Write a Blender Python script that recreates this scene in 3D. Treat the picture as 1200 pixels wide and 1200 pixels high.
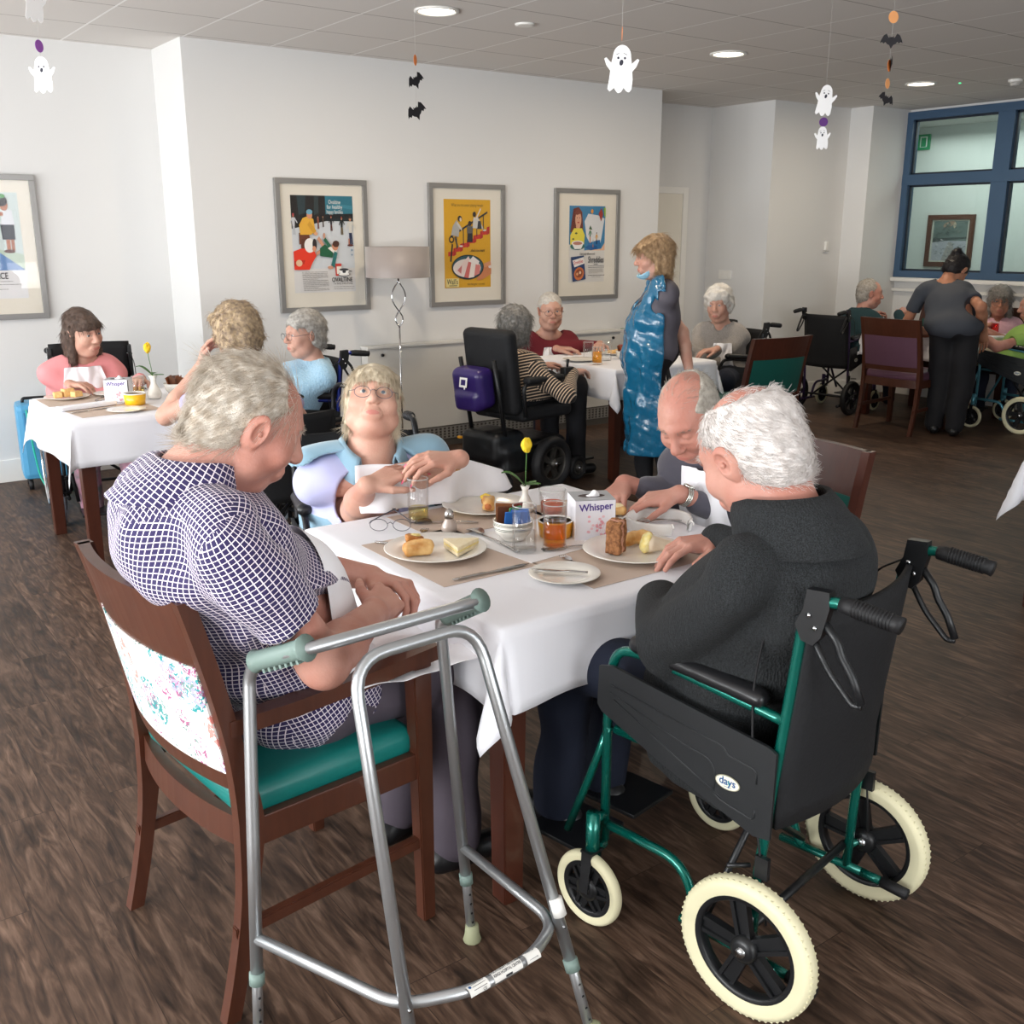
import bpy, bmesh, math, random
import numpy as np
from math import sin, cos, pi, radians, atan, atan2, sqrt
from mathutils import Vector, Matrix, Euler
from mathutils.bvhtree import BVHTree
random.seed(7); RNG = np.random.RandomState(11)
for o in list(bpy.data.objects): bpy.data.objects.remove(o)
SC = bpy.context.scene
COL = SC.collection
V = Vector
# ------------------------------------------------------------------ camera, world, lights, exposure
TH = atan(324/1193.0)
cam_d = bpy.data.cameras.new('camera'); cam = bpy.data.objects.new('camera', cam_d); COL.objects.link(cam)
cam_d.sensor_width = 36; cam_d.sensor_fit = 'HORIZONTAL'; cam_d.lens = 36*1193/1200.0
cam_d.clip_start = 0.05; cam_d.clip_end = 60
cam.location = (0, 0, 1.6); cam.rotation_euler = (pi/2-TH, 0, -radians(36))
SC.camera = cam
SC.view_settings.view_transform = 'Standard'; SC.view_settings.look = 'None'
SC.view_settings.gamma = 1; SC.view_settings.use_curve_mapping = False
SC.view_settings.exposure = 0.16
SC.cycles.transparent_max_bounces = 40; SC.cycles.max_bounces = 10; SC.cycles.caustics_reflective = False; SC.cycles.caustics_refractive = False
w = bpy.data.worlds.new('daylight'); SC.world = w; w.use_nodes = True
bg = w.node_tree.nodes['Background']; bg.inputs[0].default_value = (0.80, 0.90, 1.0, 1); bg.inputs[1].default_value = 2.0
def area(name, loc, target, sx, sy, power, col=(1, 1, 1)):
    d = bpy.data.lights.new(name, 'AREA'); d.shape = 'RECTANGLE'; d.size = sx; d.size_y = sy; d.energy = power; d.color = col
    o = bpy.data.objects.new(name, d); COL.objects.link(o); o.location = loc
    o.rotation_euler = (V(target)-V(loc)).to_track_quat('-Z', 'Y').to_euler()
    return o
# daylight through the windows of the left wall and of the wall behind the camera
area('left_window_daylight', (-2.75, 5.0, 1.65), (2, 5.0, 1.3), 4.6, 1.7, 185, (0.93, 0.97, 1.0))
area('left_near_window_daylight', (-2.75, 0.6, 1.65), (2, 0.9, 1.0), 3.0, 1.7, 100, (0.93, 0.97, 1.0))
area('rear_window_daylight', (1.9, -2.9, 1.7), (2.6, 3, 1.0), 3.6, 1.7, 70, (0.97, 0.98, 1.0))
area('left_ceiling_fill', (-2.75, 3.2, .95), (2.5, 3.6, 2.8), 6.5, .5, 255, (1.0, .97, .94))  # added fill low at the left windows, aimed up to brighten the ceiling
area('rear_ceiling_fill', (1.9, -2.9, .95), (3, 1.5, 2.8), 3.8, .5, 40, (1.0, .97, .94))  # added fill behind the camera, also tilted up to brighten the ceiling
area('corridor_fill', (10.4, 6.0, 2.7), (10.4, 6.0, 0), 1.2, 2.5, 34, (0.97, 1.0, 0.99))  # added fill so the corridor behind the glass is lit, no fitting there

# ------------------------------------------------------------------ materials
def lin(c):
    if isinstance(c, str):
        c = [int(c[i:i+2], 16)/255 for i in (0, 2, 4)]
    return tuple((x/12.92 if x <= .04045 else ((x+.055)/1.055)**2.4) for x in c[:3]) + (1,)
_M = {}
def mat(name, col, rough=.5, metal=0, bump=None, mott=None, spec=.5, trans=0, coat=0, sheen=0, emit=0, ior=1.45, sss=0, alpha=1):
    """bump=(scale,strength) noise bump; mott=(scale,amount,col2) noise colour variation"""
    if name in _M: return _M[name]
    m = bpy.data.materials.new(name); m.use_nodes = True; nt = m.node_tree; b = nt.nodes['Principled BSDF']
    b.inputs['Base Color'].default_value = lin(col); b.inputs['Roughness'].default_value = rough
    b.inputs['Metallic'].default_value = metal; b.inputs['Specular IOR Level'].default_value = spec
    b.inputs['Transmission Weight'].default_value = trans; b.inputs['Coat Weight'].default_value = coat
    b.inputs['Sheen Weight'].default_value = sheen; b.inputs['IOR'].default_value = ior; b.inputs['Alpha'].default_value = alpha
    if sss:
        b.inputs['Subsurface Weight'].default_value = sss; b.inputs['Subsurface Radius'].default_value = (.012, .005, .003); b.inputs['Subsurface Scale'].default_value = 1
    if emit:
        b.inputs['Emission Color'].default_value = lin(col); b.inputs['Emission Strength'].default_value = emit
    tc = nt.nodes.new('ShaderNodeTexCoord')
    if bump:
        n = nt.nodes.new('ShaderNodeTexNoise'); n.inputs['Scale'].default_value = bump[0]; n.inputs['Detail'].default_value = 5
        bp = nt.nodes.new('ShaderNodeBump'); bp.inputs['Strength'].default_value = bump[1]; bp.inputs['Distance'].default_value = .01
        nt.links.new(tc.outputs['Object'], n.inputs['Vector']); nt.links.new(n.outputs['Fac'], bp.inputs['Height']); nt.links.new(bp.outputs['Normal'], b.inputs['Normal'])
    if mott:
        n = nt.nodes.new('ShaderNodeTexNoise'); n.inputs['Scale'].default_value = mott[0]; n.inputs['Detail'].default_value = 4
        mx = nt.nodes.new('ShaderNodeMix'); mx.data_type = 'RGBA'
        mx.inputs[6].default_value = lin(col); mx.inputs[7].default_value = lin(mott[2])
        rp = nt.nodes.new('ShaderNodeMapRange'); rp.inputs['From Min'].default_value = .35; rp.inputs['From Max'].default_value = .65; rp.inputs['To Max'].default_value = mott[1]
        nt.links.new(tc.outputs['Object'], n.inputs['Vector']); nt.links.new(n.outputs['Fac'], rp.inputs['Value'])
        nt.links.new(rp.outputs[0], mx.inputs[0]); nt.links.new(mx.outputs[2], b.inputs['Base Color'])
    _M[name] = m
    return m
def nodes(m): return m.node_tree.nodes, m.node_tree.links, m.node_tree.nodes['Principled BSDF']
def wood_mat(name, c1, c2, axis=2, scale=14, rough=.35):
    if name in _M: return _M[name]
    m = mat(name, c1, rough, coat=.15); N, L, b = nodes(m)
    tc = N.new('ShaderNodeTexCoord'); mp = N.new('ShaderNodeMapping'); s = [scale]*3; s[axis] = scale*.12; mp.inputs['Scale'].default_value = s
    n = N.new('ShaderNodeTexNoise'); n.inputs['Scale'].default_value = 3; n.inputs['Detail'].default_value = 6; n.inputs['Distortion'].default_value = .6
    mx = N.new('ShaderNodeMix'); mx.data_type = 'RGBA'; mx.inputs[6].default_value = lin(c1); mx.inputs[7].default_value = lin(c2)
    L.new(tc.outputs['Object'], mp.inputs[0]); L.new(mp.outputs[0], n.inputs['Vector']); L.new(n.outputs['Fac'], mx.inputs[0]); L.new(mx.outputs[2], b.inputs['Base Color'])
    return m
def checks_mat(name, base, line, period, width, stripes=False, line2=None, rough=.85):
    """woven check / stripe pattern laid out along the garment's own UV in metres"""
    if name in _M: return _M[name]
    m = mat(name, base, rough, sheen=.1); N, L, b = nodes(m)
    uv = N.new('ShaderNodeUVMap'); uv.uv_map = 'weave'; sp = N.new('ShaderNodeSeparateXYZ'); L.new(uv.outputs[0], sp.inputs[0])
    fs = []
    for k in ((1,) if stripes else (0, 1)):
        d = N.new('ShaderNodeMath'); d.operation = 'DIVIDE'; d.inputs[1].default_value = period; L.new(sp.outputs[k], d.inputs[0])
        f = N.new('ShaderNodeMath'); f.operation = 'FRACT'; L.new(d.outputs[0], f.inputs[0])
        g = N.new('ShaderNodeMath'); g.operation = 'LESS_THAN'; g.inputs[1].default_value = width; L.new(f.outputs[0], g.inputs[0]); fs.append(g)
    mx = N.new('ShaderNodeMix'); mx.data_type = 'RGBA'; mx.inputs[6].default_value = lin(base); mx.inputs[7].default_value = lin(line)
    if stripes: L.new(fs[0].outputs[0], mx.inputs[0])
    else:
        a = N.new('ShaderNodeMath'); a.operation = 'MAXIMUM'; L.new(fs[0].outputs[0], a.inputs[0]); L.new(fs[1].outputs[0], a.inputs[1]); L.new(a.outputs[0], mx.inputs[0])
    L.new(mx.outputs[2], b.inputs['Base Color'])
    return m

# ------------------------------------------------------------------ objects and tags
def tag(o, label=None, cat=None, group=None, kind=None):
    if label: o['label'] = label
    if cat: o['category'] = cat
    if group: o['group'] = group
    if kind: o['kind'] = kind
    return o
def thing(name, label, cat, loc=(0, 0, 0), rz=0, group=None):
    o = bpy.data.objects.new(name, None); o.empty_display_size = .05; COL.objects.link(o)
    o.location = loc; o.rotation_euler = (0, 0, rz)
    return tag(o, label, cat, group)
class MB:
    """mesh builder: verts, faces, material index"""
    def __init__(s): s.v = []; s.f = []; s.m = []; s.mats = []; s.sm = []; s.mi = 0
    def use(s, m):
        if m not in s.mats: s.mats.append(m)
        s.mi = s.mats.index(m); return s
    def add(s, vs, fs, smooth=False):
        b = len(s.v); s.v += [tuple(p) for p in vs]
        for f in fs: s.f.append([i+b for i in f]); s.m.append(s.mi); s.sm.append(smooth)
        return s
    def box(s, c, d, R=None, bev=0):
        hx, hy, hz = d[0]/2, d[1]/2, d[2]/2
        if bev:
            bm = bmesh.new(); bmesh.ops.create_cube(bm, size=1); bmesh.ops.scale(bm, vec=d, verts=bm.verts)
            bmesh.ops.bevel(bm, geom=bm.edges[:], offset=bev, segments=2, affect='EDGES', profile=.6)
            vs = [v.co.copy() for v in bm.verts]; bm.verts.index_update(); fs = [[v.index for v in f.verts] for f in bm.faces]; bm.free()
        else:
            vs = [V((x, y, z)) for z in (-hz, hz) for y in (-hy, hy) for x in (-hx, hx)]
            fs = [(0, 2, 3, 1), (4, 5, 7, 6), (0, 1, 5, 4), (2, 6, 7, 3), (0, 4, 6, 2), (1, 3, 7, 5)]
        c = V(c)
        if R is None: vs = [v+c for v in vs]
        else: vs = [R @ v+c for v in vs]
        return s.add(vs, fs, False)
    def span(s, a, b, bev=0):
        a = V(a); b = V(b); return s.box((a+b)/2, [abs(b[i]-a[i]) for i in range(3)], None, bev)
    def beam(s, a, b, w, h, up=(0, 0, 1), bev=0, w2=None, h2=None):
        a = V(a); b = V(b); d = (b-a); L = d.length; d.normalize(); u = V(up); x = d.cross(u)
        if x.length < 1e-4: x = V((1, 0, 0))
        x.normalize(); u = x.cross(d); w2 = w2 or w; h2 = h2 or h
        vs = []
        for p, ww, hh in ((a, w, h), (b, w2, h2)):
            vs += [p-x*ww/2-u*hh/2, p+x*ww/2-u*hh/2, p+x*ww/2+u*hh/2, p-x*ww/2+u*hh/2]
        fs = [(3, 2, 1, 0), (4, 5, 6, 7), (0, 1, 5, 4), (1, 2, 6, 5), (2, 3, 7, 6), (3, 0, 4, 7)]
        if bev:
            bm = bmesh.new(); bv = [bm.verts.new(p) for p in vs]; [bm.faces.new([bv[i] for i in f]) for f in fs]
            bmesh.ops.bevel(bm, geom=bm.edges[:], offset=bev, segments=2, affect='EDGES'); bm.verts.index_update()
            vs = [v.co.copy() for v in bm.verts]; fs = [[v.index for v in f.verts] for f in bm.faces]; bm.free()
        return s.add(vs, fs)
    def tube(s, pts, r, n=10, cap=True, fillet=0, closed=False):
        pts = [V(p) for p in pts]
        if fillet: pts = fillet_path(pts, fillet)
        m = len(pts); rs = r if isinstance(r, (list, tuple)) else [r]*m
        if len(rs) != m: rs = [rs[0]+(rs[-1]-rs[0])*i/(m-1) for i in range(m)]
        vs = []; fs = []; up = None
        for i, p in enumerate(pts):
            if closed: t = pts[(i+1) % m]-pts[i-1]
            else: t = pts[min(i+1, m-1)]-pts[max(i-1, 0)]
            t.normalize()
            if up is None:
                up = V((0, 0, 1)) if abs(t.z) < .9 else V((1, 0, 0))
            x = t.cross(up)
            if x.length < 1e-5: x = t.cross(V((0, 1, 0)))
            x.normalize(); up = x.cross(t).normalized()
            for k in range(n):
                a = 2*pi*k/n; vs.append(p+(x*cos(a)+up*sin(a))*rs[i])
        mm = m if closed else m-1
        for i in range(mm):
            j = (i+1) % m
            for k in range(n): fs.append((i*n+k, i*n+(k+1) % n, j*n+(k+1) % n, j*n+k))
        if cap and not closed: fs += [tuple(range(n))[::-1], tuple(range((m-1)*n, m*n))]
        return s.add(vs, fs, True)
    def lathe(s, prof, c=(0, 0, 0), n=32, R=None, cap=True, smooth=True):
        vs = []; fs = []; m = len(prof); c = V(c)
        for r, z in prof:
            for k in range(n):
                p = V((r*cos(2*pi*k/n), r*sin(2*pi*k/n), z)); vs.append((R @ p if R else p)+c)
        for i in range(m-1):
            for k in range(n): fs.append((i*n+k, i*n+(k+1) % n, (i+1)*n+(k+1) % n, (i+1)*n+k))
        if cap:
            if prof[0][0] > 1e-5: fs.append(tuple(range(n))[::-1])
            if prof[-1][0] > 1e-5: fs.append(tuple(range((m-1)*n, m*n)))
        return s.add(vs, fs, smooth)
    def prism(s, poly, z0, z1, fn=None):
        """poly 2D outline extruded z0..z1, mapped by fn(x,y,z)->point"""
        fn = fn or (lambda x, y, z: V((x, y, z))); n = len(poly)
        vs = [fn(x, y, z0) for x, y in poly]+[fn(x, y, z1) for x, y in poly]
        fs = [tuple(range(n))[::-1], tuple(range(n, 2*n))]+[(k, (k+1) % n, (k+1) % n+n, k+n) for k in range(n)]
        return s.add(vs, fs)
    def grid(s, P, nu, nv, smooth=True, wrap=False):
        fs = [(i*nv+j, (i+1)*nv+j, (i+1)*nv+j+1, i*nv+j+1) for i in range(nu-1) for j in range(nv-1)]
        return s.add(P, fs, smooth)
    def build(s, name, m=None, parent=None, loc=None, uv=None):
        me = bpy.data.meshes.new(name); me.from_pydata(s.v, [], s.f)
        ms = s.mats if s.mats else [m]
        for x in ms: me.materials.append(x)
        me.polygons.foreach_set('use_smooth', s.sm)
        if s.mats: me.polygons.foreach_set('material_index', s.m)
        me.update()
        o = bpy.data.objects.new(name, me); COL.objects.link(o)
        if parent is not None: o.parent = parent
        if loc is not None: o.location = loc
        return o
def fillet_path(pts, r, k=6):
    out = [pts[0]]
    for i in range(1, len(pts)-1):
        a, b, c = pts[i-1], pts[i], pts[i+1]; d1 = (a-b); d2 = (c-b)
        rr = min(r, d1.length*.48, d2.length*.48); p = b+d1.normalized()*rr; q = b+d2.normalized()*rr
        for j in range(k+1):
            t = j/k; out.append(p*(1-t)**2+b*2*t*(1-t)+q*t*t)
    out.append(pts[-1]); return out
def fix_normals(o):
    bm = bmesh.new(); bm.from_mesh(o.data); bmesh.ops.recalc_face_normals(bm, faces=bm.faces); bm.to_mesh(o.data); bm.free(); return o
def struct(name, mb, m, parent=None):
    o = mb.build(name, m, parent)
    if parent is None: o['kind'] = 'structure'
    return o
def copy_tree(o, parent=None):
    c = o.copy(); COL.objects.link(c); c.parent = parent
    for ch in list(o.children): copy_tree(ch, c)
    return c
def dup(o, loc, rz, label=None, group=None):
    c = copy_tree(o); c.location = loc; c.rotation_euler = (0, 0, rz)
    if label: c['label'] = label
    if group: c['group'] = group
    return c
def text_mesh(body, size=1.0, align='LEFT', bold=0, sx=1):
    cu = bpy.data.curves.new('t', 'FONT'); cu.body = body; cu.size = size; cu.align_x = align; cu.align_y = 'CENTER'; cu.offset = bold; cu.resolution_u = 3
    ob = bpy.data.objects.new('t', cu); COL.objects.link(ob)
    dg = bpy.context.evaluated_depsgraph_get(); dg.update(); me = bpy.data.meshes.new_from_object(ob.evaluated_get(dg))
    vs = [(v.co.x*sx, v.co.y) for v in me.vertices]; fs = [list(p.vertices) for p in me.polygons]
    bpy.data.objects.remove(ob); bpy.data.curves.remove(cu); bpy.data.meshes.remove(me)
    return vs, fs
class Flat:
    """artwork made of flat coloured shapes stacked a fraction of a millimetre apart (one mesh)"""
    def __init__(s, fn, dz=.00025): s.mb = MB(); s.fn = fn; s.k = 0; s.dz = dz
    def poly(s, pts, m, up=True):
        if up: s.k += 1
        z = s.k*s.dz; s.mb.use(m).add([s.fn(x, y, z) for x, y in pts], [tuple(range(len(pts)))]); return s
    def rect(s, x0, y0, x1, y1, m): return s.poly([(x0, y0), (x1, y0), (x1, y1), (x0, y1)], m)
    def ell(s, cx, cy, rx, ry, m, n=20, rot=0, a0=0, a1=2*pi):
        c, q = cos(rot), sin(rot); pts = []
        for k in range(n if a1-a0 > 6.2 else n+1):
            a = a0+(a1-a0)*k/n; x, y = rx*cos(a), ry*sin(a); pts.append((cx+c*x-q*y, cy+q*x+c*y))
        return s.poly(pts, m)
    def line(s, a, b, w, m):
        dx, dy = b[0]-a[0], b[1]-a[1]; L = sqrt(dx*dx+dy*dy) or 1; nx, ny = -dy/L*w/2, dx/L*w/2
        return s.poly([(a[0]+nx, a[1]+ny), (b[0]+nx, b[1]+ny), (b[0]-nx, b[1]-ny), (a[0]-nx, a[1]-ny)][::-1], m)
    def text(s, body, x, y, size, m, align='LEFT', bold=0, rot=0, sx=1):
        s.k += 1; z = s.k*s.dz; vs, fs = text_mesh(body, size, align, bold, sx); c, q = cos(rot), sin(rot)
        s.mb.use(m).add([s.fn(x+c*a-q*b, y+q*a+c*b, z) for a, b in vs], fs); return s
    def build(s, name, parent=None): return s.mb.build(name, None, parent)
# ------------------------------------------------------------------ implicit surfaces for bodies, clothes, hair, food
def _ry(v): return np.asarray(v, float)
def cap(a, b, ra, rb=None, k=.02, g=0, sub=False): return dict(t='c', a=_ry(a), b=_ry(b), ra=ra, rb=ra if rb is None else rb, k=k, g=g, sub=sub)
def ell(c, r, R=None, k=.02, g=0, sub=False): return dict(t='e', c=_ry(c), r=_ry(r), R=np.eye(3) if R is None else np.array(R), k=k, g=g, sub=sub)
def half(p, n, k=.004): return dict(t='h', p=_ry(p), n=_ry(n), k=k, g=0, sub=True)      # removes what lies on the +n side
def rbox(c, h, r, R=None, k=.02, g=0, sub=False): return dict(t='b', c=_ry(c), h=_ry(h), r=r, R=np.eye(3) if R is None else np.array(R), k=k, g=g, sub=sub)
def warp(fn): return dict(t='w', fn=fn, sub=True, g=0)
def pdist(p, X, Y, Z):
    if p['t'] == 'c':
        a, b = p['a'], p['b']; d = b-a; L2 = max(d.dot(d), 1e-9)
        t = np.clip(((X-a[0])*d[0]+(Y-a[1])*d[1]+(Z-a[2])*d[2])/L2, 0, 1)
        return np.sqrt((X-a[0]-t*d[0])**2+(Y-a[1]-t*d[1])**2+(Z-a[2]-t*d[2])**2)-(p['ra']+(p['rb']-p['ra'])*t)
    if p['t'] == 'e':
        c, r, R = p['c'], p['r'], p['R']; x, y, z = X-c[0], Y-c[1], Z-c[2]
        u = x*R[0, 0]+y*R[1, 0]+z*R[2, 0]; v = x*R[0, 1]+y*R[1, 1]+z*R[2, 1]; w_ = x*R[0, 2]+y*R[1, 2]+z*R[2, 2]
        k0 = np.sqrt((u/r[0])**2+(v/r[1])**2+(w_/r[2])**2); k1 = np.sqrt((u/r[0]**2)**2+(v/r[1]**2)**2+(w_/r[2]**2)**2)
        return k0*(k0-1)/np.maximum(k1, 1e-6)
    if p['t'] == 'b':
        c, h, R = p['c'], p['h'], p['R']; x, y, z = X-c[0], Y-c[1], Z-c[2]
        u = np.abs(x*R[0, 0]+y*R[1, 0]+z*R[2, 0])-h[0]+p['r']; v = np.abs(x*R[0, 1]+y*R[1, 1]+z*R[2, 1])-h[1]+p['r']; q = np.abs(x*R[0, 2]+y*R[1, 2]+z*R[2, 2])-h[2]+p['r']
        return np.sqrt(np.maximum(u, 0)**2+np.maximum(v, 0)**2+np.maximum(q, 0)**2)+np.minimum(np.maximum(np.maximum(u, v), q), 0)-p['r']
    if p['t'] == 'h':
        n = p['n']/np.linalg.norm(p['n']); return -((X-p['p'][0])*n[0]+(Y-p['p'][1])*n[1]+(Z-p['p'][2])*n[2])
def pbox(p, m):
    if p['t'] == 'c':
        r = max(p['ra'], p['rb']); return np.minimum(p['a'], p['b'])-r-m, np.maximum(p['a'], p['b'])+r+m
    if p['t'] == 'e': e = np.abs(p['R']) @ p['r']; return p['c']-e-m, p['c']+e+m
    if p['t'] == 'b': e = np.abs(p['R']) @ p['h']; return p['c']-e-m, p['c']+e+m
def sdf_eval(prims, res, pad=.0):
    add = [p for p in prims if not p['sub']]
    lo = np.min([pbox(p, 0)[0] for p in add], 0)-3*res-pad; hi = np.max([pbox(p, 0)[1] for p in add], 0)+3*res+pad
    n = np.ceil((hi-lo)/res).astype(int)+1
    F = np.full(n, 1.0, np.float32)
    ax = [lo[i]+np.arange(n[i])*res for i in range(3)]
    for p in prims:
        if p['t'] in 'hw': i0 = np.zeros(3, int); i1 = n
        else:
            m = p['k']+3*res+(.03 if not p['sub'] else 0); b0, b1 = pbox(p, m)
            i0 = np.clip(np.floor((b0-lo)/res).astype(int), 0, n); i1 = np.clip(np.ceil((b1-lo)/res).astype(int)+1, 0, n)
            if np.any(i1 <= i0): continue
        sl = tuple(slice(i0[i], i1[i]) for i in range(3))
        X = ax[0][sl[0]][:, None, None]; Y = ax[1][sl[1]][None, :, None]; Z = ax[2][sl[2]][None, None, :]
        f = F[sl]
        if p['t'] == 'w': F[sl] = f+p['fn'](X, Y, Z); continue
        d = pdist(p, X, Y, Z); k = max(p['k'], 1e-5)
        if p['sub']:
            d = -d; h = np.maximum(k-np.abs(f-d), 0)/k; F[sl] = np.maximum(f, d)+h*h*k*.25
        else:
            h = np.maximum(k-np.abs(f-d), 0)/k; F[sl] = np.minimum(f, d)-h*h*k*.25
    return F, lo, res
def surface_net(F, lo, res):
    S = F < 0; n = F.shape
    c = np.zeros((n[0]-1, n[1]-1, n[2]-1), np.uint8)
    for i in (0, 1):
        for j in (0, 1):
            for k in (0, 1): c += S[i:n[0]-1+i, j:n[1]-1+j, k:n[2]-1+k]
    act = np.argwhere((c > 0) & (c < 8)); idx = np.full(c.shape, -1, np.int64); idx[tuple(act.T)] = np.arange(len(act))
    acc = np.zeros((len(act), 3)); cnt = np.zeros(len(act))
    cor = [(i, j, k) for i in (0, 1) for j in (0, 1) for k in (0, 1)]
    for a in cor:
        for d in range(3):
            if a[d]: continue
            b = list(a); b[d] = 1
            fa = F[tuple((act+a).T)]; fb = F[tuple((act+b).T)]; m = (fa < 0) != (fb < 0)
            t = np.where(m, fa/np.where(np.abs(fa-fb) < 1e-12, 1, fa-fb), 0)
            p = np.tile(np.array(a, float), (len(act), 1)); p[:, d] = t
            acc[m] += p[m]; cnt[m] += 1
    verts = (act+acc/cnt[:, None])*res+lo
    quads = []
    for d in range(3):
        e1, e2 = [(1, 2), (2, 0), (0, 1)][d]
        sl0 = [slice(1, -1)]*3; sl0[d] = slice(0, -1); sl1 = [slice(1, -1)]*3; sl1[d] = slice(1, None)
        a = S[tuple(sl0)]; b = S[tuple(sl1)]; m = np.argwhere(a != b); off = np.array([1, 1, 1]); off[d] = 0; g = m+off
        fl = a[tuple(m.T)]
        q = []
        for u, v in ((1, 1), (0, 1), (0, 0), (1, 0)):
            x = g.copy(); x[:, e1] -= u; x[:, e2] -= v; q.append(idx[tuple(x.T)])
        q = np.array(q).T; q[~fl] = q[~fl][:, ::-1]; quads.append(q)
    return verts, np.concatenate(quads)
def sdf_mesh(prims, res):
    F, lo, r = sdf_eval(prims, res); return surface_net(F, lo, r)
def mesh_obj(name, parts, mats, parent=None, org=(0, 0, 0), paint=None, smooth=True, uvfn=None, off=None):
    """parts: list of (verts, faces); org: object origin the verts are taken relative to"""
    vs = np.concatenate([p[0] for p in parts]); fl = []; b = 0
    for v, f in parts:
        fl.append(np.asarray(f)+b); b += len(v)
    me = bpy.data.meshes.new(name); F4 = [f for f in fl if len(f)]
    tot = sum(len(f) for f in F4); o_ = np.asarray(org, float)
    me.vertices.add(len(vs)); me.vertices.foreach_set('co', (vs-o_).astype(np.float32).ravel())
    loops = np.concatenate([f.ravel() for f in F4]); sizes = np.concatenate([np.full(len(f), f.shape[1]) for f in F4])
    me.loops.add(len(loops)); me.loops.foreach_set('vertex_index', loops.astype(np.int32))
    me.polygons.add(tot); st = np.concatenate([[0], np.cumsum(sizes)[:-1]])
    me.polygons.foreach_set('loop_start', st.astype(np.int32)); me.polygons.foreach_set('loop_total', sizes.astype(np.int32))
    me.update(calc_edges=True); me.polygons.foreach_set('use_smooth', np.ones(tot, bool) if smooth else np.zeros(tot, bool))
    for m in (mats if isinstance(mats, (list, tuple)) else [mats]): me.materials.append(m)
    cs = None
    if paint or uvfn:
        cs = np.empty(tot*3, np.float32); me.polygons.foreach_get('center', cs); cs = cs.reshape(-1, 3)+o_
    if paint: me.polygons.foreach_set('material_index', paint(cs).astype(np.int32))
    if uvfn:
        uv = me.uv_layers.new(name='weave'); co = vs[loops]; cc = np.repeat(cs, sizes, axis=0)
        uv.data.foreach_set('uv', uvfn(co, cc).astype(np.float32).ravel())
    me.validate(); me.update()
    o = bpy.data.objects.new(name, me); COL.objects.link(o)
    if parent is not None: o.parent = parent
    return o
def folds(amp, scale, seed=0, n=5, aniso=(1, 1, 1)):
    rs = np.random.RandomState(seed); W = [(rs.normal(size=3)*np.array(aniso), rs.rand()*6.28, rs.rand()*.6+.7) for _ in range(n)]
    def fn(X, Y, Z):
        s = 0
        for d, ph, m in W:
            d = d/np.linalg.norm(d)*scale*m; u = X*d[0]+Y*d[1]+Z*d[2]+ph
            s = s+np.sin(u+1.3*np.sin(u*.37+ph))
        return (s/n*amp*2).astype(np.float32)
    return warp(fn)
# ------------------------------------------------------------------ people
def skin_mat(name, base, blush):
    if name in _M: return _M[name]
    return mat(name, base, .5, mott=(9, .75, blush), bump=(160, .12), sss=.12, spec=.4)
SK = dict(rosy=skin_mat('skin_rosy', 'C29181', 'AE7060'), fair=skin_mat('skin_fair', 'C99F8C', 'B98472'), warm=skin_mat('skin_warm', 'CC9981', 'B97C68'), tan=skin_mat('skin_tan', 'B98468', 'A06A50'))
LIP = mat('lip', 'B87468', .45, sss=.1); SCL = mat('eye_white', 'C9C0B8', .25, coat=.4); IRI = mat('iris', '4A5560', .2, coat=.6); BROW = {}
NAIL = mat('pink_nail_polish', 'D4627A', .2, coat=.5)
class Fr:
    def __init__(s, c, R, k=1.0): s.c = np.asarray(c, float); s.R = np.asarray(R, float); s.k = k
    def p(s, x, y, z): return s.c+s.R @ (np.array([x, y, z])*s.k)
    def d(s, x, y, z): return s.R @ np.array([x, y, z], float)
    def e(s, c, r, k=.012, sub=False, rot=None, g=0):
        R = s.R if rot is None else s.R @ np.array(Euler(rot).to_matrix())
        return ell(s.p(*c), np.array(r)*s.k, R, k*s.k, g, sub)
    def cp(s, a, b, ra, rb=None, k=.012, sub=False, g=0): return cap(s.p(*a), s.p(*b), ra*s.k, (ra if rb is None else rb)*s.k, k*s.k, g, sub)
    def hf(s, p, n, k=.004): return half(s.p(*p), s.d(*n), k)
def unit(v): v = np.asarray(v, float); return v/max(np.linalg.norm(v), 1e-9)
def basis(az, pitch=0, roll=0):
    """columns right, forward, up. az: facing angle in degrees measured from +Y towards +X; pitch>0 looks down; roll>0 tips the head to its right"""
    a = radians(az); M = Euler((0, 0, -a)).to_matrix() @ Euler((-radians(pitch), 0, 0)).to_matrix() @ Euler((0, radians(roll), 0)).to_matrix()
    return np.array(M)
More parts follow.
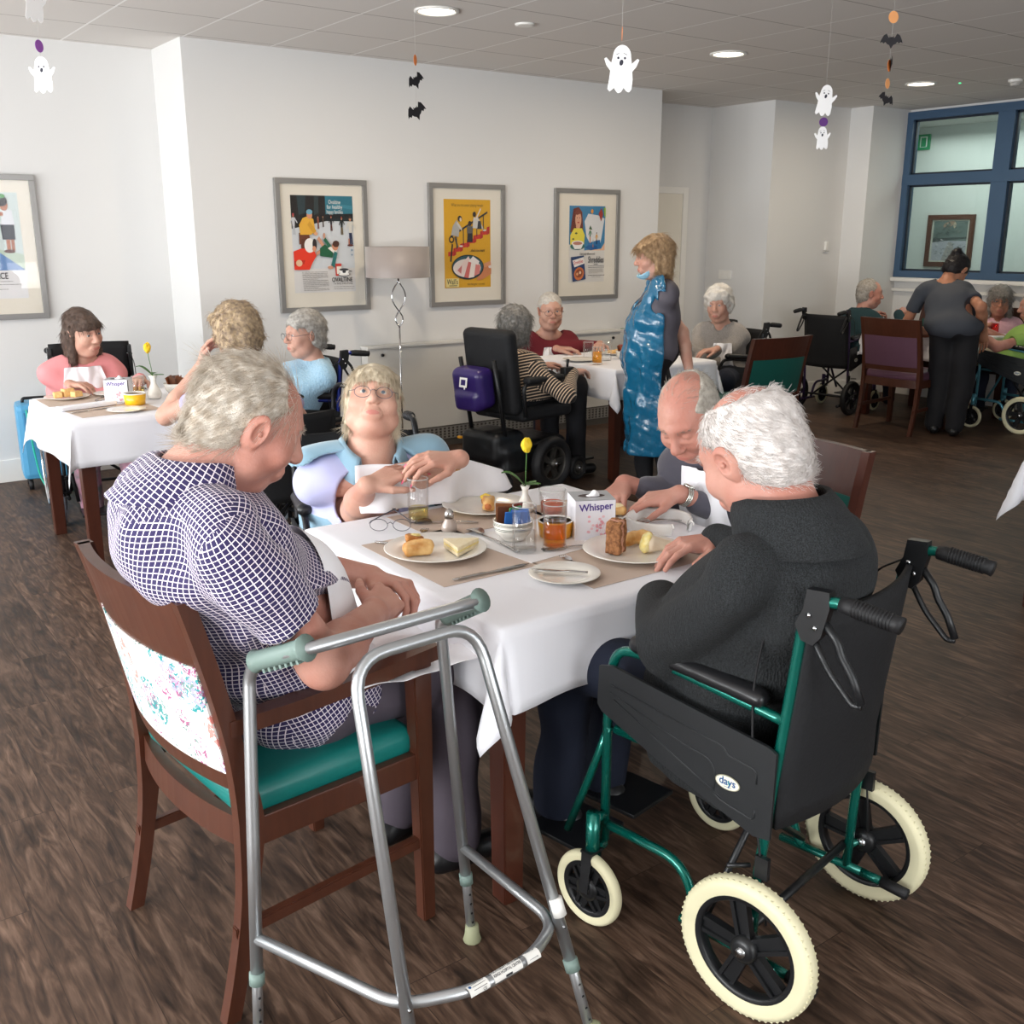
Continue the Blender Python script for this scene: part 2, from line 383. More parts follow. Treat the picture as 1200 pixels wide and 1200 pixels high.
def head_prims(F, fat=1.0, jowl=1.0, ear=1.0, eyes='open', nose=1.0, fine=True):
    a = F.e; c = F.cp; P = []
    P += [a((0, -.016, .035), (.075, .096, .084), .02), a((0, .035, .01), (.064, .058, .075), .025), a((0, .030, -.035), (.060*fat, .062, .078), .025),
          a((0, .052, -.092), (.034, .034, .026), .022)]
    for q in (-1, 1):
        P += [a((q*.044*fat, .018, -.066), (.026*fat, .034, .036), .02), a((q*.036*fat, .062, -.028), (.027*fat, .026, .027), .02),
              c((q*.008, .086, .030), (q*.040, .072, .031), .0095, .008, .020)]
    P += [a((0, .028, -.100), (.042*jowl, .046, .024*jowl), .02)] if jowl > .9 else []
    # eye sockets
    for q in (-1, 1): P += [a((q*.031, .102, .009), (.019, .017, .011), .014, sub=True)]
    # nose
    P += [c((0, .086, .024), (0, .110*1.0, -.018), .0085, .0125*nose, .012), a((0, .112, -.024), (.0135*nose, .013*nose, .0115*nose), .008)]
    for q in (-1, 1): P += [a((q*.0135*nose, .103, -.029), (.0085, .010, .0075), .006)]
    if fine:
        for q in (-1, 1): P += [a((q*.0065, .110, -.0385), (.0035, .0045, .005), .003, sub=True)]
    # eyelids: a ball and, if open, a slit
    for q in (-1, 1):
        P += [a((q*.031, .0775, .008), (.0155, .0145, .0135), .006)]
        if eyes == 'open': P += [a((q*.031, .0935, .007), (.0120, .012, .0034), .002, sub=True)]
        else: P += [a((q*.031, .0935, .003), (.013, .006, .0013), .0015, sub=True)]
        P += [c((q*.018, .090, -.008), (q*.042, .080, -.012), .006, .005, .01)]        # bags under the eyes
    # mouth
    P += [a((0, .088, -.062), (.032, .016, .022), .015), a((0, .0985, -.0580), (.018, .0065, .0042), .006), a((0, .0970, -.0680), (.016, .007, .0048), .006),
          c((-.024, .094, -.0632), (.024, .094, -.0632), .0022, .0022, .003, sub=True)]
    for q in (-1, 1):
        P += [c((q*.019, .103, -.034), (q*.034, .086, -.062), .0022, .0018, .006, sub=True)]   # folds from nose to mouth
    # ears
    for q in (-1, 1):
        P += [a((q*.0795, -.004, -.004), (.0085*ear, .0185*ear, .033*ear), .006, rot=(radians(-10), radians(q*12), radians(q*-22))),
              a((q*.0905, .001, .000), (.008*ear, .0105*ear, .0185*ear), .004, sub=True, rot=(radians(-10), radians(q*12), radians(q*-22)))]
        P += [a((q*.0855, .003, -.003), (.003, .005, .006), .004)]
    return P
def hair_prims(F, st, t):
    a = F.e; c = F.cp; P = [a((0, -.018, .036), (.076+t, .097+t, .085+t), .01)]
    rear = a((0, -.045, -.03), (.064+t, .060+t, .07), .03)
    if st in ('short', 'swept', 'bald', 'crop'):
        P += [rear, a((0, .11, -.035), (.10, .085, .095), .01, True)]
        P += [F.hf((0, -.04, -.072), (0, .55, -1), .01)]
        for q in (-1, 1): P += [a((q*.088, .008, -.022), (.035, .026, .042), .008, True), c((q*.08, .05, .02), (q*.08, .06, -.08), .03, .035, .01, True)]
        if st == 'bald': P += [a((0, .035, .115), (.066, .125, .085), .015, True)]
        if st == 'swept': P += [a((0, .098, .085), (.080, .085, .062), .015, True)]
        if st == 'crop': P += [a((0, -.035, .128), (.060, .070, .046), .02, True)]
    elif st == 'bob':
        for q in (-1, 1): P += [c((q*.066, -.005, .02), (q*.071, .004, -.075), .026, .018, .02), c((q*.05, -.05, -.02), (q*.055, -.05, -.085), .04, .03, .02)]
        P += [a((0, -.06, -.035), (.072, .05, .075), .03), a((0, .055, .062), (.066, .050, .036), .015)]
        P += [a((0, .112, -.05), (.056, .06, .088), .008, True)]
    elif st == 'long':
        for q in (-1, 1): P += [c((q*.068, -.005, .02), (q*.078, .004, -.15), .024, .022, .02), c((q*.05, -.05, -.02), (q*.055, -.045, -.17), .04, .03, .02)]
        P += [a((0, -.06, -.06), (.075, .045, .12), .03), a((0, .058, .050), (.064, .045, .040), .015)]
        P += [a((0, .112, -.055), (.054, .06, .085), .008, True)]
    elif st == 'perm':
        P += [a((0, -.045, -.02), (.078+t, .065+t, .075), .03), a((0, .04, .07), (.066+t, .05, .04), .02), a((0, .118, -.035), (.062, .07, .088), .01, True)]
        for q in (-1, 1): P += [a((q*.07, .0, -.01), (.022+t*.4, .03, .045), .02), a((q*.095, .016, -.03), (.02, .02, .03), .006, True)]
    elif st == 'bun':
        P += [rear, a((0, .11, -.035), (.09, .075, .095), .01, True), a((0, -.105, .075), (.042, .038, .045), .01)]
        for q in (-1, 1): P += [a((q*.088, .008, -.022), (.03, .02, .036), .008, True)]
    return P
def strands(vf, F, n, L, lift, comb, rad, seed=0, wob=.3, seg=4):
    v, q = vf; rs = np.random.RandomState(seed); i = rs.randint(0, len(q), n); a, b, c, d = [v[q[i, k]] for k in range(4)]
    p = a+(b-a)*rs.rand(n, 1)+(d-a)*rs.rand(n, 1)
    nn = np.cross(b-a, d-a); nn /= np.maximum(np.linalg.norm(nn, axis=1), 1e-9)[:, None]
    loc = (p-F.c) @ F.R/F.k; t = np.array(comb(loc)) @ F.R.T
    t = t-nn*(t*nn).sum(1)[:, None]; t /= np.maximum(np.linalg.norm(t, axis=1), 1e-6)[:, None]
    wv = rs.normal(size=(n, 3))*wob; Ls = L*(.6+.8*rs.rand(n, 1)); pts = [p-nn*.003]; dr = t+nn*lift+wv
    for k in range(seg):
        dr = dr/np.linalg.norm(dr, axis=1)[:, None]; pts.append(pts[-1]+dr*Ls/seg)
        dr = dr-nn*lift*.45-np.array([0, 0, .12])+rs.normal(size=(n, 3))*wob*.35
    pts = np.array(pts); m = seg+1
    s1 = np.cross(t, nn); rr = np.array([1, .9, .75, .5, .15, .1])[:m]*rad
    V_ = np.zeros((m, 3, n, 3))
    for k in range(3):
        an = 2*pi*k/3; V_[:, k] = pts+(s1*cos(an)+nn*sin(an))[None]*rr[:, None, None]
    V_ = V_.reshape(m*3, n, 3).transpose(1, 0, 2).reshape(-1, 3)
    base = []
    for s_ in range(seg):
        for k in range(3): base.append((s_*3+k, s_*3+(k+1) % 3, s_*3+3+(k+1) % 3, s_*3+3+k))
    base = np.array(base); Fq = (base[None]+np.arange(n)[:, None, None]*m*3).reshape(-1, 4)
    return V_, Fq
def comb_back(l): return np.stack([l[:, 0]*3, -np.ones(len(l)), -.4-6*np.abs(l[:, 0])], 1)
def comb_down(l): return np.stack([l[:, 0]*4, l[:, 1]*6, -np.ones(len(l))*.8], 1)
def comb_side(l): return np.stack([np.ones(len(l))*1.0, -.5*np.ones(len(l)), -.3-np.clip(.05-l[:, 2], 0, 1)*14], 1)
def comb_up(l): return np.stack([l[:, 0]*9, -.35+l[:, 1]*3, .25+l[:, 2]*2], 1)
def ik(a, b, l1, l2, pole):
    a, b = _ry(a), _ry(b); d = b-a; L = np.linalg.norm(d); L = min(L, (l1+l2)*.995); u = unit(d)
    x = (l1*l1-l2*l2+L*L)/(2*L); h = sqrt(max(l1*l1-x*x, 0)); pl = _ry(pole); pl = unit(pl-u*pl.dot(u)); return a+u*x+pl*h, a+u*L
def hand_prims(Wp, d, nrm, right, s, curl=(.5, .5, .5, .5), thumb=.5, spread=.1):
    """Wp wrist, d finger direction, nrm palm-facing direction"""
    d = unit(d); nrm = unit(_ry(nrm)-d*np.dot(nrm, d)); side = np.cross(d, nrm)*(1 if right else -1)   # points to the thumb side
    side = -side if False else side; P = []; tips = []
    kn = []
    for i, (o, l) in enumerate(((.030, .085), (.010, .090), (-.010, .086), (-.029, .077))):
        K = Wp+(d*l+side*o-nrm*.004)*s; kn.append(K); P.append(cap(Wp+(d*.012+side*o*.5)*s, K, .0145*s, .0108*s, .012*s))
    P.append(ell(Wp+(d*.045+nrm*.006)*s, (.036*s, .045*s, .0155*s), np.stack([side, d, nrm], 1), .012*s))
    for i, K in enumerate(kn):
        ls = [(.042, .026, .021), (.047, .029, .022), (.043, .027, .021), (.034, .020, .019)][i]
        off = (1.5-i)*spread; dd = unit(d+side*off); a = K; ang = 0; c = curl[i]
        for j in range(3):
            ang += c*(.9, 1.1, .7)[j]; dr = dd*cos(ang)+nrm*sin(ang); b = a+dr*ls[j]*s
            P.append(cap(a, b, (.0098, .0088, .0078)[j]*s, (.0088, .0078, .0066)[j]*s, .0035*s)); a = b
        tips.append((a, dr, unit(np.cross(side, dr))))
    T0 = Wp+(d*.018+side*.022+nrm*.006)*s; t1 = unit(d*.62+side*.72+nrm*.25*thumb); T1 = T0+t1*.042*s
    t2 = unit(d*.85+side*(.5-.45*thumb)+nrm*.55*thumb); T2 = T1+t2*.034*s; t3 = unit(t2+d*.1+nrm*.2*thumb-side*.25*thumb); T3 = T2+t3*.026*s
    P += [cap(T0, T1, .0150*s, .0115*s, .010*s), cap(T1, T2, .0112*s, .0098*s, .004*s), cap(T2, T3, .0098*s, .0078*s, .004*s)]
    tips.append((T3, t3, unit(np.cross(side, t3))))
    return P, tips
def cyl_uv(segs, planar0=True):
    """segs: list of (a,b,ref,rad). sleeves: uv = arc length round the arm, length along it; torso: cut like a shirt from flat panels"""
    A = np.array([s[0] for s in segs]); B = np.array([s[1] for s in segs]); Rf = np.array([s[2] for s in segs]); rad = np.array([s[3] for s in segs])
    def fn(co, cc):
        best = np.full(len(cc), 1e9); bi = np.zeros(len(cc), int)
        for i in range(len(A)):
            d = B[i]-A[i]; t = np.clip(((cc-A[i]) @ d)/(d @ d), 0, 1); e = np.linalg.norm(cc-A[i]-t[:, None]*d, axis=1)/rad[i]
            m = e < best; best[m] = e[m]; bi[m] = i
        D = (B-A); Ln = np.linalg.norm(D, axis=1); D = D/Ln[:, None]
        x = Rf-D*(Rf*D).sum(1)[:, None]; x /= np.linalg.norm(x, axis=1)[:, None]; y = np.cross(D, x)
        q = co-A[bi]; v = (q*D[bi]).sum(1); u0 = (q*x[bi]).sum(1); u1 = (q*y[bi]).sum(1); an = np.arctan2(u1, u0)
        qc = cc-A[bi]; ac = np.arctan2((qc*y[bi]).sum(1), (qc*x[bi]).sum(1)); an = ac+(an-ac+pi) % (2*pi)-pi
        out = np.stack([an*rad[bi], v+bi*.0041], 1)
        if planar0:
            c4 = co.reshape(-1, 4, 3); n = np.cross(c4[:, 1]-c4[:, 0], c4[:, 3]-c4[:, 0]); n /= np.maximum(np.linalg.norm(n, axis=1), 1e-9)[:, None]; n = np.repeat(n, 4, axis=0)
            m = bi == 0; nx = np.abs(n @ x[0]); ny = np.abs(n @ y[0]); nz = np.abs(n @ D[0])
            top_ = m & (nz > .72); side = m & ~top_ & (ny > nx*1.5); fb = m & ~top_ & ~side
            out[top_] = np.stack([u1, u0], 1)[top_]; out[side] = np.stack([u0, v], 1)[side]; out[fb] = np.stack([u1, v], 1)[fb]
        return out
    return fn
def glasses(F, par, m, rim=True, w_=.0011, lens=None, col=None, nm='spectacles'):
    g = MB()
    for q in (-1, 1):
        pts = []
        for k in range(20):
            a = 2*pi*k/20; x = q*.034+.0255*cos(a)*(1-.06*sin(a)); z = .000+.0185*sin(a)*1.0; y = .113-.35*abs(x)**1.0*.25
            pts.append(F.p(x, y, z))
        g.tube(pts, w_*F.k, 5, closed=True)
        g.tube([F.p(q*.059, .105, .006), F.p(q*.077, .09, .006), F.p(q*.081, .01, .008), F.p(q*.080, -.006, -.004)], w_*F.k, 5)
        if lens: g.use(m)
    g.tube([F.p(-.010, .114, .004), F.p(0, .117, .008), F.p(.010, .114, .004)], w_*F.k, 5)
    o = g.build(nm, m); o.parent = par; o.matrix_parent_inverse = Matrix.Translation(-par.location); return o
def person(label, pel, head, az, group=None, hat=(0, 0, 0), sw=.185, gb=1.0, gc=1.0, gh=1.0, s=1.06, arms=(), knees=None, ankles=None, res=.006, hres=.003,
           skin='fair', hair=None, top=None, sleeves='long', top_res=.007, trouser=None, shoes=None, skirt=False, fat=1.0, jowl=1.0, ear=1.0, nose=1.0,
           eyes='open', brow='B8ADA0', bust=0, hump=0, fold=.006, neck_f=0, hem=.0, hres_hand=None, specs=None, base=None, collar=None, stand=False, uvpat=None, neck_open=.075, vneck=0, nails=None, seat_z=None, armg=1.0, sfold=None, topmats=None, neckr=1.0, legg=1.0, tr_top=None, hs=None, hem_tilt=0, neck_u=0, cuff=.04):
    pel = _ry(pel); head = _ry(head); B = basis(az); r, f, u = B[:, 0], B[:, 1], B[:, 2]
    HB = basis(hat[0] if hat[0] is not None else az, hat[1], hat[2]); F = Fr(head, HB, hs or s)
    base = _ry(base if base is not None else (pel[0], pel[1], 0)); root = thing('person', label, 'person', tuple(base), 0, group)
    nb = head-HB[:, 2]*.115*s-HB[:, 1]*.030*s-u*.03*s-f*.015+f*neck_f+u*neck_u; sc = nb-u*.045*s-f*.005
    A = unit(sc-pel); L = np.linalg.norm(sc-pel); fr = unit(f-A*f.dot(A)); rr = np.cross(fr, A); TR = np.stack([rr, fr, A], 1)
    T = skin if not isinstance(skin, str) else SK[skin]
    def torso(e, k=.05):
        P = [cap(sc-r*(sw-.055)-u*.022, sc+r*(sw-.055)-u*.022, .052*s+e, None, k), ell(sc-A*.15*s+fr*.012, (sw*.90+e, .112*gc*s+e, .175*s), TR, k),
             ell(pel+A*L*.36+fr*.028*gb, (.150*gb*s+e, .132*gb*s+e, .17*s), TR, k), ell(pel+u*.0, (.172*gh*s+e, .135*s*gh+e, .115*s+e*.5), B, k)]
        for q in (-1, 1): P.append(cap(nb-u*.012, sc+r*q*sw*.70-u*.028, .046*s+e*.7, .046*s+e*.7, .04))
        if hump: P.append(ell(sc-A*.07-fr*.045, (sw*.72+e, .075*hump+e, .13), TR, .06))
        if bust:
            for q in (-1, 1): P.append(ell(sc-A*.20*s+fr*.085*gc+r*q*.075, (.068*bust+e, .062*bust+e, .07*bust), TR, .04))
        return P
    J = []; armP = []; allt = []
    for q, a in zip((-1, 1), arms):
        S = sc+r*q*(sw-.018)-u*.048*s; W0 = _ry(a['w']); pole = a.get('pole', -u*.7+r*q*.6-f*.25); al = a.get('al', 1.0)
        if 'e' in a: pole = _ry(a['e'])-(S+W0)*.5
        E, Wp = ik(S, W0, .285*s*al, .255*s*al, pole)
        d = unit(a.get('d', Wp-E)); nrm = _ry(a.get('n', -u)); hp, tips = hand_prims(Wp+d*.012, d, nrm, q > 0, s*a.get('hs', .98), a.get('curl', (.35, .4, .45, .5)), a.get('thumb', .5), a.get('spread', .08))
        J.append((S, E, Wp, q)); ag = armg
        sh = .014 if sleeves == 'long' else 0; ap = [cap(S, E, .047*s*ag-.010-sh*.5, .040*s*ag-sh, .02), cap(E, E+(Wp-E)*.35, .040*s*ag-sh, .041*s*ag-sh, .02), cap(E+(Wp-E)*.35, Wp, .040*s*ag-sh, .0265*s, .015), cap(Wp, Wp+d*.02, .0265*s, .024*s, .015)]
        ap[-1] = ell(Wp+d*.006, (.028*s, .022*s, .020*s), np.stack([np.cross(d, unit(nrm-d*np.dot(nrm, d))), d, unit(nrm-d*np.dot(nrm, d))], 1), .015)
        armP.append((ap, hp)); allt.append(tips)
    # skin: one mesh
    parts = []
    neck = [cap(nb-u*.03, head-HB[:, 2]*.05*s-HB[:, 1]*.018*s, .062*s*neckr, .055*s*neckr, .02), cap(sc-r*.07, sc+r*.07, .042*s, None, .04), ell(sc-A*.07*s+fr*.01, (.10, .075*gc, .08), TR, .04)]
    for q in (-1, 1): neck.append(cap(nb-u*.01, sc+r*q*sw*.45-u*.02, .030*s, .034*s, .04))
    parts.append(sdf_mesh(neck+head_prims(F, fat, jowl, ear, eyes, nose, hres < .004), hres))
    nh = len(parts[0][0])
    for ap, hp in armP: parts.append(sdf_mesh(ap+hp, hres_hand or max(.0035, min(hres*1.1, .006))))
    parts.append(sdf_mesh(torso(-.030)[1:5 if not hump else 4], .016))
    hips = [pel+r*q*.088*s-u*.01 for q in (-1, 1)]
    LG = []
    if knees is None and not stand:
        knees = [hips[i]+f*.42*s+r*q*.03 for i, q in enumerate((-1, 1))]
    if ankles is None and knees is not None: ankles = [np.array([k[0], k[1], .09])+f*.03 for k in map(_ry, knees)]
    for i in (0, 1):
        H, K, An = hips[i], _ry(knees[i]), _ry(ankles[i]); LG.append((H, K, An))
        parts.append(sdf_mesh([cap(H, K, .062*s, .048*s, .02), cap(K, K+(An-K)*.3, .046*s, .05*s, .02), cap(K+(An-K)*.3, An, .05*s, .033*s, .02)], .014))
    Hc = F
    def paint(c):
        l = (c-F.c) @ F.R/F.k
        m = (np.abs(l[:, 0]) < .021) & (l[:, 1] > .092) & (np.abs(l[:, 2]+.0632) < .0078*np.maximum(1-(np.abs(l[:, 0])/.0215)**2, 0)**.6)
        out = np.zeros(len(c), int); out[m] = 1; return out
    body = mesh_obj('body', parts, [T, LIP], root, base, paint)
    # eyes and brows
    for q in (-1, 1):
        e = MB(); e.use(SCL); cc = F.p(q*.031, .0785, .0075)
        e.lathe([(.0128*s*sin(a), -.0128*s*cos(a)) for a in np.linspace(0.01, pi-.01, 12)], cc, 16)
        e.use(IRI); Rm = Matrix([list(HB[0]), list(HB[1]), list(HB[2])]) @ Euler((-pi/2, 0, 0)).to_matrix()
        if eyes == 'open': e.lathe([(.0001, .0133*s), (.003*s, .0131*s), (.0056*s, .0122*s)], cc, 14, Rm, cap=False)
        eo = e.build('eye', None); eo.parent = root; eo.matrix_parent_inverse = Matrix.Translation(-V(base))
        if brow:
            bm_ = mat('hair_'+brow, brow, .6)
            vb = sdf_mesh([F.cp((q*.046, .0785, .030), (q*.016, .0925, .0315), .0035, .004)], .0016 if hres < .004 else .003)
            sb = strands(vb, F, 110 if hres < .004 else 20, .010, .35, lambda l: np.stack([l[:, 0]*20, .4+0*l[:, 0], .25+0*l[:, 0]], 1), .0006, 3, .3, 3)
            mesh_obj('eyebrow', [vb, sb], bm_, root, base)
    # hair
    if hair:
        hm = mat('hair_'+hair['col'], hair['col'], .45, mott=(60, .9, hair.get('col2', hair['col'])), bump=(420, .5))
        if hair.get('col2') and not _M['hair_'+hair['col']].get('streaked'):
            N, Lk, b = nodes(hm); hm['streaked'] = 1
        hp = hair_prims(F, hair['style'], hair.get('t', .008)); fz = hair.get('fuzz', .0)
        hp.append(folds(hair.get('wave', .002), hair.get('wsc', 160), 5, 4, (1, 1, .35)))
        vf = sdf_mesh(hp, max(hres, .0035)); ps = [vf]
        if hair.get('n'):
            ps.append(strands(vf, F, hair['n'], hair.get('L', .03), hair.get('lift', .25), hair.get('comb', comb_back), hair.get('rad', .0007), 4, hair.get('wob', .18)))
        if hair.get('thin'):       # thin hair over the bald crown
            tp = sdf_mesh([F.e((0, -.016, .036), (.0765, .0975, .0855)), F.hf((0, 0, .045), (0, -.2, -1))], .006)
            ps.append(strands(tp, F, hair['thin'], hair.get('L', .03)*1.2, .10, hair.get('comb', comb_back), hair.get('rad', .0007)*.8, 9, .15))
        mesh_obj('hair', ps, hm, root, base)
    # garments
    G = {}
    if top:
        e = .012; P = torso(e); segs = [(pel-A*.1, sc+A*.1, f, .16)]
        for S, E, Wp, q in J:
            P.append(cap(S, E, .052*s*armg+e*.4, .047*s*armg+e*.4, .032))
            if sleeves == 'long': P += [cap(E, Wp+(E-Wp)*cuff, .050*s*armg+e*.4, .036*s, .02), ]
            segs.append((S, E, r*q, .055)); segs.append((E, Wp, u, .05))
        if not stand:
            for i, (H, K, An) in enumerate(LG): P.append(cap(H, H+(K-H)*.22, .096*s+e*.5, .090*s+e*.5, .05))
        P.append(folds(fold, 26, hash_(label), 6, (1, 1, 1.6)))
        if sfold: P.append(folds(sfold, 60, 3, 5, (1, 1, .5)))
        P.append(warp(lambda X, Y, Z: X*0+Y*0+Z*0))
        # cuts: neck, hem, cuffs
        P.append(cap(nb+u*.02-f*.01, nb+u*.10+f*.015, neck_open*s, (neck_open+.03)*s, .006, sub=True))
        if vneck: P.append(cap(nb+f*.05, nb-u*vneck+f*.14, .04*s, .012, .004, sub=True))
        P.append(half(pel-u*(.06 if not stand else .10)+u*hem, -u+f*hem_tilt))
        if sleeves == 'short':
            for S, E, Wp, q in J:
                d_ = unit(E-S); P.append(cap(E-d_*.045, Wp, .105 if armg < 1.15 else .11, .09, .003, sub=True))
        tm = topmats or top
        vt = sdf_mesh(P, top_res)
        o = mesh_obj('top', [vt], tm, root, base, uvfn=cyl_uv(segs) if uvpat else None); G['top'] = (o, vt)
        if collar: collar_obj(collar, nb, head, F, r, f, u, s, root, base, top if not isinstance(top, list) else top[0], uvpat, max(neckr, 1.0))
    if trouser:
        P = [ell(pel-u*.01, (.166*gh*s, .138*s*gh, .112*s), B, .05)]
        for H, K, An in LG:
            P += [cap(H, K, .081*s*legg, .070*s*legg, .04), cap(K, An+(0, 0, .0), .068*s*legg, .056*s*legg, .03)]
        P.append(folds(.007, 24, 8, 6, (1, 1, 1.5)))
        for H, K, An in LG: P.append(half(An, unit(An-K))) if len(LG) and False else None
        P = [p for p in P if p]
        P.append(half(pel+u*((.10 if not stand else .13) if tr_top is None else tr_top), (0, 0, 1)))
        mesh_obj('skirt' if skirt else 'trousers', [sdf_mesh(P, .010)], trouser, root, base); G['tr'] = 1
    if shoes:
        for i, (H, K, An) in enumerate(LG):
            fd = unit(f+r*(-1, 1)[i]*.15); z0 = An[2]-.09; b0 = An-u*.0; P = [cap(b0+fd*-.045-u*.045, b0+fd*.13-u*.052, .038, .036, .03), ell(b0-u*.02, (.042, .05, .05), basis(az), .03), half((0, 0, max(z0, .004)), (0, 0, -1), .006)]
            mesh_obj('shoe', [sdf_mesh(P, .007)], shoes, root, base)
    if specs:
        go = glasses(F, root, specs)
    if nails:
        nb_ = MB()
        for tips in allt:
            for (p, d, n_) in tips[:4]: pass
    info = dict(root=root, F=F, nb=nb, sc=sc, A=A, f=f, r=r, u=u, fr=fr, TR=TR, J=J, LG=LG, G=G, base=base, torso=torso, pel=pel, tips=allt, s=s, L=L)
    return info
def hash_(t): return sum(ord(c)*(i+1) for i, c in enumerate(t)) % 9973
def collar_obj(kind, nb, head, F, r, f, u, s, root, base, m, uvpat=None, kr=1.0):
    """folded shirt collar or knitted funnel collar round the neck"""
    mb = MB(); n = 40; P = []; up = unit(head-nb+u*.06)
    if kind == 'shirt':
        prof = [(.070, -.03), (.066, .020), (.068, .040), (.074, .042), (.083, .018), (.096, -.014), (.104, -.040)]; a0, a1 = radians(22), radians(338)
    elif kind == 'funnel':
        prof = [(.085, -.035), (.078, -.005), (.074, .035), (.073, .058), (.081, .062), (.090, .038), (.098, .0), (.104, -.045)]; a0, a1 = radians(14), radians(346)
    elif kind == 'revere':
        prof = [(.070, -.02), (.070, .02), (.074, .028), (.088, .01), (.105, -.025)]; a0, a1 = radians(35), radians(325)
    for i in range(n):
        a = a0+(a1-a0)*i/(n-1); fr_ = cos(a)
        for (rad, h) in prof:
            rad = rad*s*kr; q = r*sin(a)*rad*1.0+f*cos(a)*rad*1.05; hh = h*s*(1 if fr_ < .5 else 1-.0*(fr_))-max(fr_, 0)*.042+max(-fr_, 0)*.012
            P.append(nb+f*.006+q+up*hh)
    mb.grid(P, n, len(prof))
    vs = np.array([list(p) for p in mb.v]); fs = np.array(mb.f)
    ring = cyl_uv([(nb-up*.05, nb+up*.06, f, .075)], False) if uvpat else None
    o = mesh_obj('collar', [(vs, fs)], m, root, base, uvfn=ring)
    so = o.modifiers.new('s', 'SOLIDIFY'); so.thickness = .0025; so.offset = 0
    return o
def drape(I, name, label, cat, m, cen, U, Vd, D, nu, nv, w_, h_, off=.010, wav=.006, shape=None, objs=None, group=None, flop=None, thick=.0016, maxd=.35):
    """cloth: a sheet of w_ x h_ in the plane U,Vd round cen, moved along D onto what lies behind"""
    dg = bpy.context.evaluated_depsgraph_get(); dg.update(); trees = []
    for o in objs:
        if isinstance(o, tuple): trees.append(BVHTree.FromPolygons([V(p) for p in o[0]], [tuple(int(i) for i in f_) for f_ in o[1]])); continue
        M = o.matrix_world; trees.append(BVHTree.FromPolygons([M @ v.co for v in o.data.vertices], [tuple(p.vertices) for p in o.data.polygons]))
    cen = _ry(cen); U = unit(U); Vd = unit(Vd); D = unit(D); dep = np.full((nu, nv), np.nan); G0 = np.zeros((nu, nv, 3))
    for i in range(nu):
        for j in range(nv):
            a = (i/(nu-1)-.5)*w_; b = (j/(nv-1)-.5)*h_
            if shape: a, b = shape(a, b)
            p = cen+U*a+Vd*b-D*.3; G0[i, j] = p
            best = None
            for t in trees:
                h = t.ray_cast(V(p), V(D), maxd+.3)
                if h[0] is not None and (best is None or h[3] < best): best = h[3]
            if best is not None: dep[i, j] = best
    med = np.nanmedian(dep) if not np.all(np.isnan(dep)) else .3
    dep = np.where(np.isnan(dep), med, dep)
    for _ in range(3):     # cloth bridges hollows
        pd = np.pad(dep, 1, mode='edge'); av = (pd[:-2, 1:-1]+pd[2:, 1:-1]+pd[1:-1, :-2]+pd[1:-1, 2:])/4; dep = np.minimum(dep, av)
    mb = MB(); P = []
    for i in range(nu):
        for j in range(nv):
            wv = wav*(sin(i*.55+j*.13)+.6*sin(i*.23-j*.31+1)+.4*sin(j*.5+2))
            p = G0[i, j]+D*(dep[i, j]-off-abs(wv))
            P.append(p)
    mb.grid(P, nu, nv); c0 = V(P[len(P)//2]); mb.v = [V(v)-c0 for v in mb.v]
    o = mb.build(name, m, None, c0); tag(o, label, cat, group)
    so = o.modifiers.new('s', 'SOLIDIFY'); so.thickness = thick; so.offset = 1
    sb = o.modifiers.new('b', 'SUBSURF'); sb.levels = 1; sb.render_levels = 1
    return o
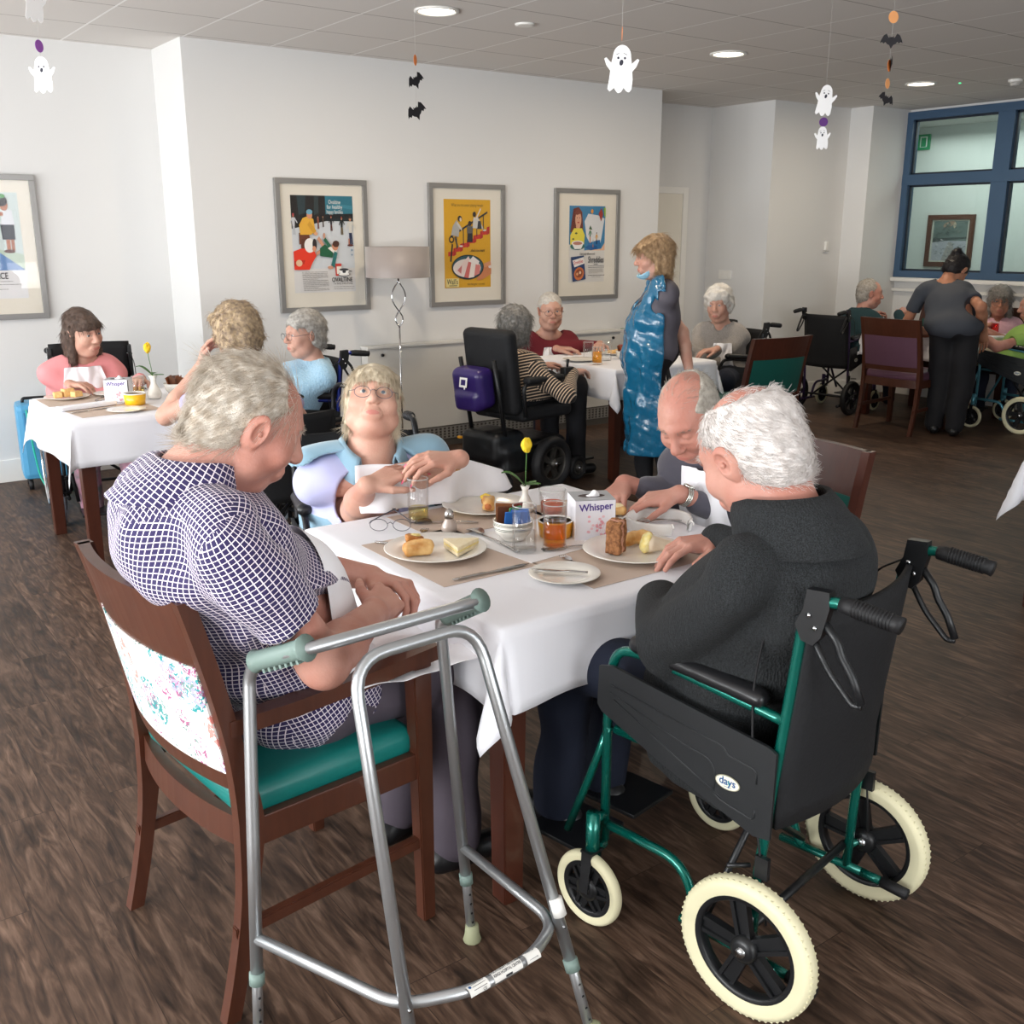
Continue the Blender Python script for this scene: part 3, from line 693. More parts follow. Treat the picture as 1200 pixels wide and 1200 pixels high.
# ------------------------------------------------------------------ materials of the place
WALL = mat('wall_paint', 'DBDAD8', .7, bump=(40, .02))
WHITEG = mat('white_gloss', 'E9E7E2', .35)
def floor_material():
    m = mat('plank_vinyl', '6A5344', .32); N, L, b = nodes(m); b.inputs['Specular IOR Level'].default_value = .32
    tc = N.new('ShaderNodeTexCoord'); mp = N.new('ShaderNodeMapping'); mp.inputs['Rotation'].default_value = (0, 0, pi/2); L.new(tc.outputs['Object'], mp.inputs[0])
    br = N.new('ShaderNodeTexBrick'); br.offset = .37; br.inputs['Scale'].default_value = 1; br.inputs['Brick Width'].default_value = 1.22; br.inputs['Row Height'].default_value = .155
    br.inputs['Mortar Size'].default_value = .0012; br.inputs['Mortar Smooth'].default_value = .3
    br.inputs['Color1'].default_value = (0, 0, 0, 1); br.inputs['Color2'].default_value = (1, 1, 1, 1); br.inputs['Mortar'].default_value = (.2, .2, .2, 1)
    L.new(mp.outputs[0], br.inputs['Vector'])
    def noise(sc, detail, sv, dist=0):
        q = N.new('ShaderNodeMapping'); q.inputs['Scale'].default_value = sv; L.new(tc.outputs['Object'], q.inputs[0])
        n = N.new('ShaderNodeTexNoise'); n.inputs['Scale'].default_value = sc; n.inputs['Detail'].default_value = detail; n.inputs['Distortion'].default_value = dist
        add = N.new('ShaderNodeVectorMath'); add.operation = 'ADD'; mul = N.new('ShaderNodeVectorMath'); mul.operation = 'SCALE'; mul.inputs['Scale'].default_value = 7.3
        L.new(br.outputs['Color'], mul.inputs[0]); L.new(q.outputs[0], add.inputs[0]); L.new(mul.outputs[0], add.inputs[1]); L.new(add.outputs[0], n.inputs['Vector']); return n
    g = noise(7, 9, (4.2, .6, 1), 1.8); k = noise(4.5, 5, (1.6, .5, 1), .6); fine = noise(60, 4, (4, .35, 1))
    r1 = N.new('ShaderNodeValToRGB'); e = r1.color_ramp.elements
    e[0].position = .28; e[0].color = lin('281D17'); e[1].position = .74; e[1].color = lin('725B4C'); x = e.new(.5); x.color = lin('4F3C30')
    L.new(g.outputs['Fac'], r1.inputs[0])
    r2 = N.new('ShaderNodeValToRGB'); e = r2.color_ramp.elements; e[0].position = .30; e[0].color = (.32, .29, .27, 1); e[1].position = .46; e[1].color = (1, 1, 1, 1); L.new(k.outputs['Fac'], r2.inputs[0])
    m1 = N.new('ShaderNodeMix'); m1.data_type = 'RGBA'; m1.blend_type = 'MULTIPLY'; m1.inputs[0].default_value = .8; L.new(r1.outputs[0], m1.inputs[6]); L.new(r2.outputs[0], m1.inputs[7])
    bc = N.new('ShaderNodeMapRange'); bc.inputs['To Min'].default_value = .80; bc.inputs['To Max'].default_value = 1.15; L.new(br.outputs['Color'], bc.inputs['Value'])
    m2 = N.new('ShaderNodeVectorMath'); m2.operation = 'SCALE'; L.new(m1.outputs[2], m2.inputs[0]); L.new(bc.outputs[0], m2.inputs['Scale'])
    m3 = N.new('ShaderNodeMix'); m3.data_type = 'RGBA'; m3.inputs[7].default_value = lin('33261E'); L.new(br.outputs['Fac'], m3.inputs[0]); L.new(m2.outputs[0], m3.inputs[6])
    fr = N.new('ShaderNodeMapRange'); fr.inputs['From Min'].default_value = .3; fr.inputs['From Max'].default_value = .7; fr.inputs['To Min'].default_value = .84; fr.inputs['To Max'].default_value = 1.12; L.new(fine.outputs['Fac'], fr.inputs['Value'])
    m4 = N.new('ShaderNodeVectorMath'); m4.operation = 'SCALE'; L.new(m3.outputs[2], m4.inputs[0]); L.new(fr.outputs[0], m4.inputs['Scale']); L.new(m4.outputs[0], b.inputs['Base Color'])
    bp = N.new('ShaderNodeBump'); bp.inputs['Strength'].default_value = .25; bp.inputs['Distance'].default_value = .002; L.new(g.outputs['Fac'], bp.inputs['Height']); L.new(bp.outputs[0], b.inputs['Normal'])
    rr = N.new('ShaderNodeMapRange'); rr.inputs['To Min'].default_value = .40; rr.inputs['To Max'].default_value = .58; L.new(g.outputs['Fac'], rr.inputs['Value']); L.new(rr.outputs[0], b.inputs['Roughness'])
    return m
def ceiling_material():
    m = mat('ceiling_tile', 'C9C4BF', .9, bump=(300, .05)); N, L, b = nodes(m)
    tc = N.new('ShaderNodeTexCoord'); sp = N.new('ShaderNodeSeparateXYZ'); L.new(tc.outputs['Object'], sp.inputs[0])
    def line(out, off, per, wd):
        a = N.new('ShaderNodeMath'); a.operation = 'SUBTRACT'; a.inputs[1].default_value = off-wd/2; L.new(out, a.inputs[0])
        d = N.new('ShaderNodeMath'); d.operation = 'DIVIDE'; d.inputs[1].default_value = per; L.new(a.outputs[0], d.inputs[0])
        f = N.new('ShaderNodeMath'); f.operation = 'FRACT'; L.new(d.outputs[0], f.inputs[0])
        g = N.new('ShaderNodeMath'); g.operation = 'LESS_THAN'; g.inputs[1].default_value = wd/per; L.new(f.outputs[0], g.inputs[0]); return g
    lx = line(sp.outputs[0], 1.815, .585, .013); ly = line(sp.outputs[1], 6.74-6*.6, .6, .010)
    a = N.new('ShaderNodeMix'); a.data_type = 'RGBA'; a.inputs[6].default_value = lin('DAD5D0'); a.inputs[7].default_value = lin('A19A94'); L.new(ly.outputs[0], a.inputs[0])  # dark lines along x: shadow at the tile joints painted into the colour
    c = N.new('ShaderNodeMix'); c.data_type = 'RGBA'; c.inputs[7].default_value = lin('F4F2EF'); L.new(lx.outputs[0], c.inputs[0]); L.new(a.outputs[2], c.inputs[6]); L.new(c.outputs[2], b.inputs['Base Color'])
    return m
CZ = 2.80
struct('floor', MB().span((-2.7, -3.0, -.1), (12.2, 7.7, 0)), floor_material())
struct('ceiling', MB().span((-2.7, -3.0, CZ), (9.62, 7.7, CZ+.12)), ceiling_material())
struct('ceiling_corridor', MB().span((9.62, -3.0, CZ), (12.2, 7.7, CZ+.12)), mat('corridor_ceiling', 'D5D6D2', .9))
struct('wall_rear_left', MB().span((-2.5, 7.39, 0), (2.385, 7.6, CZ)), WALL)
struct('wall_rear', MB().span((2.385, 6.815, 0), (6.545, 7.6, CZ)), WALL)
struct('wall_alcove', MB().span((6.545, 7.43, 0), (7.82, 7.6, CZ)), WALL)
struct('wall_column', MB().span((7.82, 6.655, 0), (8.935, 7.6, CZ)), WALL)
struct('wall_pilaster', MB().span((8.935, 6.40, 0), (9.66, 7.6, CZ)), WALL)
# window wall to the corridor
wr = MB(); wr.span((9.54, -3, 0), (9.66, 6.40, 1.19)); wr.span((9.54, -3, 2.775), (9.66, 6.40, CZ)); wr.span((9.54, -3, 1.19), (9.66, 2.4, 2.775))
struct('wall_right', wr, WALL)
BLUE = mat('blue_grey_window_frame', '3F5873', .35)
GLASSW = None
def pane_mat(name, tint, gl=.10):
    m = bpy.data.materials.new(name); m.use_nodes = True; N, L = m.node_tree.nodes, m.node_tree.links
    N.remove(N['Principled BSDF']); out = N['Material Output']
    t = N.new('ShaderNodeBsdfTransparent'); t.inputs[0].default_value = lin(tint); g = N.new('ShaderNodeBsdfGlossy'); g.inputs['Roughness'].default_value = .02
    lw0 = N.new('ShaderNodeLayerWeight'); lw0.inputs[0].default_value = .5; pw = N.new('ShaderNodeMath'); pw.operation = 'POWER'; pw.inputs[1].default_value = 4; L.new(lw0.outputs['Facing'], pw.inputs[0]); lw = N.new('ShaderNodeMath'); lw.operation = 'MULTIPLY_ADD'; lw.inputs[1].default_value = .7; lw.inputs[2].default_value = .035; L.new(pw.outputs[0], lw.inputs[0]); mx = N.new('ShaderNodeMixShader')
    L.new(lw.outputs[0], mx.inputs[0]); L.new(t.outputs[0], mx.inputs[1]); L.new(g.outputs[0], mx.inputs[2]); L.new(mx.outputs[0], out.inputs[0]); return m
PANE = pane_mat('window_pane', 'E3EBE8'); PICG = pane_mat('picture_glass', 'FFFFFF')
x0, x1 = 9.50, 9.62
bays = [(6.335, 5.46), (5.30, 4.42), (4.26, 3.36), (3.20, 2.46)]
fr = MB(); fr.span((x0, 2.4, 1.19), (x1, 6.40, 1.255)); fr.span((x0, 2.4, 2.70), (x1, 6.40, 2.775)); fr.span((x0, 2.4, 2.085), (x1, 6.40, 2.185))
for a, b in ((6.40, 6.335), (5.46, 5.30), (4.42, 4.26), (3.36, 3.20), (2.46, 2.40)): fr.span((x0+.003, b, 1.19), (x1-.003, a, 2.775))
wo = struct('window_1', fr, BLUE)
for a, b in bays:
    for z0, z1 in ((1.255, 2.085), (2.185, 2.70)):
        MB().span((9.565, b-.01, z0-.01), (9.571, a+.01, z1+.01)).build('pane', PANE, wo)
        g = MB(); t = .018
        for q0, q1 in (((b, z0), (b+t, z1)), ((a-t, z0), (a, z1)), ((b, z0), (a, z0+t)), ((b, z1-t), (a, z1))):
            g.span((9.545, q0[0], q0[1]), (9.563, q1[0], q1[1]))
        g.build('glazing_bead', mat('dark_bead', '232B36', .4), wo)
struct('trim_1', MB().span((9.455, 2.3, 1.150), (9.54, 6.40, 1.188), .004).span((9.50, 2.3, 1.05), (9.54, 6.40, 1.078)), WHITEG)
struct('wall_corridor', MB().span((11.20, -3, 0), (11.35, 9.7, CZ)), mat('corridor_wall', 'DDE1DE', .8))
struct('floor_corridor', MB().span((9.66, 7.7, -.1), (12.2, 9.8, 0)), mat('corridor_floor', '6E5A4C', .5)); struct('ceiling_corridor_end', MB().span((9.66, 7.7, CZ), (12.2, 9.8, CZ+.12)), mat('corridor_ceiling', 'D5D6D2', .9))
struct('wall_corridor_end', MB().span((9.5, 9.5, 0), (11.4, 9.7, CZ)).span((9.5, 7.6, 0), (9.66, 9.6, CZ)), mat('corridor_wall', 'DDE1DE', .8))
# skirting boards
def skirt(name, a, b, h=.15): struct(name, MB().span(a, b, .003), WHITEG)
skirt('baseboard_rear_left', (-2.5, 7.374, 0), (2.385, 7.39, .15)); skirt('baseboard_rear', (2.37, 6.80, 0), (6.56, 6.815, .15))
skirt('baseboard_alcove', (6.545, 7.414, 0), (7.82, 7.43, .15)); skirt('baseboard_column', (7.805, 6.64, 0), (8.935, 6.655, .15)); skirt('baseboard_column_side', (7.805, 6.64, 0), (7.82, 7.414, .15))
skirt('baseboard_pilaster', (8.92, 6.385, 0), (9.54, 6.40, .15)); skirt('baseboard_pilaster_side', (8.92, 6.385, 0), (8.935, 6.64, .15)); skirt('baseboard_right', (9.525, -3, 0), (9.54, 6.385, .15))
# alcove door
struct('door_1', MB().span((6.56, 7.392, 0), (7.42, 7.428, 2.0), .003), mat('door_cream', 'E4DFD3', .5))
struct('trim_2', MB().span((7.42, 7.38, 0), (7.487, 7.43, 2.05), .003).span((6.546, 7.38, 1.99), (7.42, 7.43, 2.05), .003), WHITEG)
# outside walls with daylight windows (left of and behind the camera)
def window_wall(name, axis, pos, thick, a0, a1, opens, z0=.75, z1=2.55):
    mb = MB()
    def sp(u0, u1, zz0, zz1, m=mb, p0=pos, p1=pos+thick):
        if axis == 'x': m.span((p0, u0, zz0), (p1, u1, zz1))
        else: m.span((u0, p0, zz0), (u1, p1, zz1))
    sp(a0, a1, 0, z0); sp(a0, a1, z1, CZ); e = a0
    for u0, u1 in opens: sp(e, u0, z0, z1); e = u1
    sp(e, a1, z0, z1); struct(name, mb, WALL)
    for i, (u0, u1) in enumerate(opens):
        f = MB(); c = pos+thick*.5
        for q in ((u0, u0+.05, z0, z1), (u1-.05, u1, z0, z1), (u0, u1, z0, z0+.05), (u0, u1, z1-.05, z1), ((u0+u1)/2-.03, (u0+u1)/2+.03, z0, z1)): sp(*q, f, c-.03, c+.03)
        o = struct('window_%d' % (NW[0]), f, WHITEG); NW[0] += 1
        p = MB(); sp(u0+.04, u1-.04, z0+.04, z1-.04, p, c-.004, c+.004); p.build('pane', pane_mat('outer_pane', 'FFFFFF'), o)
NW = [2]
window_wall('wall_left', 'x', -2.7, .2, -3, 7.7, [(-1.2, 2.2), (2.7, 5.0), (5.2, 7.2)])
window_wall('wall_front', 'y', -3.0, .2, -2.7, 9.66, [(-.2, 1.8), (2.1, 4.2)])
# radiator cover along the back wall
rc = thing('radiator_cover', 'long white radiator cover along the wall under the framed posters', 'radiator cover', (3.56, 6.80, 0))
L0 = lambda x, y, z: V((x-3.56, y-6.80, z))
RC = mat('radiator_cover_white', 'DAD8D2', .45)
MB().span(L0(3.56, 6.70, .16), L0(6.03, 6.80, .795)).build('body', RC, rc); MB().span(L0(3.55, 6.68, .795), L0(6.04, 6.80, .812), .003).build('top_panel', RC, rc)
g = MB()
for i in range(62): g.span(L0(3.60+i*.039, 6.692, .06), L0(3.615+i*.039, 6.70, .15))
for i in range(5): g.span(L0(3.58, 6.694, .055+i*.022), L0(6.01, 6.698, .062+i*.022))
g.build('grille', mat('grille_grey', '8E8B86', .5), rc); MB().span(L0(3.58, 6.70, .0), L0(6.01, 6.78, .16)).build('plinth', mat('plinth_dark', '54504B', .7), rc)
for x in (3.68, 5.95): MB().lathe([(.012, 0), (.012, .012), (.008, .016)], L0(x, 6.70, .745), 14, Euler((pi/2, 0, 0)).to_matrix()).build('lock', mat('dark_plastic', '1B1B1C', .4), rc)

# ceiling fittings
RIM = mat('downlight_rim', 'E8E6E0', .3); GLOW = mat('downlight_glow', 'FFF0D8', .5, emit=9)
dl = thing('ceiling_light', 'round recessed ceiling light nearest the left wall, above the framed posters', 'ceiling light', (3.2775, 5.22, CZ), 0, 'recessed ceiling lights')
MB().lathe([(.125, -.001), (.125, -.008), (.108, -.012), (.100, -.006), (.100, -.001)], n=40).build('trim_ring', RIM, dl); MB().lathe([(.0001, -.005), (.101, -.005)], n=40, cap=False).build('diffuser', GLOW, dl)
dup(dl, (5.6175, 5.22, CZ), 0, 'round recessed ceiling light in the middle of the row of three'); dup(dl, (7.9575, 5.27, CZ), 0, 'round recessed ceiling light nearest the blue framed window, behind the bat string')
for x in (3.2775, 5.6175, 7.9575):
    a = area('downlight_beam', (x, 5.22, CZ-.02), (x, 5.22, 0), .18, .18, 15, (1.0, .84, .64))
sd = thing('smoke_detector', 'white round smoke detector on the ceiling at the right edge', 'smoke detector', (8.37, 4.70, CZ))
MB().lathe([(.055, 0), (.055, -.02), (.045, -.024)], n=28).build('base', WHITEG, sd); MB().lathe([(.040, -.024), (.036, -.045), (.015, -.05), (.0001, -.05)], n=28).build('chamber', mat('detector_grey', 'B9B7B3', .5), sd)
vd = MB().lathe([(.06, 0), (.056, -.010), (.040, -.012), (.0001, -.008)], n=28).build('ceiling_sensor', WHITEG, None, (3.896, 5.234, CZ)); tag(vd, 'flat round white sensor disc on the ceiling right of the first ceiling light', 'sensor')
gl = MB().lathe([(.010, 0), (.010, -.006), (.0001, -.008)], n=12).build('indicator_light', mat('green_led', '46E08A', .4, emit=1.5), None, (8.19, 5.068, CZ)); tag(gl, 'tiny green indicator light on the ceiling right of the third ceiling light', 'indicator light')
th = thing('thermostat', 'small white thermostat box on the blank wall right of the alcove', 'thermostat', (8.698, 6.655, 1.50))
MB().box((0, -.012, 0), (.035, .024, .085), None, .004).build('casing', WHITEG, th); MB().box((.0, -.02, -.052), (.075, .012, .012), None, .003).build('ledge', mat('detector_grey', 'B9B7B3', .5), th)
ls = MB().box((-.006, 0, 0), (.012, .16, .085), None, .003).box((-.013, -.04, 0), (.004, .03, .045)).box((-.013, .04, 0), (.004, .03, .045)).build('light_switch', WHITEG, None, (7.82, 7.155, 1.223)); tag(ls, 'pale double light switch plate on the column side behind the white-haired woman', 'light switch')
# ------------------------------------------------------------------ furniture
WD = wood_mat('mahogany', '3C1B12', '4E281B'); WDK = wood_mat('dark_mahogany', '3A1B13', '4E271A'); WDR = wood_mat('red_brown_beech', '3F2116', '532D1E')
TEAL = mat('teal_vinyl', '0E6C66', .38, bump=(200, .03)); PURP = mat('plum_vinyl', '604152', .45); GREENV = mat('bottle_green_vinyl', '0C5148', .45)
CLOTH = mat('white_table_linen', 'E9E9EE', .85, bump=(260, .05), sheen=.15)
def floral_mat():
    m = mat('floral_vinyl', 'F1EFEC', .45); N, L, b = nodes(m); tc = N.new('ShaderNodeTexCoord'); last = None
    base = N.new('ShaderNodeRGB'); base.outputs[0].default_value = lin('F3F1EE'); last = base.outputs[0]
    for sc, off, thr, col, s2, lo in ((7, 0, .17, '1F8C8E', 60, .50), (8, 3.3, .15, 'E08C84', 34, .47), (10, 7.1, .15, 'A0567E', 75, .52), (9, 11.7, .14, 'A7A2C4', 40, .48), (13, 17.3, .13, '6F8F86', 90, .53)):
        mp = N.new('ShaderNodeMapping'); mp.inputs['Location'].default_value = (off, off*.7, off*.3); L.new(tc.outputs['Object'], mp.inputs[0])
        v = N.new('ShaderNodeTexVoronoi'); v.inputs['Scale'].default_value = sc; L.new(mp.outputs[0], v.inputs['Vector'])
        a = N.new('ShaderNodeMath'); a.operation = 'LESS_THAN'; a.inputs[1].default_value = thr*2.4; L.new(v.outputs['Distance'], a.inputs[0])
        n = N.new('ShaderNodeTexNoise'); n.inputs['Scale'].default_value = s2; n.inputs['Detail'].default_value = 3; n.inputs['Distortion'].default_value = 1.5; L.new(mp.outputs[0], n.inputs['Vector'])
        c = N.new('ShaderNodeMath'); c.operation = 'GREATER_THAN'; c.inputs[1].default_value = lo+.02; L.new(n.outputs['Fac'], c.inputs[0])
        d = N.new('ShaderNodeMath'); d.operation = 'MULTIPLY'; L.new(a.outputs[0], d.inputs[0]); L.new(c.outputs[0], d.inputs[1])
        mx = N.new('ShaderNodeMix'); mx.data_type = 'RGBA'; mx.inputs[7].default_value = lin(col); L.new(d.outputs[0], mx.inputs[0]); L.new(last, mx.inputs[6]); last = mx.outputs[2]
    L.new(last, b.inputs['Base Color']); return m
def chair(label, loc, rz, wood, back_m, seat_m, arms=False, group=None, grp=None):
    t = thing('dining_chair', label, 'chair', loc, rz, group); W_ = .255
    def yb(z): return -.205-(.10*((z-.45)/.5)**1.4 if z > .45 else .075*((.45-z)/.45)**1.6)
    for q in (-1, 1):
        mb = MB(); zs = list(np.linspace(0, .945, 22)); P = []
        for z in zs:
            wd = (.034+.022*math.exp(-((z-.44)/.13)**2))/2; y0 = yb(z)
            P += [(q*W_-.015, y0-wd, z), (q*W_+.015, y0-wd, z), (q*W_+.015, y0+wd, z), (q*W_-.015, y0+wd, z)]
        mb.add(P, [(i*4+k, i*4+(k+1) % 4, i*4+4+(k+1) % 4, i*4+4+k) for i in range(21) for k in range(4)]+[(3, 2, 1, 0), (84, 85, 86, 87)])
        fix_normals(mb.build('rear_leg', wood, t))
        mb = MB(); top = .675 if arms else .455
        mb.beam((q*W_, .235, 0), (q*(W_-.0), .228, top), .034, .034, (0, 1, 0), .003, .042, .05); mb.build('front_leg', wood, t)
    def curved(name, z0, z1, th, m, x0=-W_+.012, x1=W_-.012, bow=.035, push=0, n=14):
        mb = MB(); P = []
        for i in range(n+1):
            x = x0+(x1-x0)*i/n; c = bow*(1-(x/W_)**2)
            for (z, o) in ((z0, -th/2), (z1, -th/2), (z1, th/2), (z0, th/2)): P.append((x, yb(z)-c+o+push, z))
        fs = []
        for i in range(n):
            for k in range(4): fs.append((i*4+k, i*4+(k+1) % 4, (i+1)*4+(k+1) % 4, (i+1)*4+k))
        fs += [(3, 2, 1, 0), (n*4, n*4+1, n*4+2, n*4+3)]
        mb.add(P, fs); o = mb.build(name, m, t); fix_normals(o); return o
    curved('top_rail', .80, .945, .026, wood, -W_, W_); curved('back_panel', .555, .80, .032, back_m, -W_+.015, W_-.015); curved('lower_back_rail', .515, .557, .026, wood, -W_, W_); curved('seat_back_rail', .385, .45, .024, wood, -W_, W_)
    m = MB()
    for q in (-1, 1): m.span((q*(W_-.012), -.22, .385), (q*(W_+.012), .235, .45), .003)
    m.span((-W_, .222, .385), (W_, .246, .45), .003); m.build('seat_frame', wood, t)
    sp = sdf_mesh([rbox((0, .008, .470), (W_-.008, .225, .038), .03, k=.01), ell((0, .01, .495), (.22, .20, .028), None, .03)], .012)
    mesh_obj('seat', [sp], seat_m, t)
    for q in (-1, 1): MB().beam((q*W_, -.255, .20), (q*W_, .232, .215), .022, .028, (0, 0, 1), .003).build('stretcher', wood, t)
    if arms:
        for q in (-1, 1):
            mb = MB(); P = [(q*W_, -.235, .665), (q*(W_+.005), -.10, .668), (q*(W_+.012), .08, .682), (q*(W_+.012), .26, .698)]
            for i in range(3): mb.beam(P[i], V(P[i+1])+(V(P[i+1])-V(P[i]))*.02, (.036, .044, .052)[i], .034, (0, 0, 1), .0, (.044, .052, .056)[i])
            mb.build('armrest', wood, t)
    return t
def table(label, x0, x1, y0, y1, wood, cloth_label, ov=.20, tip=1.45, group=None, leg=.07, seed=0, amp=1, ztop=.75, name='dining_table', inset=.02):
    cx, cy = (x0+x1)/2, (y0+y1)/2; wx, wy = x1-x0, y1-y0; t = thing(name, label, 'table', (cx, cy, 0), 0, group)
    MB().span((-wx/2+.008, -wy/2+.008, ztop-.034), (wx/2-.008, wy/2-.008, ztop-.004), .004).build('tabletop', wood, t)
    a = MB(); i_ = inset+leg/2
    for q in (-1, 1): a.span((q*(wx/2-i_)-.012, -wy/2+i_, ztop-.11), (q*(wx/2-i_)+.012, wy/2-i_, ztop-.034)); a.span((-wx/2+i_, q*(wy/2-i_)-.012, ztop-.11), (wx/2-i_, q*(wy/2-i_)+.012, ztop-.034))
    a.build('apron_frame', wood, t)
    for q in (-1, 1):
        for p in (-1, 1): MB().beam((q*(wx/2-i_), p*(wy/2-i_), 0), (q*(wx/2-i_), p*(wy/2-i_), ztop-.034), leg*.8, leg*.8, (0, 1, 0), .003, leg, leg).build('leg', wood, t)
    def coords(h):
        s = [-(h+ov*k/7) for k in range(7, 0, -1)]+[-h-.004, -h+.006]+list(np.linspace(-h+.03, h-.03, 26))+[h-.006, h+.004]+[h+ov*k/7 for k in range(1, 8)]; return s
    xs, ys = coords(wx/2), coords(wy/2); P = []; rs = np.random.RandomState(seed); ph = rs.rand(8)*6
    for x in xs:
        for y in ys:
            a_ = max(abs(x)-wx/2, 0); b_ = max(abs(y)-wy/2, 0); sx = 1 if x > 0 else -1; sy = 1 if y > 0 else -1
            px, py = max(-wx/2, min(wx/2, x)), max(-wy/2, min(wy/2, y)); r_ = sqrt(a_*a_+b_*b_)
            if r_ == 0: pz = 0
            elif b_ == 0:
                rp = (.012*sin(y*9+ph[0]+sx)+.008*sin(y*17+ph[1]))*a_/ov*amp; px += sx*(.006+a_*.10+rp+.004); pz = -a_*.99
            elif a_ == 0:
                rp = (.012*sin(x*9+ph[2]+sy)+.008*sin(x*17+ph[3]))*b_/ov*amp; py += sy*(.006+b_*.10+rp+.004); pz = -b_*.99
            else:
                f = atan2(b_, a_); bul = .08+.20*sin(2*f)**1.5; px += sx*(.008+r_*bul*cos(f)*1.0+r_*.0); py += sy*(.008+r_*bul*sin(f)); pz = -r_*(1-bul*bul*.35)
                e = .03*sin(f*4+ph[4])*r_/ov*amp*sin(2*f); px += sx*e*sin(f); py -= sy*e*cos(f)
            P.append((px, py, ztop+.0005+pz+(0.0008 if r_ == 0 else 0)))
    mb = MB(); mb.grid(P, len(xs), len(ys)); o = mb.build('tablecloth', CLOTH, None, (cx, cy, 0)); tag(o, cloth_label, 'tablecloth', group and 'white tablecloths')
    so = o.modifiers.new('s', 'SOLIDIFY'); so.thickness = .0012; so.offset = 1
    return t, o
# --- wheels
BLKP = mat('black_plastic', '17181A', .38); BLKF = mat('black_nylon', '0F1013', .75, bump=(120, .15)); CHR = mat('chrome', 'D5D7DA', .15, metal=1); RUB = mat('black_rubber', '141416', .6)
CREAM = mat('cream_tyre', 'D9D3B0', .6, bump=(90, .04)); GREYT = mat('grey_tyre', '8E9AA5', .55); GLV = mat('steel_bolt', 'BFC2C4', .25, metal=1)
def wheel(name, c, R_, wd, tyre_m, rim_m, parent, n_sp=5, knob=True, spoke='wide', rz=0, pushrim=False, hubc=None):
    """wheel with its axle along local x"""
    Rm = (Matrix.Rotation(rz, 3, 'Z') @ Matrix.Rotation(pi/2, 3, 'Y'))
    tr = MB(); w2 = wd/2; p = []
    for k in range(9):
        a = -pi/2+pi*k/8; p.append((R_-w2*.75+w2*.75*cos(a), w2*sin(a)))
    p = [(R_-w2*1.7, -w2*.7)]+p+[(R_-w2*1.7, w2*.7)]; tr.lathe(p+[p[0]], (0, 0, 0), 56, Rm, cap=False)
    if knob:
        for k in range(64):
            for q in (-1, 1):
                a = 2*pi*(k+.25*q)/64; d = Rm @ V((cos(a), sin(a), 0)); e = Rm @ V((0, 0, 1)); tr.box(d*(R_-w2*.18)+e*q*w2*.55, (.005, .005, .004))
    w_ = tr.build('tyre' if name != 'x' else name, tyre_m, parent, c)
    rm = MB(); ri = R_-w2*1.55
    rm.lathe([(ri, -w2*.65), (ri, w2*.65), (ri-.012, w2*.7), (ri-.016, w2*.45), (ri-.016, -w2*.45), (ri-.012, -w2*.7), (ri, -w2*.65)], (0, 0, 0), 48, Rm, cap=False)
    if spoke == 'wide':
        for k in range(n_sp):
            a = 2*pi*k/n_sp+.4; d = Rm @ V((cos(a), sin(a), 0)); e = Rm @ V((0, 0, 1)); s_ = Rm @ V((-sin(a), cos(a), 0))
            for q in (-1, 1): rm.beam(d*.02+s_*q*.013, d*(ri-.012)+s_*q*R_*.10, .009, .018, e)
            rm.beam(d*.02, d*(ri-.012), R_*.13, .005, e)
    elif spoke == 'wire':
        for k in range(28):
            a = 2*pi*k/28; d = Rm @ V((cos(a), sin(a), 0)); e = Rm @ V((0, 0, 1)); s_ = Rm @ V((-sin(a), cos(a), 0)); q = 1 if k % 2 else -1
            rm.tube([s_*q*.018+e*q*.018, d*(ri-.01)], .0012, 4)
    hb = MB(); e = Rm @ V((0, 0, 1)); hb.lathe([(.0001, -w2*1.1), (.018, -w2*1.1), (.030, -w2*.8), (.030, w2*.8), (.018, w2*1.1), (.0001, w2*1.1)], (0, 0, 0), 24, Rm)
    r1 = rm.build('rim', rim_m, w_); h1 = hb.build('hub', hubc or rim_m, w_)
    if pushrim: m = MB(); m.lathe([(ri+.004*cos(a)-.01, w2+.03+.008*sin(a)) for a in np.linspace(0, 2*pi, 9)], (0, 0, 0), 48, Rm, cap=False); m.build('push_rim', CHR, w_)
    else: MB().lathe([(.0001, -w2*1.35), (.011, -w2*1.35), (.011, w2*1.35), (.0001, w2*1.35)], (0, 0, 0), 14, Rm).build('axle', GLV, w_)
    return w_
def logo_days(parent, fn, sz):
    F_ = Flat(fn, .0006); A = mat('badge_rim', 'A9A68F', .3, metal=.6); B_ = mat('badge_cream', 'E9E6D2', .35); C_ = mat('badge_blue', '1D4F86', .4); D_ = mat('badge_teal', '17909A', .4)
    F_.ell(0, 0, sz, sz*.56, A, 32).ell(0, 0, sz*.92, sz*.49, B_, 32); F_.text('days', 0, sz*.08, sz*.80, C_, 'CENTER', .0005, sx=.95)
    F_.ell(sz*.12, sz*.02, sz*.05, sz*.18, D_, 10, .3); F_.rect(-sz*.25, -sz*.30, sz*.35, -sz*.27, C_)
    return F_.build('maker_badge', parent)
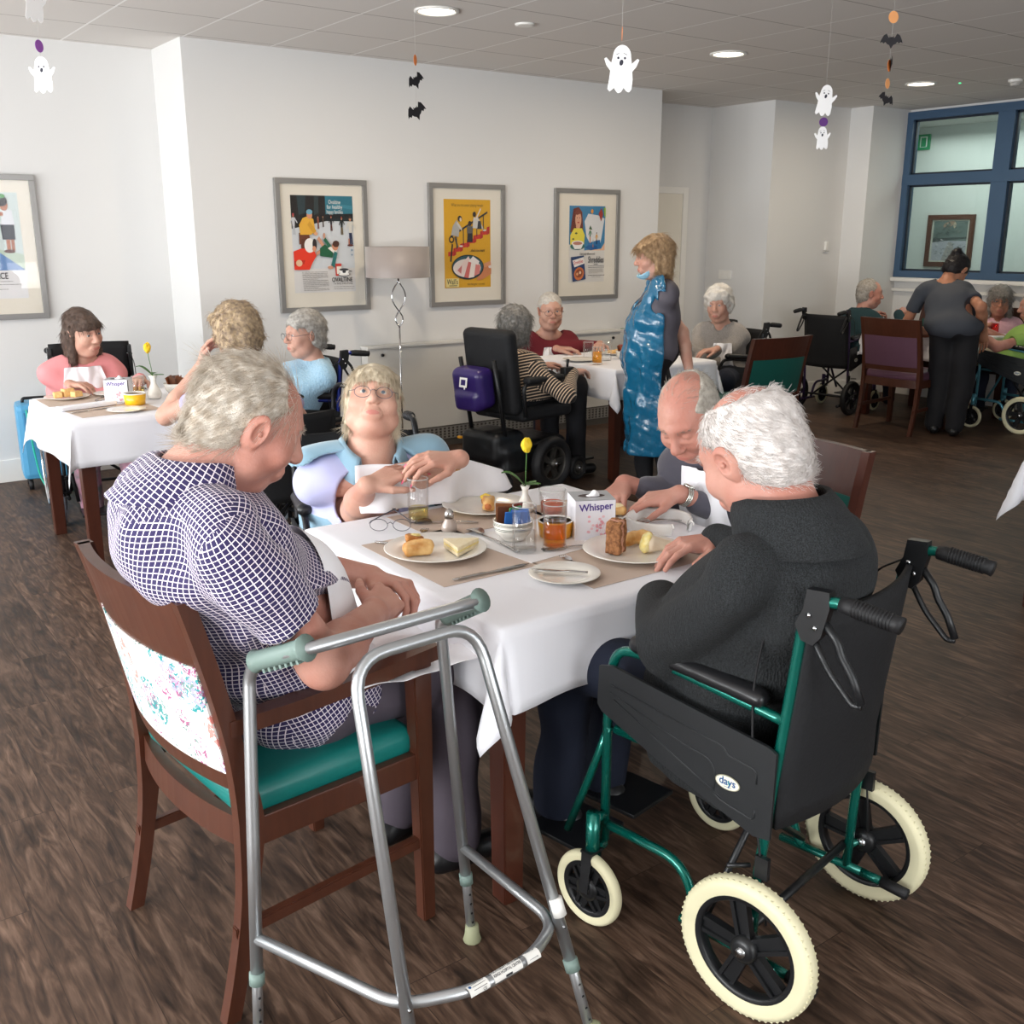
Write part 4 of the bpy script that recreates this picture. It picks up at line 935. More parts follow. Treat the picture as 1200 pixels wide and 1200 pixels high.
def wheelchair(label, loc, rz, col, group=None, tyre=None, badge=True, lever=True, big=False, R_=.158, tyre_w=.046, detail=True, seat_m=None, backtop=.90, frame_name=None, pads=True, handles=True):
    """attendant wheelchair, faces +y; origin on the floor between the rear wheels"""
    t = thing('wheelchair', label, 'wheelchair', loc, rz, group); tyre = tyre or CREAM; X = .225; r = .0115; Fm = col
    fr_ = MB()
    for q in (-1, 1):
        x = q*X
        fr_.tube([(x, .02, .10), (x, .015, .30), (x, -.005, .50), (x, -.035, .80), (x, -.045, .905), (x, -.09, .94), (x, -.17, .935)], r, 10, fillet=.05)
        fr_.tube([(x, .015, .49), (x, .40, .50)], r, 10)                                  # seat rail
        fr_.tube([(x, -.02, .665), (x, .03, .672), (x, .31, .705), (x, .405, .700), (x, .425, .60), (x, .425, .20)], r, 10, fillet=.06)   # arm loop down to front post
        fr_.tube([(x, .42, .245), (x, .20, .24), (x, .155, .12), (x, .14, .10)], r, 10, fillet=.06); fr_.tube([(x, .20, .098), (x, -.02, .098)], r*.95, 10)
        fr_.tube([(q*(X+.045), .425, .17), (q*(X+.045), .425, .29)], .017, 12); fr_.tube([(x, .425, .27), (q*(X+.045), .425, .27)], r, 8); fr_.tube([(x, .425, .19), (q*(X+.045), .425, .19)], r, 8)
        fr_.tube([(x, .42, .50), (x, .47, .36), (x*.9, .56, .16)], r*.9, 8, fillet=.04)   # footrest hanger
        fr_.tube([(x, -.02, .098), (x, -.075, .095)], r, 8); fr_.tube([(x-.0, .02, .155), (q*(X+.06), .0, .155)], .009, 8)
    fr_.build('frame', Fm, t)
    cr = MB(); cr.tube([(-X, .14, .12), (X, .16, .47)], .009, 8); cr.tube([(X, .14, .12), (-X, .16, .47)], .009, 8); cr.tube([(-X, .03, .155), (X, .03, .155)], .010, 8); cr.tube([(-X, .40, .20), (X, .40, .20)], .008, 8) if False else None
    cr.build('cross_brace', BLKP, t)
    for q in (-1, 1): MB().tube([(q*X, -.070, .095), (q*X, -.135, .090)], .0145, 10).build('tipping_lever_sleeve', RUB, t)
    st = sdf_mesh([rbox((0, .20, .497), (X-.004, .215, .016), .012, k=.01)], .012); mesh_obj('seat', [st], seat_m or BLKF, t)
    P = []; nz = 12; nx = 10
    for i in range(nx+1):
        for j in range(nz+1):
            u_ = i/nx*2-1; z = .42+(backtop-.42)*j/nz; bow = .045*(1-u_*u_)*(1 if j < nz-1 else .9); yy = .0-.045*max(0, (z-.5)/.4); P.append((u_*X, yy-bow-.012, z))
    mb = MB(); mb.grid(P, nx+1, nz+1); b_ = mb.build('backrest', seat_m or BLKF, t); so = b_.modifiers.new('s', 'SOLIDIFY'); so.thickness = .014; so.offset = 0
    for q in (-1, 1):
        x = q*X
        w_ = wheel('w', (q*(X+.052 if not big else X+.05), .0, R_ if not big else .29), R_ if not big else .29, tyre_w if not big else .034, tyre, BLKP if not big else CHR, t, 5 if not big else 0, detail and not big, 'wide' if not big else 'wire', 0, big)
        cw = wheel('w', (q*(X+.055), .425, .095), .095, .028, CREAM if not big else GREYT, BLKP, t, 6, False); cw.name = 'caster_tyre'
        f_ = MB()
        for p in (-1, 1): f_.beam((q*(X+.055)+p*.021, .425, .090), (q*(X+.048)+p*.018, .425, .190), .004, .024, (0, 1, 0), 0, .004, .03)
        f_.box((q*(X+.048), .425, .193), (.044, .034, .006)); f_.build('caster_fork', BLKP, t)
        # side panel under the arm
        pl = [(.435, .655), (.40, .665), (.0, .610), (-.02, .600), (-.018, .405), (.02, .400), (.25, .475), (.425, .545), (.438, .560)]
        m = MB(); xo = x+q*.016; m.prism([(a, b) for a, b in pl], 0, q*.008, lambda a, b, z, xo=xo: V((xo+z, a, b)))
        sp = fix_normals(m.build('side_panel', mat('moulded_black_panel', '1E2022', .42, bump=(500, .05)), t))
        rb = MB(); xs = xo+q*.0095
        for path in ([(.40, .62), (.10, .575), (.09, .56), (.02, .55), (.02, .52)], [(.40, .60), (.20, .545), (.13, .535), (.115, .50), (.12, .46), (.10, .45), (.02, .435), (.02, .462)], [(.39, .585), (.20, .50), (.10, .455)]):
            rb.tube([(xs-q*.0015, a, b) for a, b in path], .0022, 5, fillet=.02)
        rb.build('ridge', mat('moulded_black_panel', '1E2022', .42), sp)
        if badge: logo_days(sp, lambda a, b, z, q=q, xs=xs: V((xs+q*(z+.0005), .085-q*a*(1 if q > 0 else 1)*(-1 if q > 0 else -1)*-1 if False else .085+(a if q > 0 else -a), .498+b)), .030)
        if pads:
            arm = sdf_mesh([cap((x, .045, .700), (x, .34, .728), .020, .022, .01), rbox((x, .19, .712), (.024, .17, .014), .012, np.array(Euler((.095, 0, 0)).to_matrix()), .01)], .008)
            mesh_obj('armrest_pad', [arm], mat('arm_pad', '1A1A1C', .35), t)
        if handles:
            g = MB(); g.tube([(x, -.115, .937), (x, -.13, .937), (x, -.22, .928), (x, -.232, .926)], [.0150, .0168, .0160, .0172], 14)
            for k in range(12): g.tube([(x, -.140-k*.0065, .9365-k*.0007), (x, -.143-k*.0065, .9363-k*.0007)], .0182, 14)
            g.build('push_handle', RUB, t)
        if lever:
            m = MB(); yz = lambda a, b, z, x=x, q=q: V((x-q*0+z, a, b))
            m.prism([(-.050, .955), (-.095, .958), (-.098, .925), (-.085, .865), (-.070, .845), (-.045, .850), (-.030, .880), (-.045, .915)], -.011, .011, yz)
            br = fix_normals(m.build('brake_bracket', BLKP, t))
            lv = MB(); lv.tube([(x, -.060, .865), (x, -.10, .80), (x, -.155, .745), (x, -.172, .748)], .0068, 8, fillet=.02); lv.tube([(x, -.085, .895), (x, -.115, .86), (x, -.125, .835), (x, -.150, .80), (x, -.172, .752)], .0085, 8, fillet=.01)
            lv.build('brake_lever', BLKP, br); bo = MB()
            for a, b in ((-.058, .905), (-.072, .882)):
                for qq in (-1, 1): bo.lathe([(.0001, 0), (.005, 0), (.005, .004), (.0001, .005)], (x+qq*.011, a, b), 10, Matrix.Rotation(qq*pi/2, 3, 'Y'))
            bo.build('bolt', GLV, br)
            cb = MB(); cb.tube([(x, -.04, .905), (x+q*.01, .03, .86), (x+q*.012, .05, .72), (x+q*.02, .03, .50), (x+q*.02, .0, .35), (x+q*.014, -.02, .20)], .0026, 6, fillet=.06)
            cb.build('brake_cable', RUB, t)
        bk = MB(); bk.box((x+q*.02, -.005, .335 if not big else .5), (.012, .03, .05)); bk.tube([(x+q*.025, .02, .332), (x+q*.06, .055, .332)], .005, 6); bk.build('parking_brake', BLKP, t)
        fp = MB(); fp.span((q*.02, .52, .100), (q*.20, .70, .112), .003); fp.build('footplate', BLKP, t)
    for q in (-1, 1):
        s_ = MB(); s_.tube([(q*(X+.01), .02, .16), (q*(X+.01), .02, .20)], .008, 8); s_.build('cable_adjuster', GLV, t)
    return t
def walker():
    t = thing('walking_frame', 'silver aluminium walking frame with grey hand grips standing in front of the table', 'walking frame', (.90, 1.55, 0))
    O = V((.90, 1.55, 0)); L = lambda *p: V(p)-O; AL = mat('brushed_aluminium', 'B9BCBE', .34, metal=.85, bump=(300, .04)); GP = mat('sage_grey_rubber', '72857E', .55); r = .0128
    RL, RR, FL, FR = L(.585, 1.675, 0), L(1.128, 1.712, 0), L(.748, 1.290, 0), L(1.155, 1.305, 0); on = lambda a, b, z: a+(b-a)*(z/b.z)
    tRL, tRR = L(.655, 1.765, .80), L(1.078, 1.745, .80)
    up = MB(); up.tube([on(RL, tRL, .165), on(RL, tRL, .5), tRL+V((0, 0, -.02)), L(.662, 1.74, .815), L(.700, 1.625, .868), L(.760, 1.618, .872), L(1.06, 1.637, .872), L(1.112, 1.648, .868), L(1.085, 1.735, .81), tRR, on(RR, tRR, .165)], r, 14, fillet=.045); up.build('handle_tube', AL, t)
    lo = MB(); lo.tube([on(FL, L(.790, 1.592, .838), .165), L(.790, 1.592, .838), L(1.078, 1.612, .838), on(FR, L(1.078, 1.612, .838), .165)], r, 14, fillet=.075); lo.build('front_frame_tube', AL, t)
    mid = MB(); pRL, pRR = on(RL, tRL, .25), on(RR, tRR, .25); pFL = FL+(L(.790, 1.592, .838)-FL)*.285; pFR = FR+(L(1.078, 1.612, .838)-FR)*.285
    mid.tube([pRL, pFL+(pRL-pFL)*.05+V((0, 0, -.006)), (pFL*2+pFR)/3+V((.0, -.045, 0)), (pFL+pFR*2)/3+V((.02, -.04, 0)), pFR+(pRR-pFR)*.05+V((0, 0, -.006)), pRR], r*.92, 12, fillet=.05)
    mo = mid.build('lower_bar', AL, t)
    for a, b in ((RL, tRL), (RR, tRR), (FL, L(.790, 1.592, .838)), (FR, L(1.078, 1.612, .838))):
        d = (b-a).normalized(); lg = MB(); lg.tube([a+d*.02, a+d*.26], r*.83, 12)
        lo_ = lg.build('adjustable_leg', AL, t); h = MB()
        for k in range(4): h.lathe([(.0001, 0), (.003, 0), (.003, .001)], a+d*(.055+k*.025)+V((.0, -r*.83, 0)), 8, Matrix.Rotation(pi/2, 3, 'X'))
        h.build('pin_hole', RUB, lo_)
        MB().tube([a+d*.155, a+d*.18], r*1.22, 14).build('collar', GP, t)
        f = MB(); f.lathe([(.020, .0), (.0215, .004), (.0175, .018), (.0155, .042), (.011, .044)], a, 20); f.build('rubber_foot', mat('olive_rubber', '8C8E70', .6), t)
    for a, b in ((L(.662, 1.742, .817), L(.712, 1.618, .874)), (L(1.088, 1.735, .816), L(1.112, 1.640, .874))):
        d = (b-a).normalized(); g = MB(); n = 16; pts = [a+(b-a)*i/n for i in range(n+1)]; g.tube(pts, [.0195+(.007 if i == n else 0)+(.004 if i in (0, n-1) else 0) for i in range(n+1)], 16)
        dn = d.cross(V((0, 0, 1))).cross(d).normalized()
        for k in range(7): g.box(a+(b-a)*(.15+k*.11)-dn*.020, (.018, .006, .010), d.to_track_quat('Y', 'Z').to_matrix())
        g.build('hand_grip', GP, t)
    # stickers on the lower bar
    p0 = (pFL*2+pFR)/3+V((.0, -.045, 0)); p1 = (pFL+pFR*2)/3+V((.02, -.04, 0)); d = (p1-p0).normalized(); nrm = V((0, 0, 1)); o_ = d.cross(nrm)
    INK = mat('sticker_ink', '2A2C30', .6); ST = mat('sticker_white', 'E6E4DE', .45); ln = (p1-p0).length
    for s0, s1, kind in ((-.12, .20, 0), (.28, .76, 1), (.84, 1.08, 2)):
        st = MB(); P = []
        for i in range(8):
            for k in range(9):
                a = -.75+2.3*k/8; dirv = (nrm*cos(a)+o_*sin(a)); P.append(p0+d*ln*(s0+(s1-s0)*i/7)+dirv*(r*.92+.0006))
        st.grid(P, 8, 9); so_ = st.build('sticker', ST, mo)
        def fn(x, y, z, s0=s0, s1=s1): a = .40-y/(r*.92); return p0+d*(ln*(s0+s1)/2+x)+(nrm*cos(a)+o_*sin(a))*(r*.92+.0011+z*.3)
        F_ = Flat(fn, .0002); hw = ln*(s1-s0)/2
        if kind == 1: F_.text('PHYSIOTHERAPY DEPARTMENT', 0, .0075, .0078, INK, 'CENTER', .0001, sx=.72).text('KINGS HOSPITAL CENTRE', 0, -.001, .0078, INK, 'CENTER', .0001, sx=.72); F_.rect(-.008, -.0125, .008, -.0085, INK)
        elif kind == 0:
            for k in range(3): F_.rect(-hw*.55, .008-k*.006, hw*.75, .0072-k*.006, INK)
            F_.text('CE', hw*.45, -.010, .007, INK, 'CENTER').ell(-hw*.75, .004, .003, .003, mat('badge_blue', '1D4F86', .4))
        else:
            x = -hw*.6
            while x < hw*.6: ww = random.choice((.0006, .0011, .0017)); F_.rect(x, -.008, x+ww, .009, INK); x += ww+random.choice((.0007, .0013))
        F_.build('printing', so_)
    MB().tube([pFR+V((0, 0, .02)), pFR+V((-.004, .012, .055))], r*1.12, 14).build('white_label', ST, t)
    for p in (pFL, pFR): MB().lathe([(.0001, -.016), (.0035, -.016), (.0035, .016), (.0001, .016)], p, 8, Matrix.Rotation(pi/2, 3, 'X')).build('screw', GLV, t)
    return t
# ------------------------------------------------------------------ furniture placed
FLORAL = floral_mat()
TX0, TX1, TY0, TY1 = 1.235, 2.205, 1.74, 2.735
table('square wooden dining table in the foreground under a white cloth', TX0, TX1, TY0, TY1, WD, 'white tablecloth on the large foreground table with one corner hanging low', .20, seed=3)
table('wooden dining table at the far left where the woman in pink sits', 1.11, 2.02, 5.05, 5.93, WD, 'white tablecloth on the far left table beside the blue case', .22, seed=5, amp=.8)
table('dining table in the middle of the room beside the standing carer', 4.47, 5.40, 5.0, 5.92, WD, 'white tablecloth on the middle table beside the blue plastic apron', .20, seed=6)
table('dark wooden dining table at the right in front of the blue framed window', 8.12, 8.98, 4.76, 5.72, WDK, 'white tablecloth on the right table below the blue framed window', .20, seed=8)
chair('reddish brown armchair with teal seat and floral back in the left foreground', (.828, 2.082, 0), -radians(84.5), WDR, FLORAL, TEAL, True)
chair('reddish wooden chair with plum back panel standing left of the bending carer', (7.78, 5.03, 0), -radians(88), WDR, PURP, PURP, False)
chair('dark wooden chair with green back panel in front of the white-haired woman', (5.53, 4.80, 0), radians(-4), WDK, GREENV, GREENV, False)
chair('dark wooden chair under the bald man at the foreground table', (2.45, 2.135, 0), radians(90), WDK, GREENV, TEAL, False)
chair('dark wooden chair with green back against the right wall beside the bending carer', (9.16, 5.72, 0), radians(90), WDK, GREENV, GREENV, False)
chair('dark wooden chair with the woman in pink cardigan on it by the right wall', (9.20, 5.06, 0), radians(90), WDK, WDK, GREENV, False)
GREENF = mat('metallic_green_frame', '08695C', .25, metal=.55, coat=.5); BLUEF = mat('metallic_blue_frame', '1C2E86', .3, metal=.5, coat=.4); PURF = mat('metallic_purple_frame', '3B2D4E', .35, metal=.5); AQUA = mat('pale_blue_frame', '5E9FB0', .3, metal=.5); BLKFR = mat('black_frame', '16171A', .35, metal=.3)
wheelchair('green framed wheelchair with cream tyres in the right foreground', (1.744, 1.235, 0), radians(10.2), GREENF)
wheelchair('purple framed wheelchair with black tyres under the man in dark green', (7.95, 5.97, 0), radians(-84), PURF, tyre=RUB, detail=False)
wheelchair('pale blue framed wheelchair with cream tyres at the right edge', (8.60, 4.29, 0), radians(2), AQUA, detail=False, lever=False)
wheelchair('blue framed wheelchair under the woman in the light blue cardigan', (2.64, 5.62, 0), radians(90), BLUEF, tyre=RUB, big=True, badge=False)
wheelchair('dark wheelchair with large grey wheels behind the far left table', (1.56, 6.42, 0), radians(172), BLKFR, big=True, badge=False, tyre=GREYT, backtop=.98)
wheelchair('black wheelchair with wire spoked wheels under the woman in the blue fleece vest', (1.68, 3.27, 0), radians(160), BLKFR, big=True, badge=False, tyre=RUB, lever=False)
wheelchair('dark wheelchair under the white-haired woman in the grey cardigan', (6.15, 5.47, 0), radians(90), BLKFR, badge=False, detail=False, tyre=RUB)
walker()
# ------------------------------------------------------------------ framed posters
FRS = mat('silver_picture_frame', '9C9A97', .35, metal=.6); MATB = mat('cream_mount_board', 'E3DCCE', .8)
def C(h, r=.6): return mat('ink_'+h, h, r)
def picture(label, loc, w_, h_, az, draw, pw, ph, py=0, frame=FRS, board=MATB, fw=.035, dep=.03, glass=True, group=None):
    """picture on a wall; az turns it so that its face looks along the local -y"""
    t = thing('framed_picture', label, 'picture', loc, az, group)
    f = MB()
    for a, b in (((-w_/2, h_/2-fw), (w_/2, h_/2)), ((-w_/2, -h_/2), (w_/2, -h_/2+fw)), ((-w_/2, -h_/2+fw), (-w_/2+fw, h_/2-fw)), ((w_/2-fw, -h_/2+fw), (w_/2, h_/2-fw))): f.span((a[0], -dep, a[1]), (b[0], 0, b[1]), .002)
    f.build('frame', frame, t); MB().span((-w_/2+fw, -dep*.45, -h_/2+fw), (w_/2-fw, 0, h_/2-fw)).build('mount_board', board, t)
    F_ = Flat(lambda x, y, z: V(((x-.5)*pw, -dep*.45-.0004-z, (y-.5)*ph+py)), .00018); draw(F_); F_.build('print', t)
    if glass: MB().add([V((-w_/2+fw, -dep*.8, -h_/2+fw)), V((w_/2-fw, -dep*.8, -h_/2+fw)), V((w_/2-fw, -dep*.8, h_/2-fw)), V((-w_/2+fw, -dep*.8, h_/2-fw))], [(0, 1, 2, 3)]).build('glass', PICG, t)
    return t
def figure(F_, x, y, h, top, legs, skin='C98E6C', hair='3A241A', lean=0, arms=1, legc=None):
    w_ = h*.16
    F_.line((x-w_*.25, y), (x-w_*.2+lean*.3, y+h*.42), h*.085, C(legs)); F_.line((x+w_*.5, y), (x+w_*.2+lean*.3, y+h*.42), h*.085, C(legs))
    F_.poly([(x-w_*.5+lean*.3, y+h*.40), (x+w_*.5+lean*.3, y+h*.40), (x+w_*.75+lean, y+h*.80), (x-w_*.75+lean, y+h*.80)], C(top))
    if arms: F_.line((x+w_*.6+lean, y+h*.76), (x+w_*1.7+lean, y+h*.55), h*.06, C(top)); F_.line((x-w_*.6+lean, y+h*.76), (x-w_*1.5+lean, y+h*.52), h*.06, C(top))
    F_.ell(x+lean*1.1, y+h*.89, h*.062, h*.085, C(skin), 14); F_.ell(x+lean*1.1, y+h*.94, h*.07, h*.055, C(hair), 14)
def lines_block(F_, x0, x1, y1, n, dy, col='6B6560', th=.004):
    rs = random.Random(3)
    for k in range(n):
        x = x0; y = y1-k*dy; xe = x1 if k % 6 != 5 else x0+(x1-x0)*.6
        while x < xe: q = min(xe, x+rs.uniform(.02, .07)); F_.rect(x, y-th/2, q, y+th/2, C(col)); x = q+.008
def art_skating(F_):
    F_.rect(0, 0, 1, 1, C('D9D6D3')); F_.rect(0, .25, 1, 1, C('CFD3D6')); F_.rect(0, .80, 1, 1, C('2E7385')); F_.rect(0, .74, 1, .81, C('1D2A2E'))
    F_.poly([(0, .66), (.55, .74), (.55, 1), (0, 1)], C('1E1B1A')); F_.poly([(.12, .80), (.22, .82), (.24, 1), (.1, 1)], C('2A3A3E')); F_.poly([(.36, .80), (.44, .82), (.44, 1), (.38, 1)], C('2F3B3C')); F_.poly([(.55, .76), (1, .78), (1, .82), (.55, .81)], C('14191B'))
    F_.poly([(.55, .86), (.8, .88), (1, .86), (1, .90), (.7, .92)], C('3D8496'))
    F_.text('Ovaltine', .70, .935, .058, C('EFEDE6'), 'CENTER'); F_.text('for healthy', .70, .885, .058, C('EFEDE6'), 'CENTER'); F_.text('happy families', .70, .835, .056, C('EFEDE6'), 'CENTER', sx=.85)
    figure(F_, .03, .60, .22, 'C9C9CC', 'B7B9BD', 'B76B55', 'B4454A'); figure(F_, .42, .66, .14, '8A4A34', '6B3A2A', arms=0); figure(F_, .50, .68, .12, '4A3A30', '57473A', arms=0)
    figure(F_, .63, .64, .16, '27262A', '5E3026', hair='7A2E26'); figure(F_, .80, .60, .19, '1E2422', '6A5A3A', hair='8C3B30')
    figure(F_, .94, .50, .30, 'D8D4C9', '26304E', hair='3A2A24', legc=1); F_.rect(.90, .50, .92, .56, C('C07B5E')); F_.ell(.93, .49, .05, .012, C('5E2A22')); F_.ell(.95, .44, .02, .012, C('8FA3B5')); F_.ell(.95, .39, .015, .01, C('8FA3B5'))
    # an adult in a yellow jumper bending to a child on the ice, and a child in red
    F_.poly([(.10, .50), (.28, .52), (.26, .62), (.10, .62)], C('6A3A22')); F_.poly([(.12, .40), (.20, .40), (.22, .56), (.13, .56)], C('5A301E')); F_.poly([(.12, .60), (.30, .60), (.36, .66), (.34, .76), (.26, .79), (.17, .77), (.11, .70)], C('D9A43A'))
    F_.line((.26, .72), (.36, .62), .055, C('C8932F')); F_.ell(.37, .61, .03, .018, C('D09A78')); F_.ell(.28, .80, .045, .038, C('C98A6A')); F_.ell(.28, .832, .05, .026, C('6E9FB2')); 
    F_.poly([(0, .24), (.24, .24), (.30, .32), (.36, .38), (.32, .46), (.12, .46), (0, .43)], C('D9361F')); F_.poly([(0, .28), (.16, .30), (.18, .34), (0, .33)], C('B62A18')); F_.ell(.08, .31, .05, .035, C('D8B08E')); F_.ell(.26, .49, .085, .075, C('E6E2DC')); F_.ell(.34, .50, .035, .06, C('2A2224')); F_.ell(.33, .455, .03, .03, C('C98A6A'))
    F_.line((.40, .57), (.52, .44), .045, C('C58F75')); F_.line((.36, .40), (.46, .45), .035, C('C58F75')); F_.poly([(.42, .38), (.62, .36), (.64, .44), (.50, .50), (.42, .46)], C('1F5A3C')); F_.line((.62, .44), (.50, .56), .045, C('246046')); F_.ell(.50, .59, .018, .03, C('C58F75')); F_.poly([(.55, .46), (.66, .40), (.70, .44), (.60, .48)], C('E4DDD2'))
    F_.line((.68, .42), (.62, .27), .055, C('2B6A66')); F_.ell(.58, .26, .045, .018, C('C58F75')); F_.ell(.67, .48, .05, .045, C('C98A6A')); F_.ell(.685, .505, .055, .035, C('4A2C22'))
    F_.rect(.66, .17, .76, .30, C('C23A30')); F_.rect(.68, .19, .76, .27, C('E5DDD0')); F_.ell(.80, .185, .10, .022, C('3B3B3E')); F_.ell(.80, .187, .09, .017, C('E8E5E0')); F_.poly([(.74, .19), (.86, .19), (.88, .235), (.72, .235)], C('F2F0EC')); F_.ell(.80, .235, .08, .014, C('3B3B3E')); F_.ell(.80, .212, .03, .014, C('3B3B3E')); F_.line((.88, .22), (.93, .215), .008, C('3B3B3E'))
    F_.text('OVALTINE', .765, .128, .064, C('1A1A1C'), 'CENTER', .0010, sx=1.15); F_.text('The family drink of today', .775, .090, .034, C('4A4644'), 'CENTER', sx=.95); lines_block(F_, .62, .96, .055, 2, .022)
    lines_block(F_, .11, .52, .215, 14, .0145)
def art_stairs(F_):
    Y_ = '#'; F_.rect(0, 0, 1, 1, C('D8A21C')); F_.text('What are the smart playing remain', .5, .935, .046, C('3A2A14'), 'CENTER', sx=1.05)
    st = []
    x, y = .08, .36
    for k in range(6): F_.poly([(x, y), (x+.14, y+.01), (x+.14, y+.06), (x, y+.05)], C('C9362A')); F_.poly([(x+.11, y), (x+.17, y+.02), (x+.17, y+.10), (x+.11, y+.09)], C('B22A24')); x += .145; y += .048
    F_.line((.13, .30), (.17, .50), .03, C('23242A')); F_.line((.13, .58), (.93, .86), .022, C('2A2B32'))
    for k in range(5): xx = .26+k*.145; F_.line((xx, .44+k*.048), (xx, .625+k*.05), .016, C('2A2B32'))
    F_.ell(.15, .55, .055, .040, C('23242A')); F_.ell(.15, .55, .030, .022, C('D8A21C'))
    F_.poly([(.14, .60), (.30, .58), (.33, .70), (.26, .77), (.18, .70)], C('A9A7A2')); F_.line((.27, .74), (.37, .66), .03, C('C9C5BE')); F_.ell(.33, .785, .045, .032, C('2A2528')); F_.ell(.345, .775, .022, .022, C('D8C7B4')); F_.line((.22, .58), (.28, .46), .03, C('4A4644')); F_.ell(.35, .475, .04, .010, C('D9D5CC'))
    F_.poly([(.48, .52), (.60, .52), (.60, .62), (.49, .62)], C('23242A')); F_.poly([(.48, .62), (.60, .62), (.61, .70), (.48, .70)], C('5E5A58')); F_.ell(.54, .73, .035, .03, C('2A2528'))
    F_.poly([(.60, .68), (.84, .67), (.72, .80), (.62, .80)], C('C9C5BE')); F_.poly([(.70, .67), (.80, .67), (.78, .76), (.72, .76)], C('3A3C44')); F_.ell(.64, .835, .035, .03, C('2A2528')); F_.line((.68, .79), (.78, .90), .022, C('E0D2C4')); F_.ell(.86, .655, .04, .010, C('D9D5CC'))
    F_.text("...that's ice cream!", .70, .425, .045, C('3A2A14'), 'CENTER', .0008)
    F_.poly([(.74, .20), (1, .30), (1, .15), (.80, .09), (.68, .08)], C('C97F52')); F_.poly([(.92, .27), (1, .30), (1, .22), (.95, .22)], C('E8D6D2')); F_.ell(.49, .235, .345, .142, C('10262E'), 40); F_.ell(.49, .24, .325, .126, C('2F5560'), 40)
    F_.ell(.47, .225, .30, .105, C('E6DCD6'), 36); F_.poly([(.22, .20), (.50, .36), (.56, .30), (.34, .13)], C('E9D3CF')); F_.poly([(.26, .20), (.36, .26), (.34, .16)], C('C77A78')); F_.poly([(.40, .12), (.50, .30), (.56, .29), (.50, .11)], C('CF6A66')); F_.poly([(.50, .11), (.57, .29), (.66, .28), (.62, .12)], C('EFE4DC')); F_.poly([(.62, .13), (.66, .28), (.76, .25), (.74, .16)], C('D8817C')); F_.poly([(.50, .30), (.60, .36), (.74, .30), (.70, .26)], C('F0E8E4'))
    F_.line((.84, .25), (.99, .28), .05, C('D9956A'))
    F_.rect(.01, .01, .29, .11, C('E3D08A')); F_.text("Wall's", .15, .068, .085, C('1B1A1A'), 'CENTER', .001, sx=1.1); F_.rect(.08, .022, .25, .030, C('2A2A2A'))
    F_.text('more than good - it is a treat', .66, .040, .036, C('3A2A14'), 'CENTER', sx=.9)
